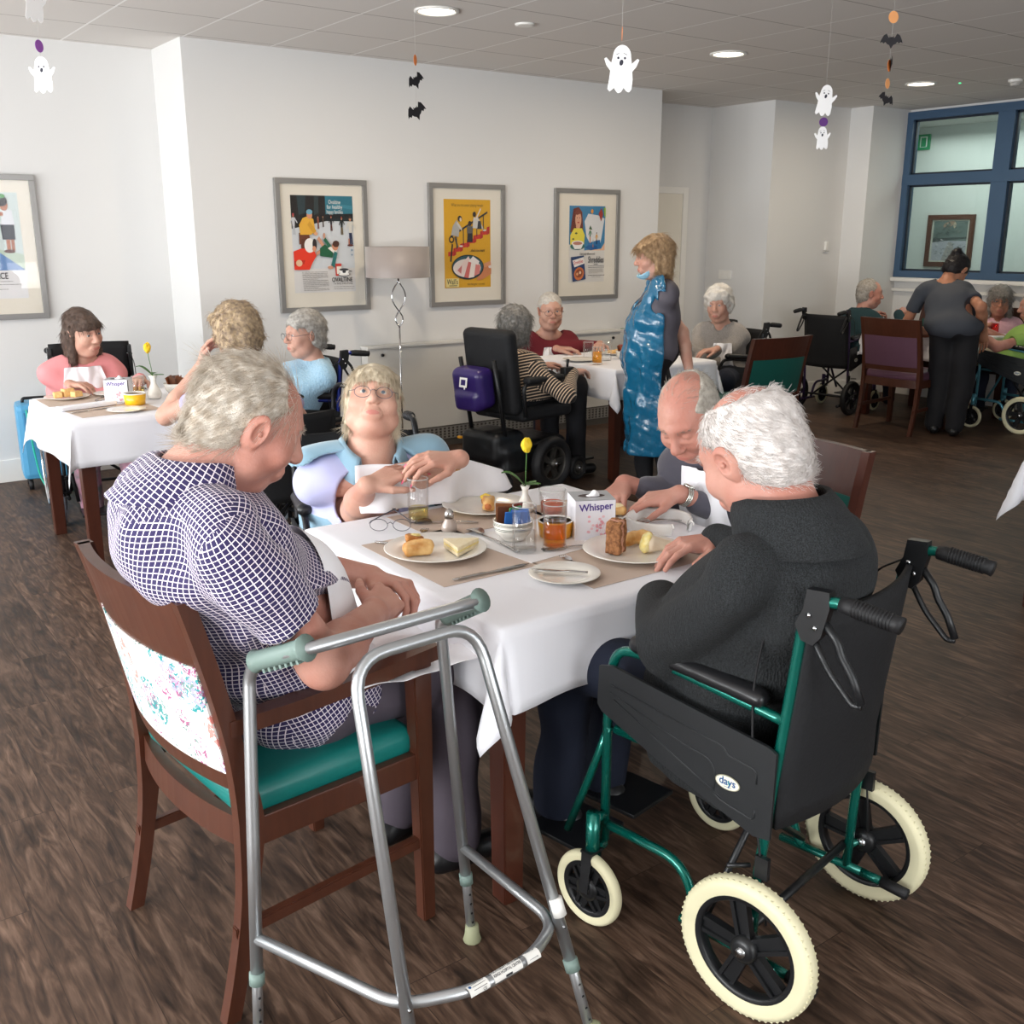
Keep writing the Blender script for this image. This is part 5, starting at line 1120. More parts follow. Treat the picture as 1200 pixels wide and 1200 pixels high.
def art_cereal(F_):
    F_.rect(0, 0, 1, 1, C('D8D4CE')); F_.rect(0, .42, 1, 1, C('3D7EA8')); F_.poly([(.42, .42), (1, .42), (1, .52), (.9, .44)], C('E3B592')); F_.poly([(.0, .42), (.42, .42), (.42, .46), (0, .5)], C('D8D4CE'))
    F_.poly([(.42, .80), (.52, .90), (.80, .88), (.98, .84), (.94, .70), (.88, .52), (.60, .50), (.48, .60)], C('D9D9DA')); F_.poly([(.52, .52), (.86, .56), (.90, .46), (.70, .43), (.52, .44)], C('2E6FA6')); F_.poly([(.44, .46), (.60, .42), (.80, .44), (.78, .48), (.55, .49)], C('1F5A94'))
    figure(F_, .58, .52, .20, '4E7A5A', 'C98E6C', hair='3C5A3A', arms=1); F_.poly([(.54, .70), (.58, .75), (.64, .69)], C('3F5E3E')); figure(F_, .76, .50, .16, 'D9A24E', '26304E', arms=1); figure(F_, .66, .46, .10, '6BA0B4', 'C98E6C', arms=0)
    F_.poly([(.80, .90), (.88, .98), (.93, .90), (.88, .80)], C('9A3A30')); F_.ell(.62, .93, .035, .03, C('D9923A')); F_.poly([(.94, .98), (1, .98), (1, .84), (.96, .88)], C('8FB24A'))
    F_.poly([(.02, .66), (.10, .96), (.24, .985), (.34, .92), (.38, .66)], C('6B3024')); F_.ell(.235, .82, .085, .105, C('D9A284')); F_.poly([(.12, .90), (.22, .97), (.34, .92), (.30, .90), (.20, .88)], C('7A3A2A')); F_.poly([(.17, .74), (.29, .74), (.27, .70), (.19, .70)], C('D9A284'))
    F_.poly([(.02, .50), (.40, .50), (.42, .62), (.34, .71), (.12, .71), (.02, .62)], C('E6D648')); F_.ell(.18, .645, .035, .012, C('4E5A2E')); F_.ell(.10, .57, .03, .011, C('4E5A2E')); F_.ell(.235, .785, .03, .010, C('B9483F')); F_.ell(.20, .845, .012, .006, C('2A2020')); F_.ell(.27, .845, .012, .006, C('2A2020'))
    F_.ell(.22, .475, .20, .045, C('2F6B62')); F_.poly([(.06, .51), (.38, .51), (.32, .44), (.14, .44)], C('EDE9E6')); F_.ell(.22, .515, .165, .035, C('EDE9E6')); F_.ell(.22, .515, .13, .022, C('B97E6A'))
    F_.text('Deliciously different with', .50, .375, .042, C('2A2826'), 'CENTER', .0003, sx=1.0); F_.text('Shreddies', .745, .295, .120, C('16202E'), 'CENTER', .0008, sx=.95); F_.rect(.68, .232, .80, .240, C('2A2826'))
    F_.poly([(.04, .335), (.40, .355), (.46, .04), (.10, .01)], C('1E3866')); F_.poly([(.08, .29), (.40, .335), (.42, .25), (.14, .20)], C('EDE6E0')); F_.text('Shreddies', .25, .268, .070, C('C42F38'), 'CENTER', .0006, .12, .95); F_.ell(.27, .115, .14, .085, C('C96F3A'), 24, .1); F_.ell(.27, .12, .10, .055, C('8A3F1E'), 20, .1); F_.ell(.30, .13, .03, .02, C('E6C9A8')); F_.ell(.22, .11, .03, .02, C('DDA070'))
    lines_block(F_, .52, .97, .215, 2, .02, '4A4644', .006); lines_block(F_, .52, .93, .175, 6, .011, '8D8781'); lines_block(F_, .50, .97, .09, 1, .02, '2A2826', .007); lines_block(F_, .6, .85, .07, 1, .02)
def art_child(F_):
    F_.rect(0, 0, 1, 1, C('E2E0E0')); F_.rect(0, .27, 1, 1, C('C9D4D2')); F_.poly([(0, .27), (1, .27), (1, .42), (.5, .5), (0, .45)], C('B8C7B6')); F_.poly([(.66, .27), (1, .27), (.70, .44)], C('5E83B4'))
    F_.poly([(.10, .27), (.62, .27), (.58, .50), (.44, .72), (.2, .72), (.05, .5)], C('7FB84A')); F_.ell(.40, .34, .19, .09, C('E9EDE0')); F_.text('sweet', .40, .37, .07, C('8A3A4A'), 'CENTER', .001); F_.text('and crisp', .42, .32, .055, C('7A6A2A'), 'CENTER', .001)
    F_.ell(.30, .82, .15, .12, C('C98E6C')); F_.ell(.30, .88, .17, .08, C('5A3A26'))
    F_.poly([(.76, .56), (.92, .56), (.92, .70), (.75, .70)], C('1B1C28')); F_.poly([(.76, .70), (.93, .70), (.91, .84), (.80, .84)], C('DADCE0')); F_.line((.80, .80), (.72, .80), .035, C('B07255')); F_.rect(.80, .46, .85, .56, C('B07255')); F_.rect(.86, .46, .90, .56, C('A4694E')); F_.ell(.83, .45, .07, .018, C('5A2A20'))
    F_.ell(.82, .88, .05, .05, C('B07255')); F_.ell(.80, .92, .07, .05, C('22191A')); F_.ell(.80, .965, .05, .02, C('5E9A5E'))
    F_.text('PALACE', .62, .215, .085, C('3A3A3E'), 'CENTER', .001); lines_block(F_, .20, .82, .165, 1, .03); lines_block(F_, .30, .95, .135, 1, .02); lines_block(F_, .30, .75, .09, 1, .02)
def art_river(F_):
    F_.rect(0, 0, 1, 1, C('B9BAC4')); F_.rect(0, .50, 1, 1, C('6A7C7A')); F_.ell(.45, .92, .18, .07, C('A78B78'), 16, .3); F_.ell(.62, .90, .04, .08, C('C7B6A0')); F_.poly([(0, .46), (.5, .52), (1, .56), (1, .60), (0, .56)], C('3D4A4A'))
    F_.poly([(.3, 0), (.7, 0), (.62, .45), (.48, .48)], C('ABA6A4')); rs = random.Random(5)
    for k in range(60): x, y = rs.random(), rs.random(); F_.ell(.03+.94*x, .04+.5*y, .02+.03*rs.random(), .010, C(rs.choice(['8E9298', 'C6C3C8', '79848A', 'DAD8D8'])), 8, rs.uniform(-.6, .6))
    for k in range(40): x, y = rs.random(), rs.random(); F_.ell(.03+.94*x, .56+.4*y, .03+.05*rs.random(), .012, C(rs.choice(['5C6C69', '72827E', '4F5C5B', '84908C'])), 8, rs.uniform(-.8, .8))
YW = 6.815
picture('silver framed poster of people skating on ice, nearest the white corner', (3.297, YW, 1.527), .70, .905, 0, art_skating, .475, .66, .012)
picture('silver framed bright yellow poster of children on red stairs above ice cream', (4.517, YW, 1.525), .70, .912, 0, art_stairs, .43, .66, .012)
picture('silver framed blue and white cereal poster furthest right on the long wall', (5.722, YW, 1.523), .70, .90, 0, art_cereal, .39, .62, .005)
picture('silver framed poster of a child in white shirt, cut off by the left edge', (1.205, 7.39, 1.523), .70, .905, 0, art_child, .475, .66, .012)
picture('small brown framed landscape painting in the corridor seen through the window', (11.20, 6.845, 1.54), .58, .58, radians(-90), art_river, .42, .44, 0, mat('brown_wood_frame', '5A3526', .4), mat('pale_slip', 'CFCFC4', .6), .055, .03, True)
# green exit sign on the corridor wall
ex = thing('exit_sign', 'small green and white exit sign seen through the top left window pane', 'sign', (11.20, 7.385, 2.64), radians(-90))
MB().box((0, -.012, 0), (.34, .024, .17), None, .004).build('panel', mat('sign_green', '1E9A62', .4), ex)
F_ = Flat(lambda x, y, z: V((x, -.0245-z, y)), .0004); Wc = C('F2F5F2'); F_.rect(.05, -.055, .14, .06, Wc); F_.rect(.06, -.05, .125, .05, mat('sign_green', '1E9A62', .4)); F_.ell(-.02, .045, .014, .014, Wc).line((-.02, .03), (-.035, -.01), .022, Wc).line((-.035, -.01), (.0, -.05), .014, Wc).line((-.035, -.01), (-.075, -.04), .014, Wc).line((-.02, .025), (.02, .01), .011, Wc); F_.poly([(-.14, .0), (-.11, .03), (-.11, .01), (-.08, .01), (-.08, -.01), (-.11, -.01), (-.11, -.03)], Wc); F_.build('symbol', ex)
# ------------------------------------------------------------------ hanging paper decorations
PAPW = mat('white_card', 'F4F3F2', .7); PAPB = mat('black_card', '1C1A1E', .7); PAPO = mat('orange_card', 'E8823A', .7); PAPO2 = mat('pale_orange_card', 'EDA66A', .7); PAPP = mat('purple_card', '5A2E74', .7); PAPV = mat('violet_card', '9A55B4', .7); TH_ = mat('clear_thread', 'B9B6B2', .5)
def ghost_pts():
    P = []
    for k in range(13): a = pi*k/12; P.append((.030*cos(a), .038+.036*sin(a)))
    P = P[::-1]   # left to right over the top
    R_ = [(.034, .018), (.052, .034), (.058, .030), (.050, .010), (.037, -.006), (.040, -.03), (.038, -.060), (.030, -.070), (.020, -.066), (.012, -.056), (.004, -.070), (-.006, -.074), (-.015, -.066), (-.020, -.058), (-.034, -.070), (-.042, -.062), (-.038, -.03), (-.036, -.006), (-.050, .010), (-.058, .030), (-.052, .034), (-.034, .018)]
    return P+R_
def bat_pts():
    h = [(0, .016), (.006, .012), (.010, .020), (.012, .010), (.016, .012), (.026, .030), (.040, .022), (.052, .0), (.056, -.014), (.046, -.008), (.038, -.016), (.030, -.008), (.020, -.018), (.010, -.022), (0, -.040)]
    return h+[(-x, y) for x, y in h[-2:0:-1]]
def flatcard(mb, pts, c, az, sc, roll=0, th=.0012):
    R = Matrix.Rotation(az, 3, 'Z') @ Matrix.Rotation(roll, 3, 'Y'); mb.prism([(x*sc, y*sc) for x, y in pts], -th/2, th/2, lambda x, y, z: R @ V((x, z, y))+V(c)); return R
def mobile(label, items, top=2.8, group='hanging paper decorations'):
    x, y = items[0][1][0], items[0][1][1]; t = thing('hanging_decoration', label, 'decoration', (x, y, top), 0, group); O = V((x, y, top))
    for kind, p, az, sc, roll in items:
        c = V(p)-O; c.x *= 1
        if kind == 'ghost':
            m = MB(); R = flatcard(m, ghost_pts(), c, az, sc, roll); g = m.build('ghost', PAPW, t)
            f = Flat(lambda a, b, z, R=R, c=c, sc=sc: R @ V((a*sc, -.0009-z, b*sc))+c, .0002); K = C('2A2A38')
            f.ell(-.012, .034, .0038, .0040, K, 12).ell(.010, .034, .0038, .0040, K, 12).ell(-.001, .020, .0065, .0095, K, 14, -.2).line((-.020, .043), (-.010, .048), .0016, K).line((.004, .049), (.017, .044), .0016, K); f.build('drawn_face', g)
        elif kind == 'bat': m = MB(); flatcard(m, bat_pts(), c, az, sc, roll); m.build('bat', PAPB, t)
        else: m = MB(); flatcard(m, [(.022*cos(2*pi*k/24), .022*sin(2*pi*k/24)) for k in range(24)], c, az, sc, roll); m.build('disc', dict(o=PAPO, p=PAPO2, v=PAPV, u=PAPP)[kind], t)
    zs = min(i[1][2] for i in items); mth = MB(); mth.tube([(0, 0, 0), (0, 0, (zs-top)*.5), (0, 0, zs-top+.02)], .0005, 4); mth.build('thread', TH_, t)
face = -radians(36)
mobile('string with two white paper ghosts and a violet disc at the top left', [('ghost', (1.087, 4.774, 2.505), face+1.05, 1.0, .1), ('v', (1.087, 4.774, 2.345), face+1.3, 1.1, 0), ('ghost', (1.087, 4.774, 2.235), face, .95, 0)])
mobile('string with two small black paper bats left of the yellow poster', [('o', (2.687, 4.476, 2.40), face+1.35, 1.1, 0), ('bat', (2.687, 4.476, 2.311), face+.9, 1.0, -.45), ('bat', (2.687, 4.476, 2.175), face+.8, 1.1, -.45)])
mobile('large white paper ghost hanging alone above the cereal poster', [('o', (2.539, 2.852, 2.268), face+1.5, 1.0, 0), ('ghost', (2.539, 2.852, 2.155), face+.05, 1.05, .04)])
mobile('string with two grey-white paper ghosts round a purple disc right of centre', [('ghost', (4.265, 3.329, 2.221), face+.1, .95, .12), ('u', (4.265, 3.329, 2.125), face, .95, 0), ('ghost', (4.265, 3.329, 2.052), face+.15, .72, -.05)])
mobile('long string of orange discs and black paper bats at the top right', [('p', (3.894, 2.733, 2.453), face+.3, 1.05, 0), ('bat', (3.894, 2.733, 2.367), face, .82, 0), ('o', (3.894, 2.733, 2.271), face+.95, 1.05, 0), ('bat', (3.900, 2.730, 2.281), face+1.35, .8, 0), ('p', (3.894, 2.733, 2.203), face+.8, .9, 0), ('bat', (3.894, 2.733, 2.144), face+.4, .72, .35)])
# ------------------------------------------------------------------ floor lamp
lp = thing('floor_lamp', 'chrome floor lamp with taupe drum shade and looped stem by the long wall', 'lamp', (3.69, 6.45, 0))
MB().lathe([(.14, 0), (.14, .012), (.03, .02), (.012, .03)], n=36).build('base', CHR, lp)
MB().tube([(0, 0, .02), (0, 0, .965)], .007, 10).build('pole', CHR, lp)
lo = MB()
for z0, z1, w_ in ((.965, 1.075, .030), (1.075, 1.285, .055)):
    for q in (-1, 1): lo.tube([(q*w_*sin(pi*k/14), q*.006*(1-2*k/14), z0+(z1-z0)*k/14) for k in range(15)], .0055, 8)
lo.build('looped_stem', CHR, lp); MB().tube([(0, 0, 1.285), (0, 0, 1.36)], .008, 10).build('lamp_holder', CHR, lp)
sh = MB(); sh.lathe([(.225, 1.315), (.225, 1.525), (.222, 1.525), (.222, 1.315), (.225, 1.315)], n=48, cap=False); sh.build('lamp_shade', mat('taupe_satin', '8F8580', .45, sheen=.5), lp)
# ------------------------------------------------------------------ tableware
CHINA = mat('white_china', 'EFEBE2', .22, coat=.3); STEEL = mat('cutlery_steel', 'B9B7B4', .2, metal=1); KRAFT = mat('beige_paper', 'C9B5A6', .8, bump=(60, .03)); ORG = mat('orange_yellow_glaze', 'E7A31E', .3, coat=.3)
GLS = pane_mat('drinking_glass', 'FFFFFF'); CHAR = mat('satin_porcelain', 'E8E6E2', .3)
TZ = .7545
def T(o, label, cat, group=None): return tag(o, label, cat, group)
def plate(label, c, R_, rz=0, group='white plates on the foreground table', z=TZ):
    s = R_; t = MB().lathe([(.0001, .0018), (s*.58, .002), (s*.62, .004), (s*.98, s*.125), (s, s*.135), (s*.985, s*.145), (s*.70, s*.060), (s*.62, s*.040), (.0001, s*.036)], n=56).build('plate', CHINA, None, (c[0], c[1], z)); return T(t, label, 'plate', group)
def placemat(label, c, w_, h_, rz, z=.7530):
    o = MB().box((0, 0, 0), (w_, h_, .0006)).build('placemat', KRAFT, None, (c[0], c[1], z+.0006)); o.rotation_euler = (0, 0, rz); return T(o, label, 'placemat', 'beige paper placemats')
def dirz(a, b): return atan2(b[1]-a[1], b[0]-a[0])
def knife(label, a, b, z=TZ+.003, group='knives', tilt=0, m=STEEL):
    L_ = sqrt((a[0]-b[0])**2+(a[1]-b[1])**2); mb = MB(); n = 16; P = []
    for i in range(n+1):
        u = i/n; x = L_*(u-.5); wd = (.0045+.0018*sin(u/.42*pi*.5)) if u < .42 else (.0045+.0045*sin(min((u-.42)/.25, 1)*pi/2))*(1 if u < .85 else max(.12, 1-((u-.85)/.15)**2)); th = .0030 if u < .42 else .0012
        P += [(x, -wd, 0), (x, wd, 0), (x, wd*.6, th), (x, -wd*.6, th)]
    fs = [(i*4+k, i*4+(k+1) % 4, i*4+4+(k+1) % 4, i*4+4+k) for i in range(n) for k in range(4)]+[(3, 2, 1, 0), (n*4, n*4+1, n*4+2, n*4+3)]
    mb.add(P, fs, True); o = mb.build('table_knife', m, None, ((a[0]+b[0])/2, (a[1]+b[1])/2, z)); o.rotation_euler = (0, tilt, dirz(a, b)); fix_normals(o); return T(o, label, 'knife')
def fork(label, a, b, z=TZ+.003, spoon=False, L_=None, cat=None):
    """handle end a, tines/bowl end b"""
    L_ = sqrt((a[0]-b[0])**2+(a[1]-b[1])**2); mb = MB(); n = 14; P = []
    hl = .74
    for i in range(n+1):
        u = i/n*hl; x = L_*(u-.5); wd = .0055-.0030*(i/n)**.6+(.0 if i else -.002); zz = .0035*sin(i/n*pi)
        P += [(x, -wd, zz), (x, wd, zz), (x, wd*.7, zz+.0022), (x, -wd*.7, zz+.0022)]
    fs = [(i*4+k, i*4+(k+1) % 4, i*4+4+(k+1) % 4, i*4+4+k) for i in range(n) for k in range(4)]+[(3, 2, 1, 0), (n*4, n*4+1, n*4+2, n*4+3)]
    mb.add(P, fs, True)
    x0 = L_*(hl-.5)
    if spoon:
        P = []; nn = 12
        for i in range(nn+1):
            u = i/nn; x = x0-.002+(L_*(1-hl)+.002)*u; hw = .019*sqrt(max(1-((u-.55)/.55)**2, 0))*(.95 if u > .1 else 1)+.0015
            for j in range(7): v = j/6*2-1; P.append((x, hw*v, .0015+.0075*v*v*sin(pi*min(u+.08, 1))))
        mb.grid(P, nn+1, 7); mb.grid([(p[0], p[1], p[2]+.0012) for p in P], nn+1, 7)
    else:
        mb.prism([(x0-.001, -.0028), (x0+.018, -.0115), (x0+.028, -.0120), (x0+.028, .0120), (x0+.018, .0115), (x0-.001, .0028)], .001, .003)
        for k in range(4): y = -.0096+k*.0064; mb.tube([(x0+.027, y, .002), (x0+.045, y, .0010), (L_*.5, y*.95, .0045)], [.0014, .0013, .0009], 6)
    nm = 'spoon' if spoon else 'fork'; o = mb.build(nm, STEEL, None, ((a[0]+b[0])/2, (a[1]+b[1])/2, z)); o.rotation_euler = (0, 0, dirz(a, b)); return T(o, label, nm)
def glass(label, c, R_, h, fill=0, drink=None, taper=1.0, z=TZ, base=.012, foam=0):
    t = thing('drinking_glass', label, 'glass', (c[0], c[1], z)); r0 = R_*taper
    w_ = MB(); w_.lathe([(r0*.90, 0), (r0, .004), (R_, h), (R_-.0015, h+.0008), (R_-.0026, h), (r0-.003, base), (.0001, base)], n=40); w_.build('glass_wall', GLS, t)
    w_ = MB(); w_.lathe([(.0001, .0005), (r0*.88, .0005), (r0*.97, .004), (r0*.99, base*.9), (.0001, base*.9)], n=32); w_.build('glass_base', WATER, t)
    m = MB(); m.lathe([(R_-.0002, h-.001), (R_+.0006, h+.0004), (R_-.0012, h+.0014), (R_-.0026, h)], n=40, cap=False); m.build('rim', mat('glass_rim', 'D9DEDC', .1, spec=.8, alpha=.6), t)
    if fill:
        f = MB(); rr = lambda zz: r0+(R_-r0)*zz/h-.0028; f.lathe([(.0001, base+.0005), (rr(base), base+.0005), (rr(fill), fill), (.0001, fill)], n=36); f.build('drink', drink, t)
    return t
AMBER = pane_mat('amber_drink', 'FACC70'); PALEY = pane_mat('pale_yellow_drink', 'F9F1C4'); REDD = pane_mat('rosy_drink', 'F5B8A2'); WATER = pane_mat('water', 'FCFDFD'); REDJ = pane_mat('red_juice', 'EE4A3C'); SQUASH = pane_mat('squash', 'F7CE78')
# food
PASTRY = mat('golden_pastry', 'C98A44', .45, mott=(28, 1, 'E6BE7E'), bump=(90, .3)); PASTD = mat('baked_crust', 'A5622A', .5, mott=(40, 1, 'C98A44'), bump=(120, .4)); BREADW = mat('white_bread', 'EFE1C0', .85, mott=(90, .6, 'E3CFA2'), bump=(220, .25)); BREADB = mat('brown_bread', 'A9744A', .85, mott=(120, 1, '7E5233'), bump=(160, .6))
FILL = mat('creamy_filling', 'F0DF9E', .6, mott=(70, .8, 'E9CD77'), bump=(120, .5)); HAM = mat('pink_filling', 'D8A58C', .6, mott=(80, 1, 'C4876E'), bump=(140, .5)); WRAP = mat('soft_wrap', 'EAD9BE', .75, bump=(60, .1)); SAUS = mat('sausage_meat', 'C1713F', .55, bump=(120, .3)); CREAMF = mat('egg_mayonnaise', 'F3E6A8', .5, mott=(90, 1, 'EFD983'), bump=(90, .6))
def food(name, label, cat, c, prims, m, z, rz=0, res=.0022, parts=()):
    vf = sdf_mesh(prims, res); t = None
    if parts:
        t = thing(name, label, cat, (c[0], c[1], z), rz); mesh_obj(parts[0], [vf], m, t)
        return t
    o = mesh_obj(name, [vf], m); o.location = (c[0], c[1], z); o.rotation_euler = (0, 0, rz); return T(o, label, cat)
def sub(t, name, prims, m, res=.0022): return mesh_obj(name, [sdf_mesh(prims, res)], m, t)
def sausage_roll(label, c, z, rz, L_=.030):
    t = food('sausage_roll', label, 'pastry', c, [rbox((0, 0, .017), (L_, .019, .017), .012), ell((L_*.3, 0, .034), (L_*.5, .012, .006), None, .01), ell((L_*1.1, 0, .016), (.008, .011, .010), None, .003, sub=True), folds(.003, 160, 2)], PASTRY, z, rz, parts=('pastry',))
    sub(t, 'filling', [cap((-L_*.8, 0, .016), (L_*.97, 0, .016), .0118)], SAUS); return t
def tri_sandwich(label, c, z, rz, s=.085, th=.024):
    t = thing('sandwich', label, 'sandwich', (c[0], c[1], z), rz); 
    for k, (z0, z1, m, nm) in enumerate(((0, th*.38, BREADW, 'bread_slice'), (th*.38, th*.60, FILL, 'filling'), (th*.60, th, BREADW, 'bread_slice'))):
        mb = MB(); e = -.001 if k == 1 else 0; mb.prism([(-s*.5+e, -s*.33), (s*.5-e, -s*.33), (s*.03, s*.40)], z0, z1); o = fix_normals(mb.build(nm, m, t)); b = o.modifiers.new('b', 'BEVEL'); b.width = .0022; b.segments = 2
    return t
def rose(label, c, col, z=TZ, h=.115, group=None, R_=.022, sc=1, lean=(0, 0)):
    t = thing('vase', label, 'vase', (c[0], c[1], z), 0, group)
    MB().lathe([(.0001, .001), (R_*.8, .001), (R_*1.0, .006), (R_*1.15, h*.22), (R_*.85, h*.42), (R_*.42, h*.66), (R_*.40, h*.82), (R_*.68, h), (R_*.62, h), (R_*.34, h*.82), (R_*.3, h*.7), (.0001, h*.7)], n=32).build('vase_body', CHINA, t)
    f = thing('artificial_rose', label.replace('white bud vase', 'single rose in the white bud vase'), 'flower', (c[0], c[1], z)); lx, ly = lean; top = V((lx, ly, h+.105*sc)); G = mat('leaf_green', '3F6B33', .5, mott=(50, .8, '5D8A45'))
    MB().tube([(0, 0, h*.72), (lx*.3, ly*.3, h+.03*sc), (lx*.8, ly*.8, h+.075*sc), top], .0018, 6).build('stem', mat('stem_green', '4E7A3A', .5), f)
    bud = sdf_mesh([ell(top+V((0, 0, .020*sc)), (.0145*sc, .0145*sc, .024*sc)), ell(top+V((.005*sc, .003*sc, .026*sc)), (.010*sc, .012*sc, .020*sc), None, .002), ell(top+V((-.006*sc, -.004*sc, .022*sc)), (.011*sc, .012*sc, .022*sc), None, .001), ell(top+V((0, 0, .050*sc)), (.008*sc, .008*sc, .010*sc), None, .003, sub=True), folds(.002, 330, 4, 4, (1, 1, .3))], .0018)
    mesh_obj('bloom', [bud], mat('petal_'+col, col, .5, sss=.05), f); sp = MB()
    for k in range(4): a = 2*pi*k/4+.4; sp.add([top+V((0, 0, .0)), top+V((.009*cos(a-.3), .009*sin(a-.3), .006))*1, top+V((.020*cos(a), .020*sin(a), .004))*1, top+V((.009*cos(a+.3), .009*sin(a+.3), .006))], [(0, 1, 2, 3)])
    sp.build('sepal', G, f)
    for a, ln, zz, up in ((2.5, .075, h-.005, .045), (-.4, .05, h, .0), (-1.6, .055, h+.005, .012)):
        lf = MB(); P = []
        for i in range(7):
            u = i/6; wd = .017*sin(pi*u)**.7*sc+.0005
            for v in (-1, -.4, 0, .4, 1): P.append((cos(a)*ln*u*sc-sin(a)*wd*v, sin(a)*ln*u*sc+cos(a)*wd*v, zz+up*sin(u*pi*.6)*sc+.004*abs(v)))
        lf.grid(P, 7, 5); lf.build('leaf', G, f)
    return t
# foreground table
placemat('beige paper placemat under the near left plate with the sandwich triangle', (1.425, 2.262), .30, .44, 0); placemat('beige paper placemat under the near right plate', (1.80, 1.975), .46, .32, 0)
placemat('beige paper placemat under the plate of the woman in the fleece vest', (1.69, 2.555), .42, .29, 0); placemat('beige paper placemat under the bald man\'s plate', (2.03, 2.36), .30, .36, 0)
wm = MB().box((0, 0, 0), (.30, .30, .001)).build('paper_serviette', mat('white_paper', 'ECEAEA', .8), None, (1.700, 2.23, .7548)); wm.rotation_euler = (0, 0, .1); T(wm, 'square white paper serviette flat under the sachet bowls', 'serviette')
plate('large white plate with sandwich triangle and cut pastries at the near left', (1.405, 2.292), .142)
plate('large white plate with sausage roll in front of the woman in the fleece vest', (1.785, 2.600), .140)
plate('large white plate with tall brown sandwich at the near right', (1.842, 1.965), .142)
plate('small white side plate with a knife across it', (1.566, 1.926), .093)
plate('white plate with a golden roll in front of the bald man', (2.06, 2.335), .125)
ZP = TZ+.0085
tri_sandwich('white bread sandwich triangle lying on the near left plate', (1.455, 2.262), ZP, .45, .115, .026)
bt = food('cut_pastry', 'crusty cut pastry with pale top at the back of the near left plate', 'pastry', (1.372, 2.350), [cap((0, 0, .0), (0, 0, .034), .025), folds(.003, 150, 6), half((0, 0, .002), (0, 0, -1)), half((0, 0, .036), (.25, 0, 1))], PASTD, ZP, parts=('crust',)); sub(bt, 'filling', [ell((.003, 0, .033), (.017, .016, .006), None, .01), folds(.002, 200, 3)], CREAMF)
food('sausage_roll', 'small flaky cut sausage roll at the front of the near left plate', 'pastry', (1.350, 2.292), [rbox((0, 0, .015), (.040, .023, .017), .012), ell((.0, 0, .031), (.032, .017, .007), None, .01), folds(.0035, 140, 9)], PASTRY, ZP, -.4)
sausage_roll('sausage roll with visible filling on the plate of the woman in the vest', (1.775, 2.570), ZP, -2.2, .034)
fo = food('filled_roll', 'piece of filled roll with egg behind the sausage roll', 'roll', (1.800, 2.612), [rbox((0, 0, .012), (.020, .016, .012), .009), folds(.003, 150, 1)], PASTD, ZP, .4, parts=('bread',)); sub(fo, 'egg_filling', [ell((-.008, 0, .026), (.014, .012, .010), None, .01), folds(.004, 220, 2)], mat('bright_egg', 'F0CE4A', .5))
sw = thing('sandwich', 'brown bread finger sandwich with pink filling standing upright on the plate', 'sandwich', (1.792, 1.985, ZP), .45)
for x, m, nm, wd in ((-.0155, BREADB, 'bread_slice', .013), (-.001, HAM, 'filling', .014), (.0145, BREADB, 'bread_slice', .014)): mesh_obj(nm, [sdf_mesh([rbox((x, 0, .046), (wd/2+.001, .022, .046), .004), folds(.0018, 240, int(x*1000)+40)], .0022)], m, sw)
food('sausage_roll', 'golden curved pastry at the back of the near right plate', 'pastry', (1.888, 2.005), [cap((-.028, 0, .018), (.012, .004, .020), .018, .020, .01), cap((.012, .004, .02), (.034, -.008, .024), .018, .014, .01), folds(.003, 130, 12)], PASTRY, ZP, -.2)
wr = food('wrap', 'soft white cone of wrap filled with egg mayonnaise on the near right plate', 'wrap', (1.892, 1.925), [cap((-.022, 0, .024), (.046, 0, .014), .024, .010, .01), folds(.0015, 100, 3)], WRAP, ZP, -.35, parts=('flatbread',)); sub(wr, 'egg_filling', [ell((-.036, 0, .024), (.018, .019, .022), None, .01), ell((-.026, .0, .040), (.018, .012, .012), None, .01), folds(.005, 200, 7)], CREAMF)
gr = food('filled_roll', 'golden roll half with melted topping on the bald man\'s plate', 'roll', (2.045, 2.285), [rbox((0, 0, .014), (.042, .024, .014), .012), folds(.002, 120, 4)], PASTRY, ZP, -.5, parts=('bread',)); sub(gr, 'topping', [ell((0, 0, .027), (.034, .018, .007), None, .01), folds(.002, 160, 5)], mat('pale_cheese', 'F2E2B4', .4))
knife('knife lying left of the near left plate', (1.317, 2.475), (1.386, 2.385)); fork('fork beside the folded glasses at the left', (1.395, 2.395), (1.497, 2.500)); knife('long knife on the beige placemat in front of the near left plate', (1.315, 2.064), (1.552, 2.060), TZ+.0035)
fork('spoon lying between the salt cellar and the water glass', (1.590, 2.158), (1.607, 2.425), spoon=True); fork('spoon behind the salt cellar', (1.668, 2.470), (1.512, 2.585), spoon=True)
knife('thin knife lying across the small side plate', (1.605, 1.880), (1.505, 1.985), TZ+.016); fork('fork with tines towards the tall glass of amber drink', (1.640, 1.878), (1.665, 2.060)); fork('second fork under the near right plate beside the tissue box', (1.795, 2.085), (1.660, 2.130)); knife('knife partly under the hand of the white-haired man', (1.985, 1.850), (1.965, 2.02))
fork('spoon lying inside the white plate guard', (2.16, 2.10), (2.04, 2.16), z=TZ+.012, spoon=True)
glass('tall glass with pale yellow drink in front of the woman in the vest', (1.535, 2.600), .0325, .135, .045, PALEY); glass('clear glass of water in front of the sachet bowls', (1.613, 2.162), .0335, .132, .060, WATER)
glass('tall glass of amber drink beside the tissue box', (1.696, 2.132), .0335, .130, .078, AMBER); glass('wide tumbler with rosy red drink behind the amber glass', (1.905, 2.410), .043, .085, .045, REDD, .80)
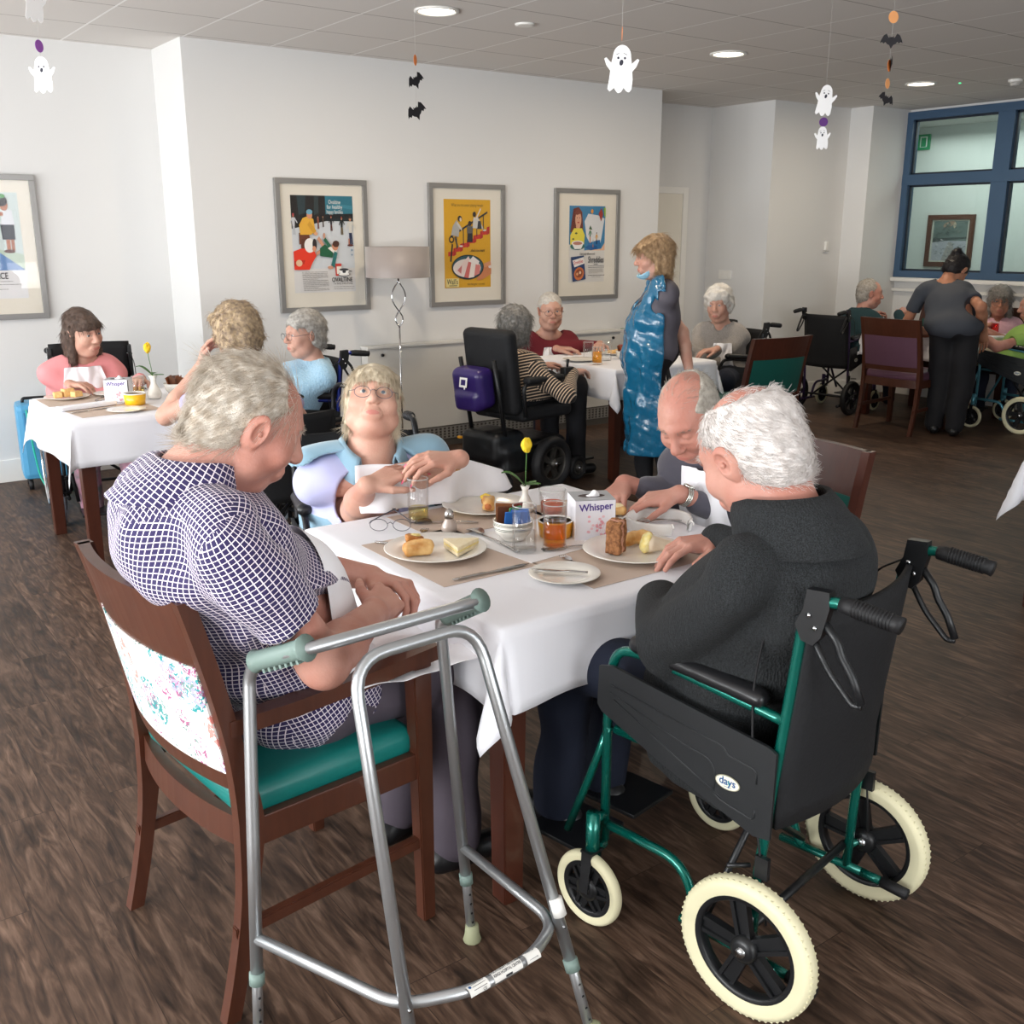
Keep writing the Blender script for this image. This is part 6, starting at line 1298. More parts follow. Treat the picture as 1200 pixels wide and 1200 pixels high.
ss = thing('salt_cellar', 'glass salt cellar with steel dome top', 'salt cellar', (1.552, 2.452, TZ)); MB().lathe([(.022, 0), (.024, .008), (.022, .022), (.013, .036), (.012, .042)], n=28).build('salt_jar', mat('frosted_salt_glass', 'B7A79C', .15, spec=.8, coat=.5), ss); MB().lathe([(.0135, .040), (.0145, .050), (.013, .060), (.008, .067), (.0001, .070)], n=24).build('dome_lid', STEEL, ss)
for k, (zz, lb) in enumerate(((0, 'lower of two stacked white bowls behind the water glass'), (.014, 'upper of two stacked white bowls, holding the sachets'))):
    b = thing('bowl', lb, 'bowl', (1.652, 2.268, TZ+.0015+zz), 0, 'stacked white bowls'); MB().lathe([(.0001, .001), (.030, .001), (.034, .004), (.052, .026), (.058, .046), (.0565, .047), (.050, .028), (.030, .008), (.0001, .007)], n=44).build('bowl_body', CHINA, b)
    rg = MB(); rg.lathe([(.0555, .036), (.0562, .0378)], n=44, cap=False).lathe([(.0566, .0405), (.0572, .0422)], n=44, cap=False); rg.build('green_line', mat('dark_green_band', '2F4A3A', .4), b)
for i, (dx, dy, zz, az, tl, cl, wd) in enumerate(((-.020, .012, .062, .2, .15, '6E3F22', .050), (-.010, .028, .066, -.3, .2, '7A4A2A', .052), (.022, .022, .064, .5, .25, '8A2E24', .045), (-.012, -.012, .052, .1, .35, '2E6FC0', .046), (.012, -.016, .054, -.3, .4, '2C63B4', .048), (.032, -.004, .054, -.6, .3, '3876C4', .044), (.006, .004, .058, .6, .2, '3F8A5A', .044))):
    sc_ = MB(); sc_.box((0, 0, 0), (wd, .006, .062), None, .0025); o = sc_.build('sachet', mat('sachet_'+cl, cl, .35), None, (1.652+dx, 2.268+dy, TZ+.010+zz)); o.rotation_euler = (tl, 0, az-.5)
    T(o, ['dark brown sugar sachet at the left of the bowl', 'tall brown sachet at the back of the bowl', 'dark red sachet behind the water glass', 'blue sachet at the front left of the bowl', 'blue and tan sachet in the middle of the bowl', 'blue sachet at the right of the bowl', 'green sachet tucked among the blue ones'][i], 'sachet', 'sachets in the white bowl')
rm = thing('ramekin', 'orange-yellow ramekin with white inside behind the amber glass', 'ramekin', (1.772, 2.225, TZ)); MB().lathe([(.0001, .001), (.042, .001), (.046, .004), (.051, .048)], n=40).build('outside', ORG, rm); MB().lathe([(.051, .048), (.0515, .052), (.048, .052), (.043, .010), (.0001, .008)], n=40).build('inside', CHINA, rm)
def tissue_box(label, c, rz, w_, d_, h, text, z=TZ):
    t = thing('tissue_box', label, 'tissue box', (c[0], c[1], z), rz); BX = mat('tissue_card', 'E7E6EC', .45); TP = mat('silver_card', 'B4B7BC', .35, metal=.3)
    MB().span((-w_/2, -d_/2, 0), (w_/2, d_/2, h-.001), .0012).build('carton', BX, t); 
    tp = MB(); n = 28; P = [(-w_/2, -d_/2), (w_/2, -d_/2), (w_/2, d_/2), (-w_/2, d_/2)]; out = []; inn = []
    for k in range(n): a = 2*pi*k/n+pi/4; m_ = max(abs(cos(a)), abs(sin(a))); out.append((w_/2*cos(a)/m_, d_/2*sin(a)/m_, h)); inn.append((w_*.34*cos(a), d_*.20*sin(a), h))
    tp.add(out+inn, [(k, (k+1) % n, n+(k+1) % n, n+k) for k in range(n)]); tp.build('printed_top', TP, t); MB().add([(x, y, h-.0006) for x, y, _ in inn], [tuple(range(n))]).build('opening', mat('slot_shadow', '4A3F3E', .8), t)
    mesh_obj('tissue', [sdf_mesh([cap((-.012, 0, h-.012), (.012, .002, h-.004), .010, .012, .01), cap((.0, 0, h-.005), (.004, 0, h+.012), .012, .004, .01), folds(.003, 200, 3)], .002)], mat('soft_tissue', 'F1F0F0', .9), t)
    f = Flat(lambda x, y, z_: V((x, -d_/2-.0003-z_, y)), .0002); f.text(text, -w_*.40, h*.80, .026*h/.105, C('4A2E86'), 'LEFT', .0006, .06, .95); rs = random.Random(4)
    for k in range(26): x, y = rs.gauss(w_*.12, w_*.15), rs.gauss(h*.32, h*.12); x = max(-w_*.42, min(w_*.42, x)); y = max(.008, min(h*.6, y)); f.ell(x, y, .0045, .0038, C(rs.choice(['E8B4BC', 'DE9AA6', 'EBC6CB'])), 9)
    for k in range(5): f.line((w_*.0+k*.006, h*.2), (w_*.05+k*.007, h*.45), .0008, C('D9A6A6'))
    f.build('print', t); g = Flat(lambda x, y, z_: V((w_/2+.0003+z_, x, y)), .0002); g.rect(-d_*.49, .004, -d_*.30, h*.97, C('6A6668')); g.build('side_print', t); return t
tissue_box('white cube tissue box with purple lettering and pink flowers', (1.868, 2.180), radians(-27), .118, .112, .118, 'Whisper')
pg = thing('plate_guard', 'white plastic plate guard ring with small hooks on the near right plate edge', 'plate guard', (2.085, 2.120, TZ))
r_ = MB(); P = []
for i in range(61):
    a = radians(-70)+radians(318)*i/60
    for rr, zz in ((.098, 0), (.100, .030), (.096, .036), (.092, .030), (.090, .002)): P.append((rr*cos(a), rr*sin(a), zz))
r_.grid(P, 61, 5); r_.build('ring', CHAR, pg)
for a in (radians(-70), radians(-112), radians(150)): MB().tube([(.096*cos(a), .096*sin(a), .028), (.104*cos(a), .104*sin(a), .036), (.112*cos(a), .112*sin(a), .030), (.110*cos(a), .110*sin(a), .022)], .0028, 8).build('clip', CHAR, pg)
rose('white bud vase with yellow rose on the foreground table', (1.862, 2.492), 'F2CF22', h=.088, R_=.024, sc=1.0, lean=(.012, .01))
# folded reading glasses
gs = thing('spectacles', 'thin-framed folded reading glasses lying at the left edge of the foreground table', 'spectacles', (1.405, 2.545, TZ), radians(-37)); GM = mat('spectacle_metal', '5A5C66', .3, metal=.7)
for q in (-1, 1): 
    l_ = MB(); l_.tube([(q*.034+.026*cos(a), .004, .021+.018*sin(a)) for a in np.linspace(0, 2*pi, 22)[:-1]], .0011, 5, closed=True); l_.build('lens_rim', GM, gs); l2 = MB(); l2.add([(q*.034+.025*cos(a), .004, .021+.017*sin(a)) for a in np.linspace(0, 2*pi, 22)[:-1]], [tuple(range(21))]); l2.build('lens', GLS, gs)
    MB().tube([(q*.062, .004, .026), (q*.060, .02, .028), (q*.012, .085, .040), (q*-.004, .098, .046)], [.0012, .0012, .002, .0022], 6).build('temple', GM, gs)
MB().tube([(-.008, .004, .025), (0, .004, .030), (.008, .004, .025)], .0012, 5).build('bridge', GM, gs)
# left table
LG_ = 'things on the far left table'
placemat('beige placemat at the back of the far left table', (1.33, 5.72), .42, .30, 0); placemat('beige placemat at the front of the far left table', (1.36, 5.30), .40, .30, .1)
plate('white plate with pale cake pieces at the back corner of the far left table', (1.262, 5.80), .115, group='plates on the far left table'); plate('white side plate at the front edge of the far left table', (1.40, 5.20), .095, group='plates on the far left table'); plate('white plate with a roll behind the yellow ramekin on the far left table', (1.50, 5.80), .10, group='plates on the far left table')
for i, (dx, dy, lb) in enumerate(((-.045, .0, 'small pale cake cube at the left of the plate'), (.01, .015, 'largest pale cake slab on the far left plate'), (.045, -.02, 'pale cake slab at the right of the far left plate'))):
    food('cake_slice', lb, 'cake', (1.262+dx, 5.80+dy), [rbox((0, 0, .016+.006*(i == 1)), (.022+.008*(i > 0), .018, .016+.006*(i == 1)), .005), folds(.0015, 120, i)], mat('sponge_cake', 'E8C083', .7, mott=(80, .8, 'D9A766')), ZP, .3*i, .003)
food('bread_roll', 'small brown roll on the plate behind the yellow ramekin', 'roll', (1.50, 5.80), [ell((0, 0, .016), (.035, .022, .018)), folds(.002, 120, 1)], PASTD, ZP, .2, .003)
rm2 = thing('ramekin', 'bright yellow ramekin on the far left table', 'ramekin', (1.50, 5.385, TZ)); MB().lathe([(.0001, .001), (.046, .001), (.050, .004), (.056, .056)], n=36).build('outside', mat('yellow_glaze', 'F0B81E', .3, coat=.3), rm2); MB().lathe([(.056, .056), (.0565, .062), (.052, .062), (.046, .010), (.0001, .008)], n=36).build('inside', CHINA, rm2)
rose('white bud vase with yellow rose on the far left table', (1.645, 5.53), 'F0C420', h=.125, R_=.034, sc=1.15, lean=(-.015, .0))
tissue_box('white cube tissue box with faint pink print on the far left table', (1.47, 5.56), radians(-30), .12, .11, .118, 'Whisper')
b = thing('bowl', 'white bowl filled with brown sachets on the far left table', 'bowl', (1.79, 5.62, TZ)); MB().lathe([(.0001, .001), (.034, .001), (.055, .030), (.064, .062), (.062, .062), (.050, .030), (.0001, .008)], n=36).build('bowl_body', CHINA, b)
for i in range(5):
    o = MB().box((0, 0, 0), (.055, .008, .05), None, .003).build('sachet', mat('sachet_brown%d' % (i % 2), ('7A4526', '5E3A28')[i % 2], .4), None, (1.79+.028*cos(i*1.3), 5.62+.028*sin(i*1.3), TZ+.075)); o.rotation_euler = (.25, .1*i, i*1.3+1.2)
    T(o, 'brown paper sachet in the white bowl on the far left table', 'sachet', 'brown sachets in the far left bowl')
cp = thing('cup', 'blue cup behind the sachet bowl on the far left table', 'cup', (1.90, 5.66, TZ)); MB().lathe([(.0001, .002), (.028, .002), (.036, .07), (.034, .07), (.026, .008), (.0001, .008)], n=28).build('cup_body', mat('slate_blue_glaze', '3E5364', .3), cp); MB().tube([(.034, 0, .06), (.058, -.01, .055), (.056, -.01, .03), (.031, 0, .02)], .005, 8, fillet=.01).build('handle', mat('slate_blue_glaze', '3E5364', .3), cp)
glass('clear glass beside the tissue box on the far left table', (1.60, 5.66), .034, .11, .05, PALEY)
nk = MB().box((0, 0, 0), (.30, .06, .022), None, .009).build('folded_napkin', mat('white_table_linen', 'E9E9EE', .85), None, (1.27, 5.42, TZ+.012)); nk.rotation_euler = (0, 0, .25); T(nk, 'rolled white linen napkin on the far left table', 'napkin')
knife('knife beside the rolled napkin on the far left table', (1.16, 5.28), (1.40, 5.37)); fork('fork behind the rolled napkin on the far left table', (1.36, 5.62), (1.44, 5.75)); fork('spoon beside the yellow ramekin', (1.46, 5.44), (1.36, 5.58), spoon=True)
# middle table
plate('white plate near the left edge of the middle table', (4.58, 5.50), .12, group='plates on the middle table'); plate('plate of bread behind the glasses on the middle table', (5.05, 5.66), .11, group='plates on the middle table')
glass('glass of amber drink on the middle table', (4.555, 5.285), .036, .115, .085, SQUASH); glass('glass of clear water on the middle table', (4.76, 5.42), .034, .14, .055, WATER); glass('clear glass behind the amber drink on the middle table', (4.70, 5.55), .036, .12, .0)
food('bread_roll', 'slices of buttered bread on the plate behind the glasses', 'bread', (5.05, 5.66), [rbox((0, 0, .012), (.055, .03, .012), .006), folds(.002, 100, 1)], mat('sponge_cake', 'E8C083', .7), ZP, .2, .003)
b = thing('bowl', 'small white bowl of red and brown sachets on the middle table', 'bowl', (4.92, 5.43, TZ)); MB().lathe([(.0001, .001), (.030, .001), (.044, .022), (.052, .055), (.050, .055), (.040, .022), (.0001, .008)], n=32).build('bowl_body', CHINA, b)
for i in range(6):
    cl = ('8A4A2C', 'B02A22', '6E3A26')[i % 3]; o = MB().box((0, 0, 0), (.05, .008, .045), None, .003).build('sachet', mat('sachet_m'+cl, cl, .4), None, (4.92+.024*cos(i*1.05), 5.43+.024*sin(i*1.05), TZ+.068+.006*(i % 2))); o.rotation_euler = (.25, 0, i*1.05+1.3)
    T(o, 'red or brown sachet in the small bowl on the middle table', 'sachet', 'sachets in the middle table bowl')
tn = thing('table_number', 'white number six standing in the sachet bowl on the middle table', 'table number', (4.905, 5.385, TZ+.075)); f = Flat(lambda x, y, z: V((x*.81, -x*.59-z, y)), .002); f.ell(0, .022, .022, .030, mat('red_marker', 'C8282A', .4), 20); f.text('6', 0, .022, .055, PAPW, 'CENTER', .003); f.build('number', tn)
rose('white bud vase with orange rose on the middle table', (5.02, 5.44), 'E88A1E', h=.155, R_=.030, sc=1.2, lean=(-.012, .0))
tg = sdf_mesh([cap((-.16, 0, .035), (.02, 0, .035), .034, .034), ell((.03, 0, .035), (.02, .036, .036)), folds(.003, 90, 3)], .006)
# right table
plate('white plate with golden pie on the right table', (8.78, 5.12), .14, group='plates on the right table'); plate('small white plate at the near corner of the right table', (8.42, 4.92), .09, group='plates on the right table')
food('pie', 'golden pastry pile on the white plate on the right table', 'pie', (8.78, 5.12), [ell((0, 0, .025), (.085, .06, .035)), ell((.05, 0, .03), (.05, .04, .03)), ell((-.05, .01, .045), (.035, .03, .03)), folds(.006, 90, 2)], PASTRY, ZP, .3, .005)
food('pastry', 'brown pastry on the small plate at the near corner of the right table', 'pastry', (8.42, 4.92), [ell((0, 0, .02), (.035, .03, .02)), folds(.004, 90, 2)], PASTD, ZP, .3, .005)
glass('glass of bright red juice on the right table', (8.93, 4.93), .036, .10, .085, REDJ)
# cloth of a further table at the right edge of the picture
table('dining table cut off by the right edge of the picture', 4.33, 5.2, 1.30, 2.15, WD, 'white tablecloth corner hanging in at the right edge', .26, seed=12)
# blue case against the left wall
bc = thing('equipment_case', 'light blue plastic equipment case on castors by the left wall', 'case', (1.40, 7.13, 0), radians(-8)); CB = mat('sky_blue_plastic', '4F9BC6', .4)
MB().span((-.17, -.13, .07), (.17, .13, .56), .035).build('housing', CB, bc); MB().span((-.13, -.138, .42), (.13, -.128, .51), .004).build('panel', mat('darker_blue_plastic', '3F7FA8', .4), bc)
MB().tube([(-.12, 0, .55), (-.12, 0, .585), (.12, 0, .585), (.12, 0, .55)], .010, 8, fillet=.02).build('carry_handle', BLKP, bc)
for q in (-1, 1):
    for p in (-1, 1): MB().lathe([(.0001, -.014), (.033, -.014), (.033, .014), (.0001, .014)], (q*.13, p*.09, .034), 18, Matrix.Rotation(pi/2, 3, 'Y')).build('castor', RUB, bc)
tb = MB(); tb.tube([(1.27, 7.0, .53), (1.275, 6.985, .42), (1.285, 6.98, .25), (1.30, 6.96, .09), (1.33, 6.90, .012), (1.40, 6.86, .012), (1.47, 6.88, .03), (1.50, 6.93, .18), (1.47, 6.96, .30), (1.44, 6.97, .24)], .006, 7, fillet=.06); tb.tube([(1.31, 6.90, .012), (1.40, 6.83, .01), (1.50, 6.85, .01), (1.45, 6.91, .02), (1.33, 6.93, .012)], .006, 7, fillet=.05)
o = tb.build('tubing', mat('turquoise_tube', '23C2A6', .3, trans=.2)); T(o, 'coiled turquoise tubing hanging from the blue case to the floor', 'tubing')
# ------------------------------------------------------------------ the people
NAP = mat('white_napkin', 'F0EFF2', .8, bump=(200, .04)); MX = np.array
PLAID = checks_mat('navy_white_check', '2C2350', 'E6DCE4', .0100, .17); STRIPE = checks_mat('black_cream_stripe', '1C1714', 'CDB49A', .019, .34, True)
MAUVE = mat('mauve_grey_trousers', '4E4650', .8); BLKT = mat('black_trousers', '141418', .85); NAVY = mat('navy_trousers', '131A2C', .85); SHOE = mat('black_shoe', '131315', .4)
def knit(name, a, b, sc=260, rough=.95):
    m = mat(name, a, rough, mott=(sc, 1, b), sheen=0 if 'charcoal' in name else .3); N, L, bs = nodes(m)
    tc = N.new('ShaderNodeTexCoord'); mp = N.new('ShaderNodeMapping'); mp.inputs['Scale'].default_value = (sc*.5, sc*.5, sc*.22); n = N.new('ShaderNodeTexVoronoi'); n.inputs['Scale'].default_value = 1
    bp = N.new('ShaderNodeBump'); bp.inputs['Strength'].default_value = .8; bp.inputs['Distance'].default_value = .003; L.new(tc.outputs['Object'], mp.inputs[0]); L.new(mp.outputs[0], n.inputs['Vector']); L.new(n.outputs['Distance'], bp.inputs['Height']); L.new(bp.outputs[0], bs.inputs['Normal']); return m
BK = knit('charcoal_knit', '0C0D0E', '2C2F31', 420); GC = mat('slate_fleece', '4A4852', .9, sheen=.3, bump=(300, .2)); LB = knit('pale_blue_knit', '8DB6D0', 'A9CBDF', 180)
MG = SPECM = mat('spectacle_metal', '5A5C66', .3, metal=.7)
def bib(I, label, w_, h_, up=.0, side=0, az=None, lean=.15, extra=(), wav=.006, shape=None, off=.012, group='white napkins worn on the chest'):
    f, r, u = I['f'], I['r'], I['u']; A = I['A']; objs = [sdf_mesh(I['torso'](.020), .012)]
    shape = shape or (lambda a, b: (a*(.80-.42*b/h_), b+(.018*sin(a*31+1)+.012*sin(a*57))*(.5-b/h_)))
    c = I['sc']-A*(h_*.5+.03-up)+f*.30+r*side
    return drape(I, 'napkin', label, 'napkin', NAP, c, r, A*1.0, -f, 22, 26, w_, h_, off, wav, shape, objs, group, maxd=.45)
# man in the checked shirt
P1 = person('balding man in navy and white checked short-sleeved shirt on the floral armchair', (.865, 2.075, .585), (.738, 1.892, 1.248), 84, hat=(97, 30, 4), sw=.218, gb=1.20, gc=1.14, gh=1.12, s=1.09, neck_f=-.025, neck_u=.032, hem_tilt=.55,
    arms=[dict(w=(1.10, 2.10, .80), d=(.35, -.9, -.05), n=(-.2, -.3, -1), curl=(.6, .7, .8, .9), thumb=.8), dict(w=(1.00, 1.895, .795), d=(.72, .66, -.02), n=(-.3, .5, -.8), curl=(.55, .65, .75, .8), thumb=.3, pole=(-.35, -.7, -.8))],
    knees=[(1.27, 2.20, .56), (1.27, 1.99, .56)], ankles=[(1.19, 2.16, .10), (1.24, 1.96, .10)], res=.006, hres=.0026, hs=1.04, skin='rosy', hair=dict(style='swept', col='E4DCD0', col2='B9A893', n=6500, thin=1800, L=.050, t=.003, comb=comb_back, rad=.0006, lift=.07, wob=.10, wave=.0012), top=PLAID, sleeves='short', top_res=.006,
    trouser=MAUVE, shoes=SHOE, fat=1.18, jowl=1.25, ear=1.18, nose=1.15, eyes='shut', brow='B9AEA0', hump=1.45, hem=-.035, fold=.013, sfold=.002, uvpat=1, collar='shirt', armg=1.12, neckr=1.10, neck_open=.066)
LAP1 = [o for o in P1['root'].children if o.name.split('.')[0] in ('trousers', 'top')]
drape(P1, 'napkin', 'white napkin spread over the lap of the man in the checked shirt', 'napkin', NAP, (1.08, 2.03, .82), (1, .05, 0), (-.05, 1, 0), (0, 0, -1), 22, 22, .42, .46, .012, .008, None, LAP1, 'white napkins', maxd=.3)
# woman in the fleece vest
LILAC = mat('lilac_jersey', 'B7B9DE', .85, bump=(200, .05)); VEST = mat('dusty_blue_fleece', '86A9BC', .9, sheen=.4, bump=(350, .15))
P2 = person('woman in dusty blue fleece vest over lilac top, glasses, looking at the camera', (1.63, 3.13, .60), (1.572, 2.935, 1.078), 192, hs=1.0, hat=(207, -24, -5), sw=.205, gb=1.42, gc=1.30, gh=1.2, s=1.07,
    arms=[dict(w=(1.405, 2.685, .868), d=(.94, .0, .22), n=(.2, .30, -.9), curl=(.15, .18, .22, .28), thumb=.3, e=(1.30, 2.86, .70), al=.92), dict(w=(1.690, 2.600, .930), d=(-.92, .16, .05), n=(.0, .35, -.95), curl=(.50, .45, .40, .35), thumb=.5, e=(1.92, 2.74, .76), al=.92)],
    res=.006, hres=.0028, skin='fair', hair=dict(style='bob', col='DDCFB6', col2='BCAD93', n=5200, L=.050, t=.008, comb=comb_down, rad=.0007, lift=.05, wob=.08, wave=.0015), top=LILAC, sleeves='short', top_res=.0065,
    trouser=NAVY, fat=1.22, jowl=1.22, nose=1.05, brow='B9A88C', bust=1.25, fold=.008, specs=SPECM, neck_open=.10, vneck=.03, armg=1.13, neckr=1.2)
def vest(I, m):
    r, f, u, sc, A = I['r'], I['f'], I['u'], I['sc'], I['A']; e = .021; P = I['torso'](e, .045)
    P += [cap(sc-r*.20, sc+r*.20, .060*I['s']+e*.6, None, .04)]
    for S, E, Wp, q in I['J']: P.append(cap(S+(E-S)*.02+r*q*.035, S+(E-S)*.9, .088, .11, .012, sub=True))
    P.append(cap(I['nb']+u*.0-f*.01, I['nb']+u*.10+f*.02, .085, .12, .008, sub=True)); P.append(cap(I['nb']+f*.10+u*.03, sc-A*.34+f*.32, .062, .050, .006, sub=True))
    P.append(folds(.006, 30, 21, 5)); P.append(half(I['pel']-u*.02, (0, 0, -1)))
    v = mesh_obj('fleece_vest', [sdf_mesh(P, .0065)], m, I['root'], I['base'])
    # stand-up collar and zip edges
    mb = MB(); Pn = []; n = 34
    for i in range(n):
        a = radians(38)+radians(284)*i/(n-1)
        for rad, h in ((.082, -.01), (.080, .025), (.086, .045), (.098, .030), (.108, -.005), (.118, -.04)): Pn.append(I['nb']+f*.008+(r*sin(a)+f*cos(a)*1.05)*rad*1.07+u*(h-max(cos(a), 0)*.07))
    mb.grid(Pn, n, 6); o = mb.build('vest_collar', m); o.parent = I['root']; o.matrix_parent_inverse = Matrix.Translation(-V(I['base'])); so = o.modifiers.new('s', 'SOLIDIFY'); so.thickness = .006; so.offset = 0
    return v
vest(P2, VEST)
nm = MB(); Pn = []
for i in range(30):
    for j in range(16):
        u_, v_ = i/29, j/15; x = 1.41+.55*u_*(1-.12*v_)+.10*v_*u_; zt = .915-.03*u_-.09*max(u_-.7, 0)*2; zb = .768; z = zt+(zb-zt)*v_**.9
        y = 2.765-.03*sin(u_*pi)-.035*v_+.012*sin(u_*17+v_*3)+.008*sin(u_*31+1)*v_; Pn.append((x-1.66, y-2.74, z-.8))
nm.grid(Pn, 30, 16); o = nm.build('napkin', NAP, None, (1.66, 2.74, .8)); so = o.modifiers.new('s', 'SOLIDIFY'); so.thickness = .002; tag(o, 'large white napkin held up by the woman in the fleece vest', 'napkin', 'white napkins')
def bracelet(I, k, m, label=None, watch=False, name='bracelet'):
    S, E, Wp, q = I['J'][k]; d = unit(Wp-E); c = Wp-d*.020; a = unit(np.cross(d, (0, 0, 1))); b = np.cross(a, d); mb = MB(); n = 28
    for t_ in (-.006, 0, .006) if watch else (0,): mb.tube([V(c+d*t_+(a*cos(x)*.0335+b*sin(x)*.0295)) for x in np.linspace(0, 2*pi, n+1)[:-1]], .0032, 6, closed=True)
    o = mb.build(name, m); o.parent = I['root']; o.matrix_parent_inverse = Matrix.Translation(-V(I['base']))
    if watch:
        w_ = MB(); R = V(b if b[2] > 0 else -b).to_track_quat('Z', 'Y').to_matrix(); w_.lathe([(.0001, -.003), (.0185, -.003), (.0195, .002), (.017, .006), (.0001, .006)], V(c)+R @ V((0, 0, .031)), 24, R); x = w_.build('watch_case', m); x.parent = I['root']; x.matrix_parent_inverse = Matrix.Translation(-V(I['base']))
        w_ = MB(); w_.lathe([(.0001, .0065), (.0155, .0065)], V(c)+R @ V((0, 0, .031)), 20, R, cap=False); w_.use(mat('watch_face', 'ECEAE2', .3)).mi = 0
        x = w_.build('watch_face', None); x.parent = I['root']; x.matrix_parent_inverse = Matrix.Translation(-V(I['base']))
bracelet(P2, 1, mat('gold', 'C99A3C', .25, metal=1))
def nails(I, k, m):
    for (p, d, n_) in I['tips'][k][:4]:
        o = mesh_obj('fingernail', [sdf_mesh([ell(p+d*.006+n_*-.0045, (.0052, .0095, .0022), np.stack([np.cross(d, n_), d, n_], 1), .002)], .0014)], m, I['root'], I['base'])
def ncheck(I, k):
    out = []
    for (p, d, n_) in I['tips'][k][:4]: out.append((p, d, n_ if n_[2] < 0 else -n_))
    I['tips'][k] = out+I['tips'][k][4:]
ncheck(P2, 1); ncheck(P2, 0); nails(P2, 1, NAIL); nails(P2, 0, NAIL)
# bald man in the grey cardigan
P3 = person('bald man in slate grey cardigan with white bib and steel watch, head bowed', (2.58, 2.14, .60), (2.20, 2.125, 1.078), 268, hat=(254, 38, 6), sw=.195, gb=1.05, gc=1.0, neck_f=-.05, cuff=.26, s=1.06,
    arms=[dict(w=(2.185, 2.385, .825), d=(-.80, -.45, -.28), n=(-.1, -.1, -1), curl=(.55, .6, .7, .8), thumb=.8, pole=(.3, .8, -.55)), dict(w=(2.205, 2.155, .832), d=(-.72, .62, -.22), n=(0, .2, -1), curl=(.3, .4, .55, .6), thumb=.6, pole=(.35, -.8, -.5))],
    hres=.0028, skin='rosy', hair=dict(style='bald', col='B9B2A6', col2='8C8479', n=2600, thin=350, wave=.0008, L=.022, t=.003, comb=comb_back, lift=.14), top=GC, trouser=NAVY, fat=1.12, jowl=1.35, ear=1.05, nose=1.1, eyes='shut', brow='8C8378', hump=.9, fold=.010, neckr=1.1, neck_open=.085)
bib(P3, 'white bib on the chest of the bald man in grey', .25, .32, .01, 0, wav=.010)
bracelet(P3, 1, mat('watch_steel', 'C9C8C0', .25, metal=.9), watch=True, name='watch_strap')
# white-haired man seen from behind
P4 = person('white-haired man in charcoal knitted jumper in the green wheelchair, seen from behind', (1.725, 1.43, .60), (1.612, 1.375, 1.165), -4, hat=(-2, 30, -5), sw=.200, gb=1.2, gc=1.15, gh=1.0, s=1.11,
    arms=[dict(w=(1.68, 1.70, .73), d=(.5, .8, -.1), n=(0, 0, -1), e=(1.535, 1.55, .70)), dict(w=(1.985, 1.795, .812), d=(-.96, .22, -.05), n=(0, 0, -1), curl=(.28, .34, .40, .5), thumb=.35, spread=.10, pole=(.6, .4, -.5))],
    knees=[(1.53, 1.86, .56), (1.72, 1.89, .56)], ankles=[(1.53, 1.90, .14), (1.72, 1.93, .14)], hres=.0028, skin='rosy', hair=dict(style='crop', col='E6E0DC', col2='D3CAC4', n=9500, thin=1100, L=.024, t=.005, comb=lambda l: np.stack([l[:, 0]*6, -.45+l[:, 1]*6, -.35+0*l[:, 0]], 1), rad=.0007, lift=.30, wob=.16, wave=.0012), top=BK, top_res=.0065,
    trouser=NAVY, shoes=SHOE, ear=1.12, hump=1.35, fold=.016, collar='funnel', neck_open=.070, fat=1.1, neckr=1.15, eyes='shut', brow='D9D4CE', hem=-.03)
ca, sa = cos(radians(10.2)), sin(radians(10.2)); WL = lambda x, y, z: MX((1.744+ca*x-sa*y, 1.235+sa*x+ca*y, z)); RB = np.array(Euler((0, 0, radians(10.2))).to_matrix())
mesh_obj('jumper_hem', [sdf_mesh([ell(WL(-.205, .17, .475), (.030, .165, .065), RB, .02), ell(WL(-.20, .10, .46), (.028, .10, .055), RB, .03), folds(.005, 70, 2, 5, (1, 1, .2))], .007)], BK, P4['root'], P4['base'])
# woman in pink at the far left table
SALM = mat('salmon_pink_top', 'DE8E90', .85, bump=(160, .1))
P5 = person('woman with long brown hair in salmon pink top at the far left table', (1.50, 6.42, .60), (1.475, 6.20, 1.07), 182, hat=(158, 12, 8), sw=.20, gb=1.2, gc=1.1, s=1.08,
    arms=[dict(w=(1.33, 6.02, .80), d=(.5, -.8, 0), n=(0, 0, -1)), dict(w=(1.72, 6.02, .80), d=(-.5, -.8, 0), n=(0, 0, -1))], hres=.0045, skin='fair', hair=dict(style='long', col='5E4A3E', col2='42332B', n=2600, L=.05, t=.006, comb=comb_down, rad=.0011, lift=.0, wob=.04), top=SALM, trouser=mat('floral_grey_skirt', '66706F', .9, mott=(14, 1, 'C98FA4')), skirt=True, bust=1, top_res=.009, neck_open=.09, jowl=1.2, fold=.010)
bib(P5, 'large white napkin tucked into the salmon pink top', .34, .42, .03, .02, wav=.014)
# woman with brown permed hair seen from behind
LAV = mat('lavender_top', 'A9A2C4', .85)
P6 = person('woman with wavy brown hair and lavender top seen from behind at the far left table', (1.86, 4.50, .60), (1.795, 4.68, 1.155), -10, hat=(-4, 8, 0), sw=.19, gb=1.1, s=1.08,
    arms=[dict(w=(1.66, 4.84, .98), d=(.35, -.1, .8), n=(.6, -.5, 0), pole=(-.7, .3, -.7)), dict(w=(2.0, 4.95, .80), d=(-.5, .8, 0), n=(0, 0, -1))], hres=.0045, skin='fair', sleeves='short', hair=dict(style='perm', col='8A7664', col2='C9B08C', n=3000, L=.030, t=.022, comb=comb_down, rad=.0012, lift=.35, wob=.5, wave=.006, wsc=110), top=LAV, trouser=NAVY, bust=1, top_res=.009, neck_open=.08)
wheelchair('plain dark wheelchair under the woman in the lavender top', (1.87, 4.32, 0), radians(6), BLKFR, badge=False, detail=False, tyre=RUB, handles=False, lever=False, backtop=.82)
